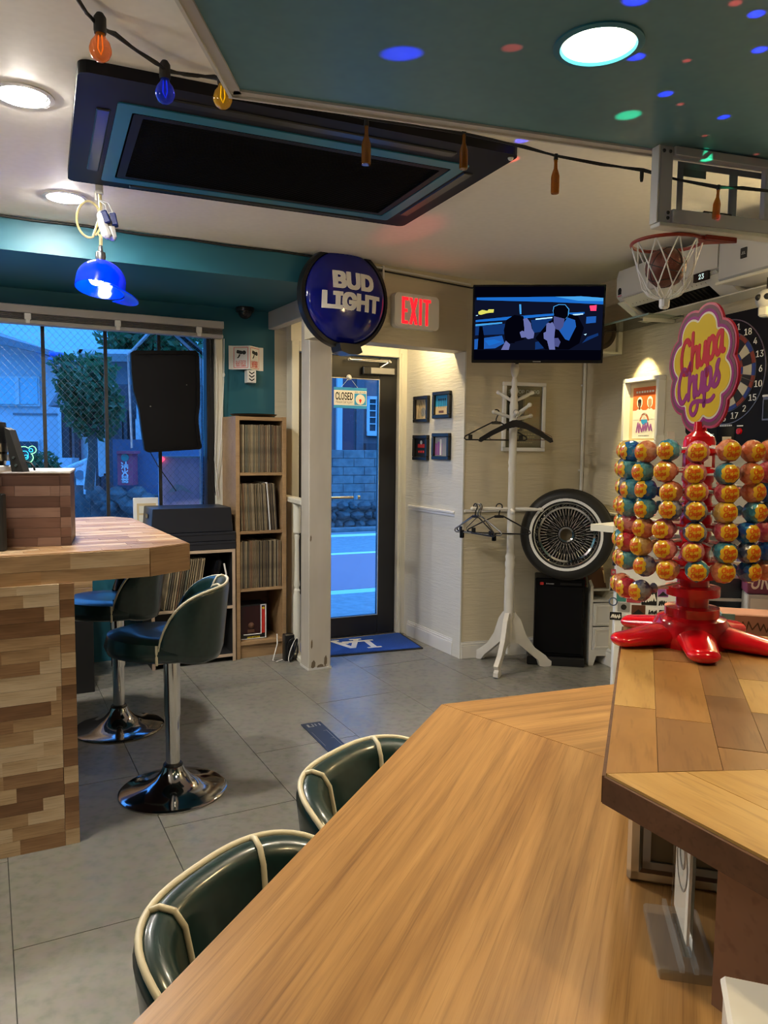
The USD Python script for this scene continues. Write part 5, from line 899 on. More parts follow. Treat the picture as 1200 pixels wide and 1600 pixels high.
for k, (m, lab) in enumerate((("brown_print", "brown illustrated magazine fanned out of the rack of the white cabinet"), ("beige_print", "pale magazine curling out of the rack of the white cabinet"), ("red_print", "red magazine at the back of the rack of the white cabinet"))):
    t = thing("magazine", lab, "magazine", fp(((wq[0], wq[1], 0), WCA), .03 + .015 * k, .03 + .03 * k, .484), WCA - 6, rx=-.35 + .05 * k)
    pg = bx(-.03 - .02 * k, .24, 0, .006, 0, .20 + .02 * k).subdivide().subdivide().subdivide(); v = pg.vertices; v[:, 1] -= .25 * np.clip(.06 - v[:, 0], 0, 1) ** 1.5; pg.vertices = v
    c_ = obj("cover", pg, m, t); obj("pages", mv(pg, 0, .0065, .003), "paper", t)
    obj("cover_print", [bx(.06, .20, -.001, .001, .13, .17), bx(.08, .16, -.001, .001, .03, .11)], ["beige_print", "orange_print", "yellow_print"][k], c_)
# white partition covered in stickers at the end of the bar
pq = at(956, 1066, 2.62); PW = ((pq[0], pq[1], 0), 100)
sp2 = thing("sticker_partition", "white partition at the end of the bar covered in black and colourful stickers", "partition", PW[0], PW[1])
ztop = at(962, 846, 2.62)[2]
obj("panel", bx(0, .75, 0, .05, 0, ztop, .003), "satin_white", sp2); obj("cap", bx(-.004, .76, -.006, .06, ztop, ztop + .035, .003), "trim_grey", sp2)
tip = lp(921, 829, PW, .0); obj("ledge", prism(Polygon([(-.09, .0), (-.02, -.05), (.76, -.05), (.76, .10), (.0, .10)]), ztop + .035, ztop + .058), "cream_frame", sp2)
def stick(px0, py0, px1, py1): a0 = lp(px0, py0, PW); b0 = lp(px1, py1, PW); return a0[0], b0[0], min(a0[1], b0[1]), max(a0[1], b0[1])
M("stick_slate", (.09, .12, .20), .5); M("stick_red", (.42, .05, .07), .5); M("stick_brown", (.10, .035, .015), .5)
SK = [(957, 872, 962, 884, "stick_slate", "", 0), (955, 889, 962, 899, "stick_red", "", 0), (953, 901, 962, 924, "grey_print", "", 0), (964, 919, 978, 940, "green_print", "", 0), (980, 917, 1001, 942, "stick_red", "DELI", 1), (1003, 923, 1026, 946, "black_print", "STORMY", 1), (1028, 935, 1043, 950, "satin_white", "NORTH", 2), (965, 941, 984, 956, "grey_print", "", 0), (987, 945, 1008, 962, "stick_brown", "", 0), (1012, 950, 1028, 964, "satin_white", "PANDA", 2), (1030, 953, 1043, 972, "black_print", "ROCK", 1), (953, 956, 971, 969, "black_print", "SHOP", 1), (974, 959, 992, 974, "satin_white", "CLUB", 2), (994, 964, 1007, 975, "black_print", "BK", 1), (1012, 966, 1025, 974, "satin_white", "Free", 2), (965, 905, 978, 917, "pink_print", "", 0), (1028, 918, 1044, 933, "purple_print", "", 0)]
for i, (x0, y0, x1, y1, m, tx, md) in enumerate(SK):
    a0, a1, z0, z1 = stick(x0, y0, x1, y1); s_ = obj("sticker", plate(rrect(a0, a1, z0, z1, .002, 2), .0, .0008), m, sp2)
    if tx: obj("lettering", scrawl((a1 - a0) * .78, (z1 - z0) * .55, (a0 + a1) / 2, (z0 + z1) / 2, .0008, .0012, i, 5, .10), "paper" if md == 1 else "black_print", s_)
    elif i % 2 == 1: obj("figure", plate(disc((a0 + a1) / 2, (z0 + z1) / 2, min(a1 - a0, z1 - z0) * .3, 5), .0008, .0012), "grey_print" if m != "grey_print" else "black_print", s_)
    else: obj("figure", plate(Polygon([(a0 + .001, z0 + .002), ((a0 + a1) / 2, z0 + (z1 - z0) * .6), (a1 - .001, z0 + .004)]), .0008, .0012), "black_print", s_)
a0, a1, z0, z1 = stick(954, 933, 962, 947); s_ = obj("sticker", plate(disc((a0 + a1) / 2, (z0 + z1) / 2, (z1 - z0) / 2, 8).difference(disc((a0 + a1) / 2, (z0 + z1) / 2, (z1 - z0) * .36, 8)), 0, .0008), "stick_slate", sp2)

# =================================================================== RIGHT WALL: AIR CONDITIONER, GLASS SHELF AND SPEAKER, DARTBOARD
xa, za = lp(965, 489, RWL, .22); AX0 = xa; ACZ = 2.08
ac = thing("wall_air_conditioner", "long white wall air conditioner with open flap on the right wall", "air conditioner", fp(RWL, AX0, -.001, ACZ), RWL[1])
AL = .80; AH = .265
prof_ac = Polygon([(0, 0), (0, AH), (-.17, AH), (-.215, AH - .02), (-.225, AH - .06), (-.224, .100), (-.206, .084), (-.060, .006), (-.03, 0)])
def extr_x(poly, x0, x1, m): 
    pr_ = prism(poly, 0, x1 - x0); v = pr_.vertices.copy(); pr_.vertices = np.stack([x0 + v[:, 2], v[:, 0], v[:, 1]], 1); 
    if pr_.volume < 0: pr_.invert()
    return pr_
obj("casing", extr_x(prof_ac, 0, AL, 0), "ac_white", ac, smooth=25); obj("front_panel", extr_x(Polygon([(-.226, .104), (-.229, AH - .06), (-.219, AH - .02), (-.222, AH - .018), (-.234, AH - .06), (-.231, .100)]), .004, AL - .004, 0), "ac_white", ac, smooth=25)
obj("outlet", extr_x(Polygon([(-.200, .0815), (-.075, .0145), (-.078, .0095), (-.203, .0765)]), .07, AL - .06, 0), "satin_black", ac)
for k in range(20): obj("vane", extr_x(Polygon([(-.185, .072), (-.085, .018), (-.088, .006), (-.188, .060)]), .09 + k * .032, .093 + k * .032, 0), "matte_black", ac)
obj("flap", extr_x(Polygon([(-.222, .094), (-.165, .050), (-.168, .046), (-.226, .090)]), .05, AL - .02, 0), "cream_frame", ac); obj("flap", extr_x(Polygon([(-.150, -.012), (-.050, -.022), (-.050, -.028), (-.150, -.018)]), .03, AL + .25, 0), "cream_frame", ac)
for xe0, xe1 in ((0, .06), (AL - .12, AL)): obj("end_cap", extr_x(Polygon([(-.212, .082), (-.07, .006), (-.09, -.012), (-.222, .074)]), xe0, xe1, 0), "ac_white", ac)
ME("display_glow", (.7, .9, .85), .9); obj("display", bx(AL - .16, AL - .06, -.235, -.222, .060, .098), "gloss_black", ac); obj("digits", mv(words("23", .022, AL - .105, .079, 0, .0006, width=.036), 0, -.235), "display_glow", ac)
obj("sticker", mv(plate(affinity.translate(disc(0, 0, .016, 4).union(sbox(-.015, -.02, .015, .0)), .034, .135), 0, .001), 0, -.2325), "black_print", ac); obj("sticker_note", mv(plate(sbox(.016, .104, .052, .111), 0, .001), 0, -.2325), "pink_print", ac)
xj, zj = lp(1116, 402, RWL, .30); 
jb = thing("white_speaker", "pale grey loudspeaker with a small black maker badge beside the air conditioner", "speaker", fp(RWL, xj, -.02, 2.085), RWL[1])
obj("cabinet", bx(0, .36, -.27, 0, 0, .20, .02), "ac_grey", jb, smooth=25); obj("front_edge", bx(.005, .36, -.275, -.262, -.004, .008, .002), "cream_frame", jb)
xb_, zb_ = lp(1162, 395, RWL, .292); xb_ -= xj; obj("badge", plate(rrect(xb_ - .018, xb_ + .018, zb_ - 2.085 - .022, zb_ - 2.085 + .022, .003), .270, .273), "black_print", jb); obj("badge_letters", mv(words("JBL", .012, xb_, zb_ - 2.085, 0, .0006, width=.026), 0, -.273), "grey_print", jb)
t = thing("skull_ornament", "small pale ornament with dark eyes hanging below the air conditioner", "ornament", at(1198, 468, 3.35), 140)
obj("head", ball(.045, (0, 0, 0), 3), "dull_white", t, smooth=True); obj("jaw", bx(-.022, .022, -.035, .02, -.075, -.03, .008), "cream_frame", t); obj("eye", [ball(.014, (-.018, -.036, .006)), ball(.014, (.018, -.036, .006))], "black_print", t, smooth=True); obj("hanger", bar((0, .0, .04), (0, 0, .20), .003), "satin_black", t)
# corner glass shelf with a small speaker
g0 = lp(938, 512, RWL, .22); g1_ = lp(1003, 494, RWL, .22); GZ = (g0[1] + g1_[1]) / 2
gs = thing("glass_shelf", "greenish glass shelf in the corner below the air conditioner", "shelf", fp(RWL, .06, -.002, GZ), RWL[1])
obj("glass", bx(0, g1_[0] - .0, -.22, 0, 0, .010, .001), "thin_glass", gs); M("glass_edge", (.30, .42, .36), .2); obj("glass_edge", bx(0, g1_[0], -.222, -.2195, 0, .010), "glass_edge", gs); obj("bracket", bx(g1_[0] - .08, g1_[0] - .07, -.2, 0, -.02, 0, .002), "cream_frame", gs)
M("cone_brown", (.045, .03, .018), .6)
KZ = 1.928; KH = GZ - .002 - KZ
cs_ = thing("corner_speaker", "cream box speaker with a dark round cone under the glass shelf in the corner", "speaker", fp(RWL, .14, -.004, KZ), RWL[1])
obj("cabinet", bx(0, .25, -.255, 0, 0, KH, .004), "cream_frame", cs_); obj("side_board", bx(.0, .275, -.03, 0, -.006, KH, .003), "cream_frame", cs_); obj("bottom_board", bx(-.01, .275, -.26, 0, -.014, -.001, .002), "cream_frame", cs_)
cone = rot(lathe([(0, .02), (.03, .025), (.04, .01), (.075, .012), (.085, .022), (.10, .022), (.105, .010), (.105, 0), (0, 0)], 40), PI / 2, (0, 1, 0)); cone.apply_translation([.25, -.145, KH - .005]); cone = cone.slice_plane([0, 0, KH - .001], [0, 0, -1]); obj("cone", cone, "cone_brown", cs_, smooth=35)
# dartboard
dx, dz = lp(1132, 582, RWL, .05)
db = thing("dartboard", "electronic dartboard with black surround and white numbers on the right wall", "dartboard", fp(RWL, dx, -.001, dz), RWL[1])
oc = Polygon([(-.275, .27), (.36, .27), (.40, .22), (.40, -.20), (.30, -.30), (.16, -.355), (-.02, -.365), (-.20, -.34), (-.275, -.28)]).buffer(-.01).buffer(.02)
M("board_black", (.006, .006, .007), .5, specular_ior_level=.25)
obj("surround", plate(oc, 0, .035), "board_black", db, smooth=30); obj("ring", plate(disc(0, 0, .252, 24).difference(disc(0, 0, .247, 24)), .035, .039), "steel_grey", db); obj("number_ring", plate(disc(0, 0, .247, 24).difference(disc(0, 0, .192, 24)), .035, .037), "board_black", db)
NUM = [20, 1, 18, 4, 13, 6, 10, 15, 2, 17, 3, 19, 7, 16, 8, 11, 14, 9, 12, 5]
M("dart_cream", (.62, .57, .42), .5); M("dart_black", (.02, .02, .02), .5); M("dart_blue", (.03, .06, .28), .45); M("dart_red", (.26, .05, .03), .45)
def sector(r0, r1, a0, a1): 
    n = 4; an = np.linspace(a0, a1, n); return Polygon([(r0 * math.sin(x), r0 * math.cos(x)) for x in an] + [(r1 * math.sin(x), r1 * math.cos(x)) for x in an[::-1]]).buffer(-.0011)
seg = obj("segment_bed", plate(disc(0, 0, .192, 24), .035, .0385), "steel_grey", db)
for k in range(20):
    a0, a1 = 2 * PI * (k - .5) / 20, 2 * PI * (k + .5) / 20
    for r0, r1, m in ((.022, .096, "dart_black" if k % 2 == 0 else "dart_cream"), (.096, .114, "dart_red" if k % 2 == 0 else "dart_blue"), (.114, .170, "dart_black" if k % 2 == 0 else "dart_cream"), (.170, .190, "dart_red" if k % 2 == 0 else "dart_blue")): obj("segment", plate(sector(r0, r1, a0, a1), .0385, .043), m, db)
    an = 2 * PI * k / 20; obj("number", words(str(NUM[k]), .030, .220 * math.sin(an), .220 * math.cos(an), .037, .0395, bold=False), "white_print", db)
obj("bull", plate(disc(0, 0, .02, 12), .0385, .044), "dart_red", db); obj("bull", plate(disc(0, 0, .009, 12), .044, .0455), "dart_blue", db)
obj("wire", bar((.02, -.044, .0), (.20, -.044, -.062), .0015, 5), "silver", db)
obj("display", plate(rrect(-.05, .075, -.335, -.262, .004), .035, .037), "gloss_black", db); obj("lettering", rows_of_bars(.085, .008, .012, -.256, 7, .035, .0365, 1), "white_print", db, kind="stuff"); obj("lettering", rows_of_bars(.09, .008, .02, -.345, 7, .035, .0365, 2), "white_print", db, kind="stuff")
obj("button", rot(lathe([(0, 0), (.016, 0), (.014, .010), (0, .012)], 20), PI / 2, (1, 0, 0)), "red_plastic", db, smooth=40, loc=(.105, -.035, -.285)); obj("button", rot(lathe([(0, 0), (.010, 0), (.009, .008), (0, .009)], 16), PI / 2, (1, 0, 0)), "yellow_print", db, smooth=40, loc=(-.085, -.035, -.315))
obj("button_label", [plate(sbox(.085, -.262, .125, -.256), .035, .0362), plate(sbox(-.10, -.300, -.07, -.295), .035, .0362), plate(sbox(.26, .20, .33, .215), .035, .037)], "white_print", db); obj("coin_slot", [bx(.245, .315, -.042, -.035, -.24, -.13, .002)], "steel_grey", db); obj("coin_slot", bx(.255, .305, -.044, -.042, -.23, -.145), "gloss_black", db); obj("slot_cap", bx(.243, .318, -.044, -.035, -.132, -.122, .002), "white_print", db)
# =================================================================== BASKETBALL HOOP
HP = np.array([.771, 2.291, 0]); HA = 72.5
hoop = thing("basketball_hoop", "mini basketball hoop with grey backboard frame fixed to the edge of the teal ceiling", "basketball hoop", (HP[0], HP[1], 2.0), HA)
M("frame_grey", (.40, .40, .46), .4); BWd = .56
obj("side_bar", bx(0, .045, -.022, .0, 0, .215, .003), "frame_grey", hoop); obj("side_bar", bx(.375, .42, -.022, 0, 0, .215, .003), "frame_grey", hoop)
obj("back_edge", bx(-.005, .0, -.022, .012, 0.0, .215, .001), "dull_white", hoop)
obj("rail", bx(.045, .375, -.03, -.004, .190, .215, .002), "frame_grey", hoop); obj("rail", bx(.045, .56, -.03, -.004, .0, .040, .002), "frame_grey", hoop); obj("bottom_lip", bx(0, .56, -.030, .014, -.012, .0, .002), "dull_white", hoop)
obj("board", bx(.0, .56, .004, .010, .0, .215), "clear_acrylic", hoop); obj("board_border", [bx(.085, .105, .010, .012, .02, .19), bx(.085, .47, .010, .012, .030, .05), bx(.085, .47, .010, .012, .172, .19), bx(.27, .30, .010, .012, .03, .19)], "frame_grey", hoop)
obj("label", bx(.105, .185, .010, .0125, .150, .178), "grey_print", hoop); obj("handle", bx(.165, .27, -.012, -.002, .040, .052, .004), "satin_black", hoop)
obj("bolt", [rot(lathe([(0, 0), (.0055, 0), (.004, .003), (0, .004)], 10), PI / 2, (1, 0, 0)).apply_translation((x, -.022, z)) for x, z in ((.012, .20), (.033, .20), (.033, .03), (.033, .015), (.387, .20), (.408, .20), (.408, .03), (.408, .015))], "satin_black", hoop)
o2 = D(HA); RC = np.array(at(1042, 374, 2.43)) - np.array([HP[0], HP[1], 2.0]); rcx, rcy, rcz = RC @ D(HA), RC @ D(HA - 90), -.018
M("rim_red", (.26, .02, .008), .4); th = np.linspace(0, 2 * PI, 48, endpoint=False); RR = .104
obj("rim", tube(np.stack([rcx + RR * np.cos(th), rcy + RR * np.sin(th), rcz + 0 * th], 1), .0055, 8, True), "rim_red", hoop, smooth=True); obj("rim_bracket", [prism(Polygon([(rcx + .03, rcy - RR * .95), (rcx + .10, .012), (rcx + .18, .012), (rcx + .09, rcy - RR * .4)]), rcz - .006, rcz + .004), bx(rcx + .06, rcx + .17, .0, .016, rcz - .006, rcz + .016)], "rim_red", hoop)
bz_ = at(1036, 419, 2.43)[2] - 2.0; zc0, zc1, zc2, zc3 = rcz, rcz - .075, rcz - .135, rcz - .168
nt = []; NP = 10
for k in range(NP):
    p = lambda i, r_, z: np.array([rcx + r_ * math.cos(2 * PI * i / NP), rcy + r_ * math.sin(2 * PI * i / NP), z])
    for s_ in (.5, -.5):
        nt.append(tube([p(k, RR, zc0), p(k + s_, .086, zc1)], .0022, 5)); nt.append(tube([p(k + s_, .086, zc1), p(k, .066, zc2), p(k - s_ * .4, .048, zc2 - .022), p(k - s_, .018, zc3)], .0022, 5))
obj("net", nt, "white_print", hoop); obj("net_knot", [bx(rcx - .015, rcx + .015, rcy - .012, rcy + .012, zc3 - .03, zc3 + .004, .006)], "white_print", hoop)
bb = thing("basketball", "small brown basketball caught in the net of the hoop", "ball", tuple(fp(((HP[0], HP[1], 2.0), HA), rcx, rcy, bz_ + .002)), 60, rx=.4)
MN("ball_brown", (.11, .022, .012), (.14, .03, .016), .5, (220, 220, 220), 1, bump=.4, dist=.002); Rb = .0605
obj("skin", ball(Rb, (0, 0, 0), 3), "ball_brown", bb, smooth=True)
for ax in range(3): cc = np.stack([Rb * np.cos(th), Rb * np.sin(th), 0 * th], 1); obj("seam", tube(np.roll(cc, ax, 1), .0014, 5, True), "matte_black", bb)
for sg in (1, -1): zz = sg * .034 * np.ones_like(th) + sg * .012 * np.cos(2 * th); rr_ = np.sqrt(Rb ** 2 - zz ** 2); obj("seam", tube(np.stack([rr_ * np.cos(th), rr_ * np.sin(th), zz], 1), .0014, 5, True), "matte_black", bb)
# =================================================================== LOLLIPOP STAND
SC = np.array([.478, 1.172, 1.0503])
ls = thing("lollipop_stand", "red plastic lollipop tree with a yellow flower-shaped sign on top", "lollipop stand", SC, 90)
zTop = at(1087, 713, SC[1])[2] - SC[2]
trunk = [(0, .0), (.055, .0), (.057, .03), (.050, .042), (.040, .045), (.040, .058), (.024, .060), (.024, .075), (.040, .077), (.040, .090), (.024, .092), (.023, .105), (.036, .107), (.036, .116), (.0215, .118)]
for k in range(9): z = .125 + k * .0207; trunk += [(.0215, z), (.0235, z + .003), (.0235, z + .010), (.0215, z + .013)]
trunk += [(.0235, zTop - .02), (.0235, zTop + .022), (.021, zTop + .030), (.010, zTop + .038), (.0085, zTop + .052), (0, zTop + .054)]
obj("trunk", lathe(trunk, 32), "red_plastic", ls, smooth=35)
for hd in (258, 193, 128, 330, 55):
    ea, eb = trimesh.creation.icosphere(2, 1.0), trimesh.creation.icosphere(3, 1.0); pa_ = ea.vertices * [.022, .028, .018] + [.040, 0, .018]; pb_ = eb.vertices * [.018, .023, .011] + [.114, 0, .011]
    obj("foot", trimesh.convex.convex_hull(np.vstack([pa_, pb_])), "red_plastic", ls, smooth=35, loc=(0, 0, 0), a=hd)
# flower sign
FA = 169; fs = obj("sign_board", plate(Polygon(), 0, 1) if False else bx(-.004, .004, -.001, .002, -.01, .03), "red_plastic", ls, loc=(0, 0, zTop + .045), a=FA)
def flower(rx, ry, n, lob, ph):
    u = Polygon([(rx * .80 * math.cos(a_), ry * .80 * math.sin(a_)) for a_ in np.linspace(0, 2 * PI, 40)])
    for k in range(n): a_ = 2 * PI * (k + ph) / n; u = u.union(affinity.scale(disc(0, 0, lob, 10), 1, ry / rx).buffer(0) if False else disc(rx * .66 * math.cos(a_), ry * .66 * math.sin(a_), lob, 10))
    return u
M("sign_yellow", (.62, .44, .006), .6, specular_ior_level=.2); M("sign_crimson", (.40, .010, .035), .35); M("sign_mauve", (.14, .04, .055), .5, specular_ior_level=.25); M("sign_cream", (.66, .60, .42), .4); M("sign_violet", (.26, .015, .17), .55, specular_ior_level=.2); M("sign_red", (.46, .004, .015), .55, specular_ior_level=.2)
FZ = at(1101, 576, SC[1])[2] - SC[2] - zTop - .045; base_f = affinity.rotate(flower(.074, .088, 8, .030, .5), 9, origin=(0, 0)); TF = lambda p: affinity.translate(p, .0, FZ)
for nm, bf, m, t0, t1 in (("sign_edge", .010, "sign_crimson", -.0015, .0025), ("sign_border", .0065, "sign_mauve", .0025, .0029), ("sign_border", .001, "sign_violet", .0029, .0032), ("sign_outline", -.0035, "sign_cream", .0032, .0035), ("sign_face", -.0065, "sign_yellow", .0035, .0038)):
    obj(nm, plate(TF(base_f.buffer(bf)), t0, t1), m, ls, loc=(0, 0, zTop + .045), a=FA)
    if nm == "sign_edge": obj("sign_back", plate(TF(base_f.buffer(bf - .002)), -.002, -.0015), "sign_cream", ls, loc=(0, 0, zTop + .045), a=FA)
GL = {"C": ([[(.85, 1.45), (.6, 1.75), (.25, 1.6), (0, .9), (.1, .2), (.4, -.02), (.8, .25)]], .95), "h": ([[(.25, 1.9), (.05, 0)], [(.1, .5), (.35, 1.0), (.6, .95), (.62, .3), (.7, 0)]], .8), "u": ([[(.05, 1.0), (.0, .3), (.2, 0), (.45, .2), (.62, 1.0)], [(.62, 1.0), (.6, .2), (.75, 0)]], .82),
      "p": ([[(.12, 1.05), (-.05, -.75)], [(.1, .6), (.35, 1.05), (.62, .85), (.55, .2), (.25, 0), (.05, .25)]], .76), "a": ([[(.6, .95), (.25, 1.0), (.02, .5), (.15, .02), (.42, .2), (.62, 1.0)], [(.62, 1.0), (.58, .2), (.75, 0)]], .82), "s": ([[(.6, 1.15), (.45, .7), (.62, .3), (.4, -.02), (.05, .12)], [(.0, .1), (.35, .6), (.58, 1.15)]], .75)}
from shapely.geometry import LineString
from shapely import union_all
def script(word, h, x, y, wd, width, rotd, shear=.18):
    parts, cx_ = [], 0
    for ch in word:
        for st_ in GL[ch][0]:
            p = np.array(st_); n = len(p); tt = np.linspace(0, n - 1, n * 6)
            if n > 2:
                from scipy.interpolate import CubicSpline
                cs2 = CubicSpline(np.arange(n), p); p = cs2(tt)
            parts.append(LineString([(a + cx_, b) for a, b in p]).buffer(wd, quad_segs=3))
        cx_ += GL[ch][1]
    g = union_all(parts); b = g.bounds; k = width / (b[2] - b[0]); g = affinity.affine_transform(g, [k, 0, 0, h, -(b[0] + b[2]) / 2 * k, -.5 * h]); g = affinity.skew(g, xs=math.degrees(math.atan(shear)), origin=(0, 0)); return affinity.translate(affinity.rotate(g, rotd, origin=(0, 0)), x, y).simplify(.0002)
g1w = script("Chupa", .0275, .002, FZ + .021, .150, .116, 15); g2w = script("Chups", .0275, -.004, FZ - .024, .150, .112, 15)
sl_k = dict(loc=(0, 0, zTop + .045), a=FA)
obj("sign_lettering", plate(g1w, .0038, .0043), "sign_red", ls, **sl_k); obj("sign_lettering", plate(g2w, .0038, .0043), "sign_violet", ls, **sl_k)
from scipy.interpolate import CubicSpline
swp = CubicSpline(np.arange(8), np.array([(.036, FZ - .043), (.022, FZ - .050), (.004, FZ - .049), (-.014, FZ - .050), (-.022, FZ - .060), (-.015, FZ - .069), (-.006, FZ - .062), (-.004, FZ - .050)]))(np.linspace(0, 7, 40)); sw_ = LineString(swp).buffer(.0034); obj("sign_swash", plate(sw_, .0038, .0043), "sign_violet", ls, **sl_k)
# lollipops: one of each colour, then copies
LB = .0162
def MCANDY(n, c1, c2): MN("candy_" + n, c1, c2, .2, (90, 90, 90), 1.0, 2, lo=.42, hi=.58, coat_weight=.8, coat_roughness=.05)
MCANDY("blue", (.008, .07, .40), (.03, .22, .55)); MCANDY("teal", (.03, .20, .36), (.12, .40, .52)); MCANDY("peach", (.58, .15, .07), (.74, .34, .20)); MCANDY("pink", (.52, .06, .12), (.74, .28, .30)); MCANDY("cream", (.56, .36, .10), (.74, .55, .26)); MCANDY("red", (.42, .01, .025), (.58, .04, .08)); MCANDY("grey", (.06, .08, .20), (.30, .34, .46))
M("emblem_yellow", (.85, .55, .03), .25, coat_weight=.5); M("emblem_orange", (.76, .14, .006), .3)
em = flower(.0135, .0135, 8, .0056, .5); emt = script("Chupa", .0036, 0, .0038, .20, .0185, 10).union(script("Chups", .0036, 0, -.0048, .20, .0185, 10))
def on_ball(poly, r, sub):
    m = prism(poly, 0, .0002); m = m.subdivide_to_size(sub) if sub else m; v = m.vertices.copy(); f = r + .0002 * (v[:, 2] > .0001); rho = np.hypot(v[:, 0], v[:, 1]) + 1e-9; an = rho / r
    v = np.stack([v[:, 0] / rho * np.sin(an) * f, -np.cos(an) * f, v[:, 1] / rho * np.sin(an) * f], 1); m.vertices = v; return m
EMM = on_ball(em, LB * 1.035, .004); EMT = on_ball(emt, LB * 1.055, None)
PROTO = {}; RN = {}
def lolly(colour, label, loc, hd, tilt, group):
    if colour not in PROTO:
        t = thing("lollipop", label, "lollipop", loc, hd, group, rx=tilt)
        b = ball(LB, (0, 0, 0), 2); n = meshkit.noise(b.vertices * 230, len(PROTO)); b.vertices *= (1 + .12 * (n - .5))[:, None]; w_ = obj("wrapper", b, "candy_" + colour, t, smooth=False)
        obj("emblem", EMM, "emblem_yellow", t, smooth=60); obj("lettering", EMT, "emblem_orange", t)
        obj("wrapper_tail", lathe([(0, .011), (.006, .0125), (.004, .018), (.008, .027), (.0, .026)], 9), "candy_" + colour, t, loc=(0, 0, 0), rx=-PI / 2)
        obj("stick", bar((0, .012, 0), (0, .078, 0), .0018, 8), "white_plastic", t); PROTO[colour] = t; return t
    return copy(PROTO[colour], label, loc, hd, group, rx=tilt)
CN_ = {"blue": "blue", "teal": "teal", "peach": "orange-peach", "pink": "pink", "cream": "pale yellow", "red": "bright red", "grey": "grey-blue"}
# colours as they stand, seen from the left round to the right
ROWS = ["cream blue peach teal pink peach peach peach pink".split(), "grey teal teal peach pink teal peach pink blue".split(), "grey teal blue peach pink pink peach blue teal".split(), "peach teal teal grey grey cream teal grey blue".split(), "teal pink peach pink grey pink blue pink grey".split(), "teal red cream pink pink teal grey blue grey".split(), "peach teal grey peach teal peach blue peach teal".split(), "peach red grey".split()]
yr = [705, 738, 770, 800, 832, 862, 893, 917]
OFF = [0, .25, 0, -.1, .1, 0, -.15, -.2]
for r_ in range(8):
    rad = .1035 + .002 * (r_ % 2); zz = at(1087, yr[r_], SC[1] - (rad if r_ < 7 else .0))[2]
    for c_ in range(len(ROWS[r_])):
        hd = 202 + (4 - c_) * 21.5 + OFF[r_] * 8 + rnd.uniform(-2, 2)    # outward heading; 202 looks straight at the camera
        loc = SC * [1, 1, 0] + D(hd) * rad + [0, 0, zz + rnd.uniform(-.002, .002)]
        col = ROWS[r_][c_]; nm_ = ["top row", "second row", "third row", "fourth row", "fifth row", "sixth row", "seventh row", "short bottom row"][r_]
        lolly(col, f"{CN_[col]} lollipop, {ordn(c_ + 1)} from left in the {nm_} of the red stand", loc, hd - 90, rnd.uniform(-.12, .12), "lollipops on the red stand")
for r_ in range(8):
    zz = at(1087, yr[r_], SC[1] - .10)[2] - SC[2]; obj("holder_ring", lathe([(.022, zz - .004), (.034, zz - .003), (.034, zz + .003), (.022, zz + .004), (.022, zz - .004)], 28), "red_plastic", ls, smooth=35)
for k, (px_, py_, hd) in enumerate(((1048, 684, 200), (1031, 690, 150), (1135, 692, 160), (1106, 722, 240))): w_ = at(px_, py_, SC[1] - .05) - SC; obj("price_tag", bx(-.006, .006, 0, .0006, -.007, .009), "paper", ls, loc=w_, a=80 + 20 * k)
# boxes behind the stand
BK = ((.545, 1.385, 0), 122); tbk = thing("back_shelf", "dark low shelf behind the lollipop stand carrying game boxes", "shelf", BK[0], BK[1])
obj("board", bx(-.05, .60, -.02, .34, .985, 1.005, .002), "dark_edge", tbk); obj("metal_edge", bx(-.05, .60, -.026, -.0205, .995, 1.010, .001), "silver", tbk); obj("support", bx(-.04, .59, .06, .10, .881, .985), "brown_panel", tbk)
def boxp(px0, py0, px1, py1, Y): a0, a1 = at(px0, py1, Y), at(px1, py0, Y); return a0, a1[0] - a0[0], a1[2] - a0[2]
a0, w, h = boxp(1076, 905, 1166, 975, 1.52); gb = thing("acrylic_drawers", "clear acrylic drawer box with dark blue contents behind the lollipop stand", "drawer box", (a0[0], a0[1], 1.0055), 96); M("box_navy", (.02, .045, .075), .4)
obj("case", bx(0, w, 0, .10, 0, h + .01, .002), "clear_acrylic", gb); obj("drawer", bx(.004, w - .004, .002, .09, .004, h * .48), "box_navy", gb); obj("drawer", bx(.004, w - .004, .002, .09, h * .54, h * .98), "box_navy", gb); obj("drawer_lip", [bx(.0, w, -.004, 0, h * .48, h * .54), bx(0, w, -.004, 0, h * .98, h * 1.04)], "ac_grey", gb)
a0, w, h = boxp(1126, 955, 1215, 996, 1.36); pb2 = thing("peach_game_box", "peach and teal card game box lying in front on the back shelf", "game box", (a0[0], a0[1], 1.0055), 104); M("box_peach", (.42, .20, .13), .5); M("box_teal", (.14, .25, .25), .5); h = .052
obj("box", bx(0, .16, 0, .06, 0, h, .002), "box_peach", pb2); obj("teal_end", bx(-.0005, .022, -.0008, .0605, .0005, h - .0005), "box_teal", pb2); obj("scribble", scrawl(.055, .018, .058, h * .6, .0002, .0008, 3, 5, .06), "brown_print", pb2); obj("badge", plate(rrect(.095, .14, .008, .030, .004), .0, .0012), "brown_print", pb2); obj("badge_letters", scrawl(.03, .012, .117, .019, .0012, .0018, 8, 3, .10), "paper", pb2)
a0 = at(1166, 968, 1.46); wb = thing("white_game_box", "pale grey game box under the purple card box", "game box", (a0[0], a0[1], 1.0055), 104); obj("box", bx(0, .16, 0, .10, 0, .068, .002), "ac_grey", wb); obj("label", bx(.006, .15, -.001, 0, .008, .060), "white_plastic", wb)
M("box_purple", (.16, .04, .10), .45); M("box_violet", (.05, .04, .12), .45)
ub = thing("card_game_box", "plum coloured card game box with large UNO letters", "game box", (a0[0] - .002, a0[1], 1.0745), 104); obj("box", bx(0, .16, 0, .10, 0, .046, .002), "box_purple", ub); obj("lettering", words("UNO", .026, .034, .024, .0, .0012, width=.052, shear=.12), "paper", ub)
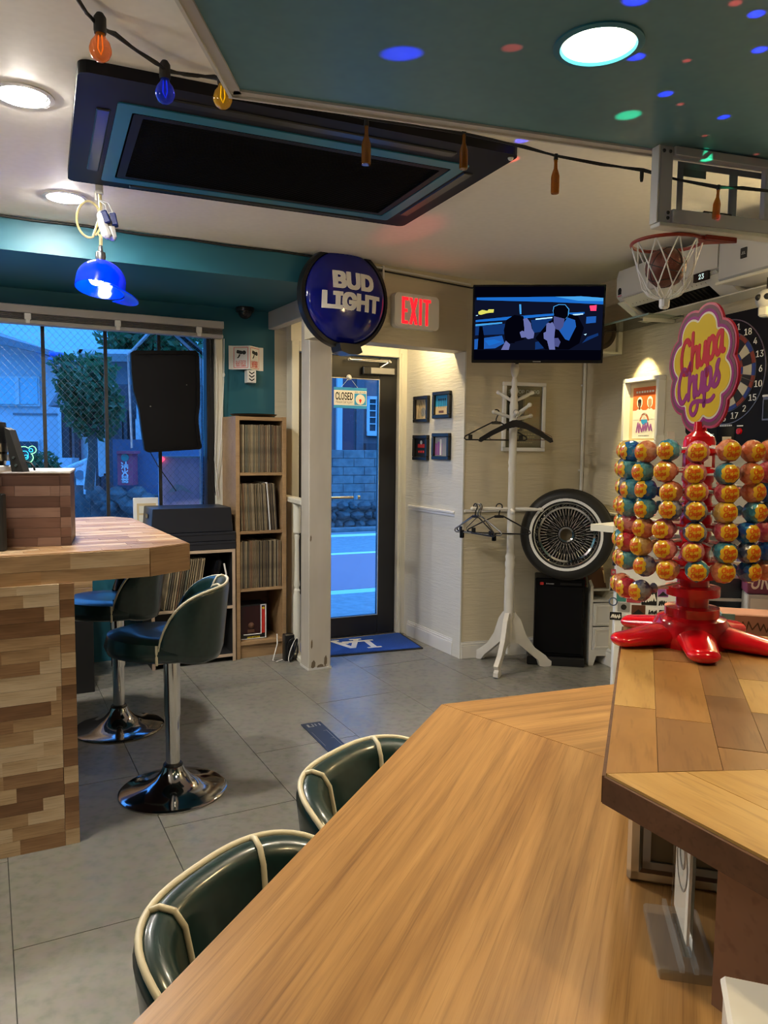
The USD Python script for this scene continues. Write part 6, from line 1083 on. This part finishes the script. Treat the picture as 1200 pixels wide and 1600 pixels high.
tb2 = thing("violet_box", "dark violet box on top of the UNO box", "game box", (a0[0] - .004, a0[1], 1.1215), 104); obj("box", bx(0, .16, 0, .10, 0, .030, .002), "box_violet", tb2); obj("label", bx(.004, .03, -.001, 0, .006, .024), "beige_print", tb2)

# =================================================================== BLIND, CORDS, HANGING PANEL IN THE WINDOW
bl = thing("window_blind", "raised white slatted blind along the top of the street window", "blind", FAC[0], FAC[1])
M("blind_grey", (.40, .38, .36), .5); M("slat_dark", (.16, .14, .13), .5)
obj("headrail", bx(-2.7, -.004, -.085, -.015, 2.078, 2.125, .004), "blind_grey", bl)
for k in range(4): obj("slat", bx(-2.69, -.012, -.080, -.022, 2.046 + k * .0075, 2.0505 + k * .0075, .001), "slat_dark", bl)
obj("bottom_rail", bx(-2.69, -.008, -.084, -.018, 2.018, 2.043, .005), "blind_grey", bl)
for x in (-2.2, -1.65, lp(43, 490, FAC, .09)[0], lp(184, 500, FAC, .09)[0], lp(311, 514, FAC, .09)[0]): obj("clip", [bx(x - .018, x + .018, -.096, -.084, 2.040, 2.078, .004), bx(x - .012, x + .012, -.100, -.086, 2.02, 2.046, .004)], "white_plastic", bl)
xk = lp(350, 530, FAC, .06)[0]; xk2 = lp(338, 770, FAC, .06)[0]
obj("cord", tube([(xk - .0, -.06, 2.02), (xk - .004, -.06, 1.75), (xk - .02, -.055, 1.4), (xk2, -.05, 1.08)], .003, 6), "white_plastic", bl, smooth=True); obj("cord_weight", lathe([(0, 0), (.006, .002), (.008, .014), (.004, .026), (0, .028)], 12), "white_plastic", bl, loc=(xk - .003, -.06, 1.78))
for dx in (.05, .068, .085): obj("cord", tube([(-dx - .0, -.05, 2.02), (-dx + .004, -.045, 1.6), (-dx - .012, -.045, 1.25), (-dx + .01, -.05, 1.02)], .0022, 5), "satin_black" if dx > .06 else "white_plastic", bl, smooth=True)
# hanging black sign panel
hp_o = .09; pts_ = [(204, 551), (209, 548), (305, 548), (310, 553), (312, 600), (312, 632), (309, 655), (313, 690), (315, 698), (312, 702), (232, 707), (226, 704), (222, 680), (217, 640), (208, 610), (205, 580)]
pg = Polygon([lp(x, y, FAC, hp_o) for x, y in pts_]); cz = pg.bounds[1]; cxm = (pg.bounds[0] + pg.bounds[2]) / 2; pg = affinity.translate(pg, -cxm, -cz).buffer(-.012).buffer(.012)
hs_ = thing("hanging_sign_back", "black back of a glass-shaped light sign hanging in the street window", "sign", fp(FAC, cxm, -hp_o + .03, cz), FAC[1])
obj("tray", plate(pg, .0, .035), "panel_black", hs_); obj("rim", plate(pg.difference(pg.buffer(-.022)), .035, .043), "panel_black", hs_, smooth=30); obj("rivet", [ball(.004, (-.10, -.036, .28)), ball(.004, (.12, -.036, .42))], "silver", hs_)
ht = pg.bounds[3]; obj("hanging_wire", [bar((-.17, -.02, ht - .005), (.0, .02, ht + .135), .0022, 6), bar((.15, -.02, ht - .005), (.0, .02, ht + .135), .0022, 6)], "matte_black", hs_); obj("power_lead", tube([(-.10, -.01, .0), (-.06, -.02, -.08), (.0, -.03, -.17), (.05, -.03, -.24)], .003, 6), "matte_black", hs_, smooth=True)
# neon outline near the left of the window
ne = thing("neon_sign", "small glowing yellow-green and cyan neon outline in the left window", "neon sign", fp(FAC, lp(42, 710, FAC, .03)[0], -.03, lp(42, 710, FAC, .03)[1]), FAC[1])
ME("neon_lime", (.35, 1, .45), 1.6); ME("neon_cyan", (.05, .65, 1), 1.6)
ol = affinity.scale(disc(-.015, .008, .030, 8).union(disc(.022, .022, .018, 8)).union(disc(-.045, .022, .014, 8)).union(disc(0, -.015, .026, 8)), 1.2, 1.2)
obj("outer_tube", tube([(x, 0, y) for x, y in list(ol.simplify(.001).exterior.coords)[:-1]], .0032, 6, True), "neon_lime", ne, smooth=True)
for cx_, cy_, rr_ in ((-.012, .0, .020), (.022, .024, .010), (-.005, -.016, .012)): th2 = np.linspace(0, 2 * PI, 18, endpoint=False); obj("inner_tube", tube(np.stack([cx_ + rr_ * np.cos(th2), .004 + 0 * th2, cy_ + rr_ * np.sin(th2)], 1), .0028, 6, True), "neon_cyan", ne, smooth=True)
obj("backing", plate(ol.buffer(.004), -.012, -.008), "clear_acrylic", ne)
x0, zt_ = lp(208, 778, FAC, .05); x1, zb_ = lp(248, 826, FAC, .05)
t = thing("sill_picture", "white framed picture of a panelled door standing on the window sill", "framed picture", fp(FAC, x0, -.05, zb_), FAC[1]); w, h = x1 - x0, zt_ - zb_
obj("frame", bx(0, w, 0, .012, 0, h, .003), "satin_white", t); dpn = obj("door_picture", bx(w * .14, w * .9, -.002, 0, h * .16, h * .82), "beige_print", t)
for i in range(2):
    for j in range(2): obj("door_panel", bx(w * (.22 + .33 * i), w * (.48 + .33 * i), -.004, -.002, h * (.22 + .29 * j), h * (.45 + .29 * j), .001), "cream_frame", dpn)
obj("sill_block", bx(-.02, w + .02, -.01, .03, -.10, -.001), "dull_white", t)
# =================================================================== OUTDOORS
GZ_ = -.12
MN("asphalt", (.22, .22, .22), (.30, .30, .30), .75, (1, 1, 1), 14, 5, lo=.3, hi=.7); MN("concrete_block", (.13, .13, .13), (.21, .21, .20), .85, (1, 1, 1), 9, 5); M("road_white", (.80, .80, .78), .7); M("road_red", (.40, .20, .22), .75); M("road_cyan", (.55, .66, .66), .7)
ow = lambda x, y: np.array(f2(FAC, x, y))
struct("ground", prism(Polygon([ow(-40, .14), ow(45, .14), ow(45, 60), ow(-40, 60)]), GZ_ - .2, GZ_), "asphalt", "dusk-blue asphalt street outside", "street")
La, Lb = np.array(atz(522.8, 839.6, GZ_))[:2], np.array(atz(588.4, 833.5, GZ_))[:2]; rdh = 66.0; ru = D(rdh)[:2]; rn = D(rdh - 90)[:2]
def stripe(name, py0, py1, m, lab):
    pa, pb = np.array(atz(557, py0, GZ_))[:2], np.array(atz(557, py1, GZ_))[:2]; d0, d1 = pa @ rn, pb @ rn; c0 = pa @ ru
    obj(name, prism(Polygon([rn * d0 + ru * (c0 - 14), rn * d0 + ru * (c0 + 14), rn * d1 + ru * (c0 + 14), rn * d1 + ru * (c0 - 14)]), GZ_, GZ_ + .004), m, label=lab, cat="road marking")
stripe("road_line", 838, 834.5, "road_white", "thin white edge line on the far side of the street"); stripe("road_line", 865.5, 863, "road_white", "white line along the far edge of the reddish lane"); stripe("road_line", 927, 921, "road_cyan", "broad pale line along the near edge of the reddish lane"); stripe("painted_lane", 920.5, 866, "road_red", "reddish painted lane of the street")
# rubble wall with block wall on top
wb_ = np.array(atz(557, 828, GZ_))[:2]; RWF = ((wb_[0], wb_[1], GZ_), rdh); dist = wb_[1]
zs = at(557, 783, dist)[2] - GZ_; zk = at(557, 703, dist)[2] - GZ_
rw = thing("rubble_wall", "low dark rubble stone wall across the street", "stone wall", RWF[0], rdh); obj("core", bx(-1.9, 6, .10, .5, 0, zs), "concrete_block", rw); obj("kerb", bx(-1.9, 6, -.25, .0, 0, .06, .01), "concrete_block", rw)
MN("stone_dark", (.045, .05, .055), (.11, .115, .115), .85, (1, 1, 1), 6, 4)
r = random.Random(12)
for row in range(3):
    x = -1.6 + row * .1
    while x < 1.4:
        w_ = r.uniform(.14, .30); h_ = zs / 3 * r.uniform(.85, 1.05); s_ = trimesh.creation.icosphere(1, 1.0); s_.vertices *= (1 + .7 * (meshkit.noise(s_.vertices * 1.6, r.randint(0, 999)) - .5))[:, None]; s_.vertices *= [w_ * .54, .12, h_ * .56]
        obj("stone", s_, "stone_dark", rw, loc=(x + w_ / 2, .10, zs / 3 * (row + .5))); x += w_
bw_ = thing("block_wall", "grey concrete block wall on top of the rubble wall across the street", "block wall", (RWF[0][0], RWF[0][1], GZ_ + zs), rdh)
hw = zk - zs; nr = 6; rh = hw / nr; obj("core", bx(-1.9, 6, .16, .36, 0, hw - .01), "concrete_block", bw_)
for row in range(nr):
    for k in range(-4, 7):
        x = k * .40 + (row % 2) * .20; obj("block", bx(x + .004, x + .396, .14 + r.uniform(0, .006), .20, row * rh + .004, (row + 1) * rh - .004, .004), "concrete_block", bw_)
# brown house seen through the door
BY = dist + 2.2; bo = at(557, 703, BY); BHF = ((bo[0], bo[1], 0), rdh)
M("house_brown", (.17, .12, .13), .8); M("house_dark", (.06, .045, .055), .7); M("house_white", (.55, .58, .60), .6); M("window_dark", (.03, .035, .05), .15); M("door_maroon", (.14, .05, .07), .6)
bh = thing("brown_house", "dim brown house with a white lattice window behind the block wall", "house", BHF[0], rdh)
obj("wall", bx(-1.4, 6, 0, 3, 0, 3.6), "house_brown", bh)
xa, _ = lp(527, 640, BHF); xb, _ = lp(533, 640, BHF); obj("corner_post", bx(xa - .03, xb, -.08, 0, 0, 3.4), "house_white", bh); xa, _ = lp(534, 660, BHF); xb, _ = lp(552, 660, BHF); obj("door", bx(xa, xb, -.03, 0, 0, 2.9), "door_maroon", bh); xb2, _ = lp(567, 660, BHF); obj("panel", bx(xb + .05, xb2, -.05, 0, 0, 2.9), "house_brown", bh)
wx0, wz1 = lp(572, 619, BHF); wx1 = wx0 + .95; wz0 = lp(572, 681, BHF)[1]
obj("window_pane", bx(wx0, wx1, -.02, 0, wz0, wz1), "window_dark", bh); obj("window_frame", [bx(wx0, wx0 + .06, -.06, -.02, wz0, wz1), bx(wx1 - .06, wx1, -.06, -.02, wz0, wz1), bx(wx0, wx1, -.08, -.02, wz0, wz0 + .10), bx(wx0, wx1, -.06, -.02, wz1 - .06, wz1)] + [bx(wx0 + .06 + k * .14, wx0 + .08 + k * .14, -.05, -.02, wz0, wz1) for k in range(1, 6)] + [bx(wx0, wx1, -.05, -.02, wz0 + .1 + k * (wz1 - wz0) / 6, wz0 + .12 + k * (wz1 - wz0) / 6) for k in range(1, 6)], "house_white", bh); obj("meter_box", bx(wx0 - .05, wx0 + .6, -.15, 0, wz0 - .60, wz0 - .15), "house_dark", bh)
# pale gabled house to the left
HYd = 13.0; M("house_pale", (.48, .51, .56), .8); M("roof_grey", (.16, .17, .20), .7); M("win_pale", (.30, .52, .62), .2); M("shutter_brown", (.06, .045, .05), .7); M("wood_pale", (.50, .55, .58), .7)
def wpt(px, py, Y=HYd): p = at(px, py, Y); return (p[0], p[2])
def wall_poly(pts, Y, depth): return plate(Polygon([wpt(x, y, Y) for x, y in pts]), 0, -depth) if False else mv(prism_y(Polygon([wpt(x, y, Y) for x, y in pts]), depth), 0, Y, 0)
def prism_y(poly, d): m = prism(poly, 0, d); v = m.vertices.copy(); m.vertices = np.stack([v[:, 0], v[:, 2], v[:, 1]], 1); m.invert(); return m
def ybox(px0, py0, px1, py1, Y, d): a0, a1 = wpt(px0, py1, Y), wpt(px1, py0, Y); return bx(a0[0], a1[0], Y, Y + d, a0[1], a1[1])
ph = thing("pale_house", "pale blue-grey house with sloping roof across the street on the left", "house", (0, 0, 0), 90)
obj("wall", wall_poly([(-160, 480), (0, 533), (93, 562), (93, 820), (-160, 820)], HYd, 1.6), "house_pale", ph)
obj("roof_verge", wall_poly([(-160, 470), (0, 525), (116, 558), (116, 564), (0, 537), (-160, 486)], HYd - .45, 2.1), "roof_grey", ph)
f_ = obj("window", ybox(-14, 588, 61, 634, HYd - .06, .1), "house_white", ph); obj("pane", ybox(-10, 591, 24, 631, HYd - .09, .05), "win_pale", f_); obj("pane", ybox(29, 591, 58, 631, HYd - .08, .05), "win_pale", f_); obj("sash_bar", ybox(24, 590, 29, 632, HYd - .10, .05), "house_white", f_)
f_ = obj("window", ybox(12, 687, 61, 738, HYd - .05, .1), "house_white", ph); obj("pane", ybox(16, 690, 58, 735, HYd - .08, .05), "window_dark", f_); obj("crack_band", ybox(20, 646, 92, 648, HYd - .02, .04), "roof_grey", ph)
obj("corner_shutter", ybox(96, 632, 107, 716, HYd - .1, .1), "shutter_brown", ph); obj("downpipe", ybox(92, 632, 95, 716, HYd - .12, .08), "house_white", ph); obj("side_wall", ybox(93, 630, 140, 800, HYd + .1, .6), "wood_pale", ph); obj("corner_shutter", ybox(117, 655, 123, 724, HYd - .05, .1), "shutter_brown", ph)
pr_s = obj("porch_roof", wall_poly([(75, 635), (100, 598), (118, 598), (112, 632), (93, 632)], HYd - .9, .9), "roof_grey", ph); obj("low_wall", ybox(75, 716, 112, 742, HYd - .6, .3), "house_pale", ph); obj("low_wall_base", ybox(60, 742, 140, 830, HYd - .7, .3), "stone_dark", ph)
for k in range(3): obj("wall_board", ybox(126 + k * 4, 664, 128.6 + k * 4, 726, HYd + .02, .06), "house_white", ph)
t = thing("blue_tarp_roll", "rolled blue tarpaulin under the pale house eave", "tarpaulin", (0, 0, 0), 90); p0, p1 = at(78, 553, HYd - .6), at(116, 561, HYd - .6); M("tarp_blue", (.02, .10, .55), .4); obj("roll", [tube([p0, (p0 + p1) / 2 + [0, 0, .02], p1], .045, 10), tube([p0 + [0, -.05, -.10], p1 + [0, -.05, -.06]], .04, 10)], "tarp_blue", t, smooth=40)
# dark porch building in the middle
PYd = 11.0; pbd = thing("porch_building", "low building with pale fascia and a dark deep porch across the street", "building", (0, 0, 0), 90)
obj("fascia", [ybox(120, 546, 206, 552, PYd - .3, .4), ybox(126, 552, 200, 562, PYd, .2)], "house_white", pbd); obj("gable_slope", wall_poly([(112, 562), (124, 546), (130, 546), (118, 564)], PYd - .3, .3), "house_white", pbd); obj("upper_wall", ybox(150, 562, 330, 600, PYd + .2, .3), "roof_grey", pbd); obj("back_wall", ybox(140, 590, 345, 830, PYd + 1.6, .2), "house_dark", pbd)
for x in (214, 226, 320): obj("porch_post", ybox(x, 590, x + 5, 700, PYd + .9, .12), "wood_pale", pbd)
for x in (186, 194, 203): obj("door_slat", ybox(x, 640, x + 4, 700, PYd + 1.5, .06), "shutter_brown", pbd)
obj("porch_light", [ybox(175, 594, 186, 596, PYd + .8, .1), ybox(174, 602, 182, 603.5, PYd + .8, .1)], "house_white", pbd)
obj("front_wall", ybox(178, 688, 330, 800, PYd - .8, .2), "stick_slate", pbd); obj("rock_base", ybox(143, 775, 345, 830, PYd - 1.0, .3), "stone_dark", pbd)
for k in range(9): e_ = at(150 + k * 11, 772 + (k % 3) * 9, PYd - 1.1); s_ = trimesh.creation.icosphere(2, 1.0); s_.vertices *= (1 + .6 * (meshkit.noise(s_.vertices * 1.7, 50 + k) - .5))[:, None]; s_.vertices *= [.13, .12, .10]; obj("rock", s_, "stone_dark", pbd, loc=e_)
f_ = obj("bay_window", ybox(212, 655, 228, 690, PYd - .5, .2), "house_white", pbd)
t = thing("red_cabinet", "red fire-extinguisher cabinet with white characters across the street", "cabinet", (0, 0, 0), 90); M("cab_red", (.40, .06, .10), .5)
cb_ = obj("case", ybox(184, 708, 207, 758, PYd - 1.1, .2), "cab_red", t); obj("cap", ybox(182, 705, 209, 709, PYd - 1.14, .26), "cab_red", t); e0 = wpt(195.5, 715, PYd - 1.1); obj("emblem", mv(plate(disc(e0[0], e0[1], .05), 0, .01), 0, PYd - 1.1), "green_print", cb_)
def kan(strokes, cx_, cz_, s): return [mv(plate(LineString([(cx_ + s * a, cz_ + s * b), (cx_ + s * c, cz_ + s * d)]).buffer(s * .07), .0, .01), 0, PYd - 1.1) for a, b, c, d in strokes]
e1_, e2_, e3_ = wpt(195.5, 727, PYd - 1.1), wpt(195.5, 738, PYd - 1.1), wpt(195.5, 749, PYd - 1.1)
obj("character", kan([(-.5, .4, -.35, .2), (-.5, 0, -.35, -.1), (-.5, -.5, -.3, -.2), (.15, .5, .15, .1), (-.1, .1, .4, .1), (-.1, .1, -.1, -.5), (.4, .1, .4, -.5), (-.1, -.1, .4, -.1), (-.1, -.3, .4, -.3)], *e1_, .085), "white_print", cb_)
obj("character", kan([(0, .5, 0, 0), (0, 0, -.45, -.5), (0, 0, .45, -.5), (-.4, .25, -.25, .0), (.4, .25, .2, .05)], *e2_, .085), "white_print", cb_)
obj("character", kan([(-.4, .5, -.1, .5), (-.4, .2, -.1, .2), (-.4, .5, -.4, .2), (-.1, .5, -.1, .2), (.1, .5, .4, .5), (.1, .2, .4, .2), (.1, .5, .1, .2), (.4, .5, .4, .2), (-.5, 0, .5, 0), (-.4, -.2, -.1, -.2), (-.4, -.5, -.1, -.5), (-.4, -.2, -.4, -.5), (-.1, -.2, -.1, -.5), (.1, -.2, .4, -.2), (.1, -.5, .4, -.5), (.1, -.2, .1, -.5), (.4, -.2, .4, -.5)], *e3_, .085), "white_print", cb_)
t = thing("notice_board", "tall pale notice board leaning by the tree", "notice board", (0, 0, 0), 90); obj("board", wall_poly([(152, 675), (165, 670), (166, 742), (154, 746)], 10.2, .06), "house_white", t); obj("legs", [ybox(153, 744, 155.5, 775, 10.2, .06), ybox(163, 740, 166, 782, 10.2, .06)], "shutter_brown", t)
t = thing("handrail", "white metal handrail running up to the pale house", "handrail", (0, 0, 0), 90); obj("rail", tube([at(84, 741, 10.6), at(138, 719, 10.2)], .035, 10), "house_white", t, smooth=True); obj("post", tube([at(135, 720, 10.2), at(135, 772, 10.2)], .035, 10), "house_white", t, smooth=True)
t = thing("marker_pole", "white marker pole beside the tree", "pole", (0, 0, 0), 90); obj("pole", tube([at(143, 690, 10.0), at(143.5, 765, 10.0)], .05, 12), "house_white", t, smooth=True); obj("cap", ball(.055, at(143, 690, 10.0)), "house_white", t, smooth=True)
t = thing("outdoor_unit", "white outdoor air conditioner unit by the pale house", "air conditioner", (0, 0, 0), 90); obj("case", ybox(119, 728, 131, 758, 11.5, .3), "house_white", t); obj("fan_grille", mv(plate(disc(*wpt(125, 742, 11.5), .07), 0, .02), 0, 11.5), "roof_grey", t)
# tree and hedge: trunk, branches, leaves
MATS["leaf"] = usdkit.material(stage, "/World/Looks/leaf", {"oi": ("geometry", {}), "r": ("rgb_ramp", {"ramp": [(0, (.035, .10, .035)), (.6, (.07, .20, .06)), (1, (.16, .34, .10))]}), "p": ("principled_bsdf", {"roughness": .5}), "t": ("translucent_bsdf", {}), "m": ("mix_closure", {"fac": .3})}, [("oi.random_per_island", "r.fac"), ("r.color", "p.base_color"), ("r.color", "t.color"), ("p.BSDF", "m.closure1"), ("t.BSDF", "m.closure2")], surface="m.closure")
MN("bark", (.05, .045, .04), (.09, .08, .07), .85, (8, 8, 2), 3)
def leaves(blobs, n, size, seed):
    g = np.random.default_rng(seed); V, Fc = [], []
    tot = sum(b[3] ** 2 for b in blobs)
    for cx_, cy_, cz_, rr_ in blobs:
        k = int(n * rr_ ** 2 / tot); d = g.normal(size=(k, 3)); d /= np.linalg.norm(d, axis=1, keepdims=True); p = np.array([cx_, cy_, cz_]) + d * (rr_ * g.uniform(.55, 1.05, (k, 1)))
        a = g.normal(size=(k, 3)); a /= np.linalg.norm(a, axis=1, keepdims=True); b = np.cross(a, g.normal(size=(k, 3))); b /= np.linalg.norm(b, axis=1, keepdims=True); s = size * g.uniform(.6, 1.3, (k, 1))
        base = len(V) and sum(len(v) for v in V); V.append(np.stack([p - a * s, p + b * s * .42, p + a * s, p - b * s * .42], 1).reshape(-1, 3)); i = np.arange(k)[:, None] * 4 + (base or 0); Fc.append(np.vstack([i + [0, 1, 2], i + [0, 2, 3]]))
    return trimesh.Trimesh(np.vstack(V), np.vstack(Fc), process=False)
TY = 9.6; bl_ = [(x, TY + dy, z, rr_) for (px_, py_, dy, rr_) in ((122, 585, 0, .30), (142, 578, .2, .28), (108, 600, 0, .22), (158, 598, -.2, .30), (138, 618, 0, .36), (118, 628, .1, .28), (162, 640, 0, .28), (150, 655, .2, .30), (126, 655, 0, .22), (95, 570, 0, .16), (105, 615, .2, .2), (134, 668, 0, .18), (160, 575, 0, .2), (172, 625, .1, .18)) for x, z in [wpt(px_, py_, TY)]]
t = thing("street_tree", "small leafy green street tree across the street in front of the pale house", "tree", (0, 0, 0), 90)
tr0, tr1, tr2 = at(139, 765, TY), at(142, 655, TY), at(138, 600, TY); obj("trunk", tube([tr0, (tr0 + tr1) / 2 + [.03, 0, 0], tr1, tr2], [.06, .05, .045, .02], 10), "bark", t, smooth=True); obj("branch", tube([tr1, at(120, 610, TY)], [.04, .015], 8), "bark", t, smooth=True); obj("branch", tube([tr1, at(165, 600, TY)], [.045, .015], 8), "bark", t, smooth=True)
obj("foliage", leaves([(x, y, z, r_ * .85) for x, y, z, r_ in bl_], 3000, .055, 3), "leaf", t, kind="stuff")
t = thing("dark_tree", "dark tree behind the porch building roof", "tree", (0, 0, 0), 90); b2 = [(x, 15 + dy, z, rr_) for (px_, py_, dy, rr_) in ((195, 530, 0, .55), (215, 520, .3, .6), (240, 535, 0, .6), (265, 545, .2, .6), (225, 550, 0, .6), (290, 560, 0, .7), (205, 560, 0, .5)) for x, z in [wpt(px_, py_, 15)]]; obj("trunk", tube([(-4.6, 15.1, -.1), (-4.7, 15.1, 2.6)], [.14, .08], 10), "bark", t, smooth=True); obj("foliage", leaves(b2, 3600, .10, 8), "leaf", t, kind="stuff")
t = thing("low_bush", "low green bush at the foot of the pale house", "bush", (0, 0, 0), 90); b3 = [(x, 11.5, z, rr_) for (px_, py_, rr_) in ((55, 736, .22), (68, 730, .24), (75, 742, .22)) for x, z in [wpt(px_, py_, 11.5)]]; obj("stem", tube([(b3[1][0], 11.5, -.1), (b3[1][0], 11.5, b3[1][2])], .03, 8), "bark", t); obj("foliage", leaves(b3, 1200, .045, 5), "leaf", t, kind="stuff")
# house-shaped frame and pale board just outside the glass
oy = .30; fm = lambda x, y: (lambda r_: (r_[0], oy, r_[1]))(lp(x, y, FAC, -oy))
t = thing("gabled_sign_frame", "house-shaped sign frame with white and black edges just outside the street window", "sign frame", FAC[0], FAC[1])
obj("white_edge", [tube([fm(206, 700), fm(200, 556)], .007, 4), tube([fm(200, 556), fm(247, 505)], .012, 4), tube([fm(255, 505), fm(312, 560)], .012, 4), tube([fm(313, 560), fm(314, 790)], .012, 4)], "house_white", t); obj("black_edge", [tube([fm(258, 502), fm(322, 556)], .016, 4), tube([fm(321, 556), fm(320, 800)], .014, 4)], "matte_black", t); obj("gable_panel", plate(Polygon([(lambda r_: (r_[0], r_[2]))(fm(x, y)) for x, y in ((205, 552), (247, 512), (308, 560), (308, 600), (206, 600))]), -oy - .02, -oy - .01), "win_pale", t) if False else None
a0, a1 = fm(249, 780), fm(315, 713); t = thing("pale_sign_board", "pale pinkish plastic sign board leaning just outside the street window", "sign board", FAC[0], FAC[1]); M("board_pink", (.78, .60, .76), .4)
obj("board", plate(rrect(a0[0], a1[0], a0[2] - .25, a1[2], .02), -oy - .03, -oy), "board_pink", t); ME("led_red", (1, .05, .12), 3); obj("red_lamp", ball(.016, (a0[0] + .02, oy - .012, a1[2] - .02)), "led_red", t, smooth=True); obj("border", plate(rrect(a0[0], a1[0], a0[2] - .25, a1[2], .02).difference(rrect(a0[0] + .012, a1[0] - .012, a0[2] - .24, a1[2] - .012, .015)), -oy, -oy + .004), "house_white", t)
e = fm(281, 770); obj("leaf_print", plate(Polygon([(e[0] - .08, e[2]), (e[0] - .03, e[2] + .06), (e[0] + .02, e[2] + .05), (e[0] + .09, e[2] - .01), (e[0] + .01, e[2] + .02)]), -oy + .0, -oy + .003), "house_white", t)
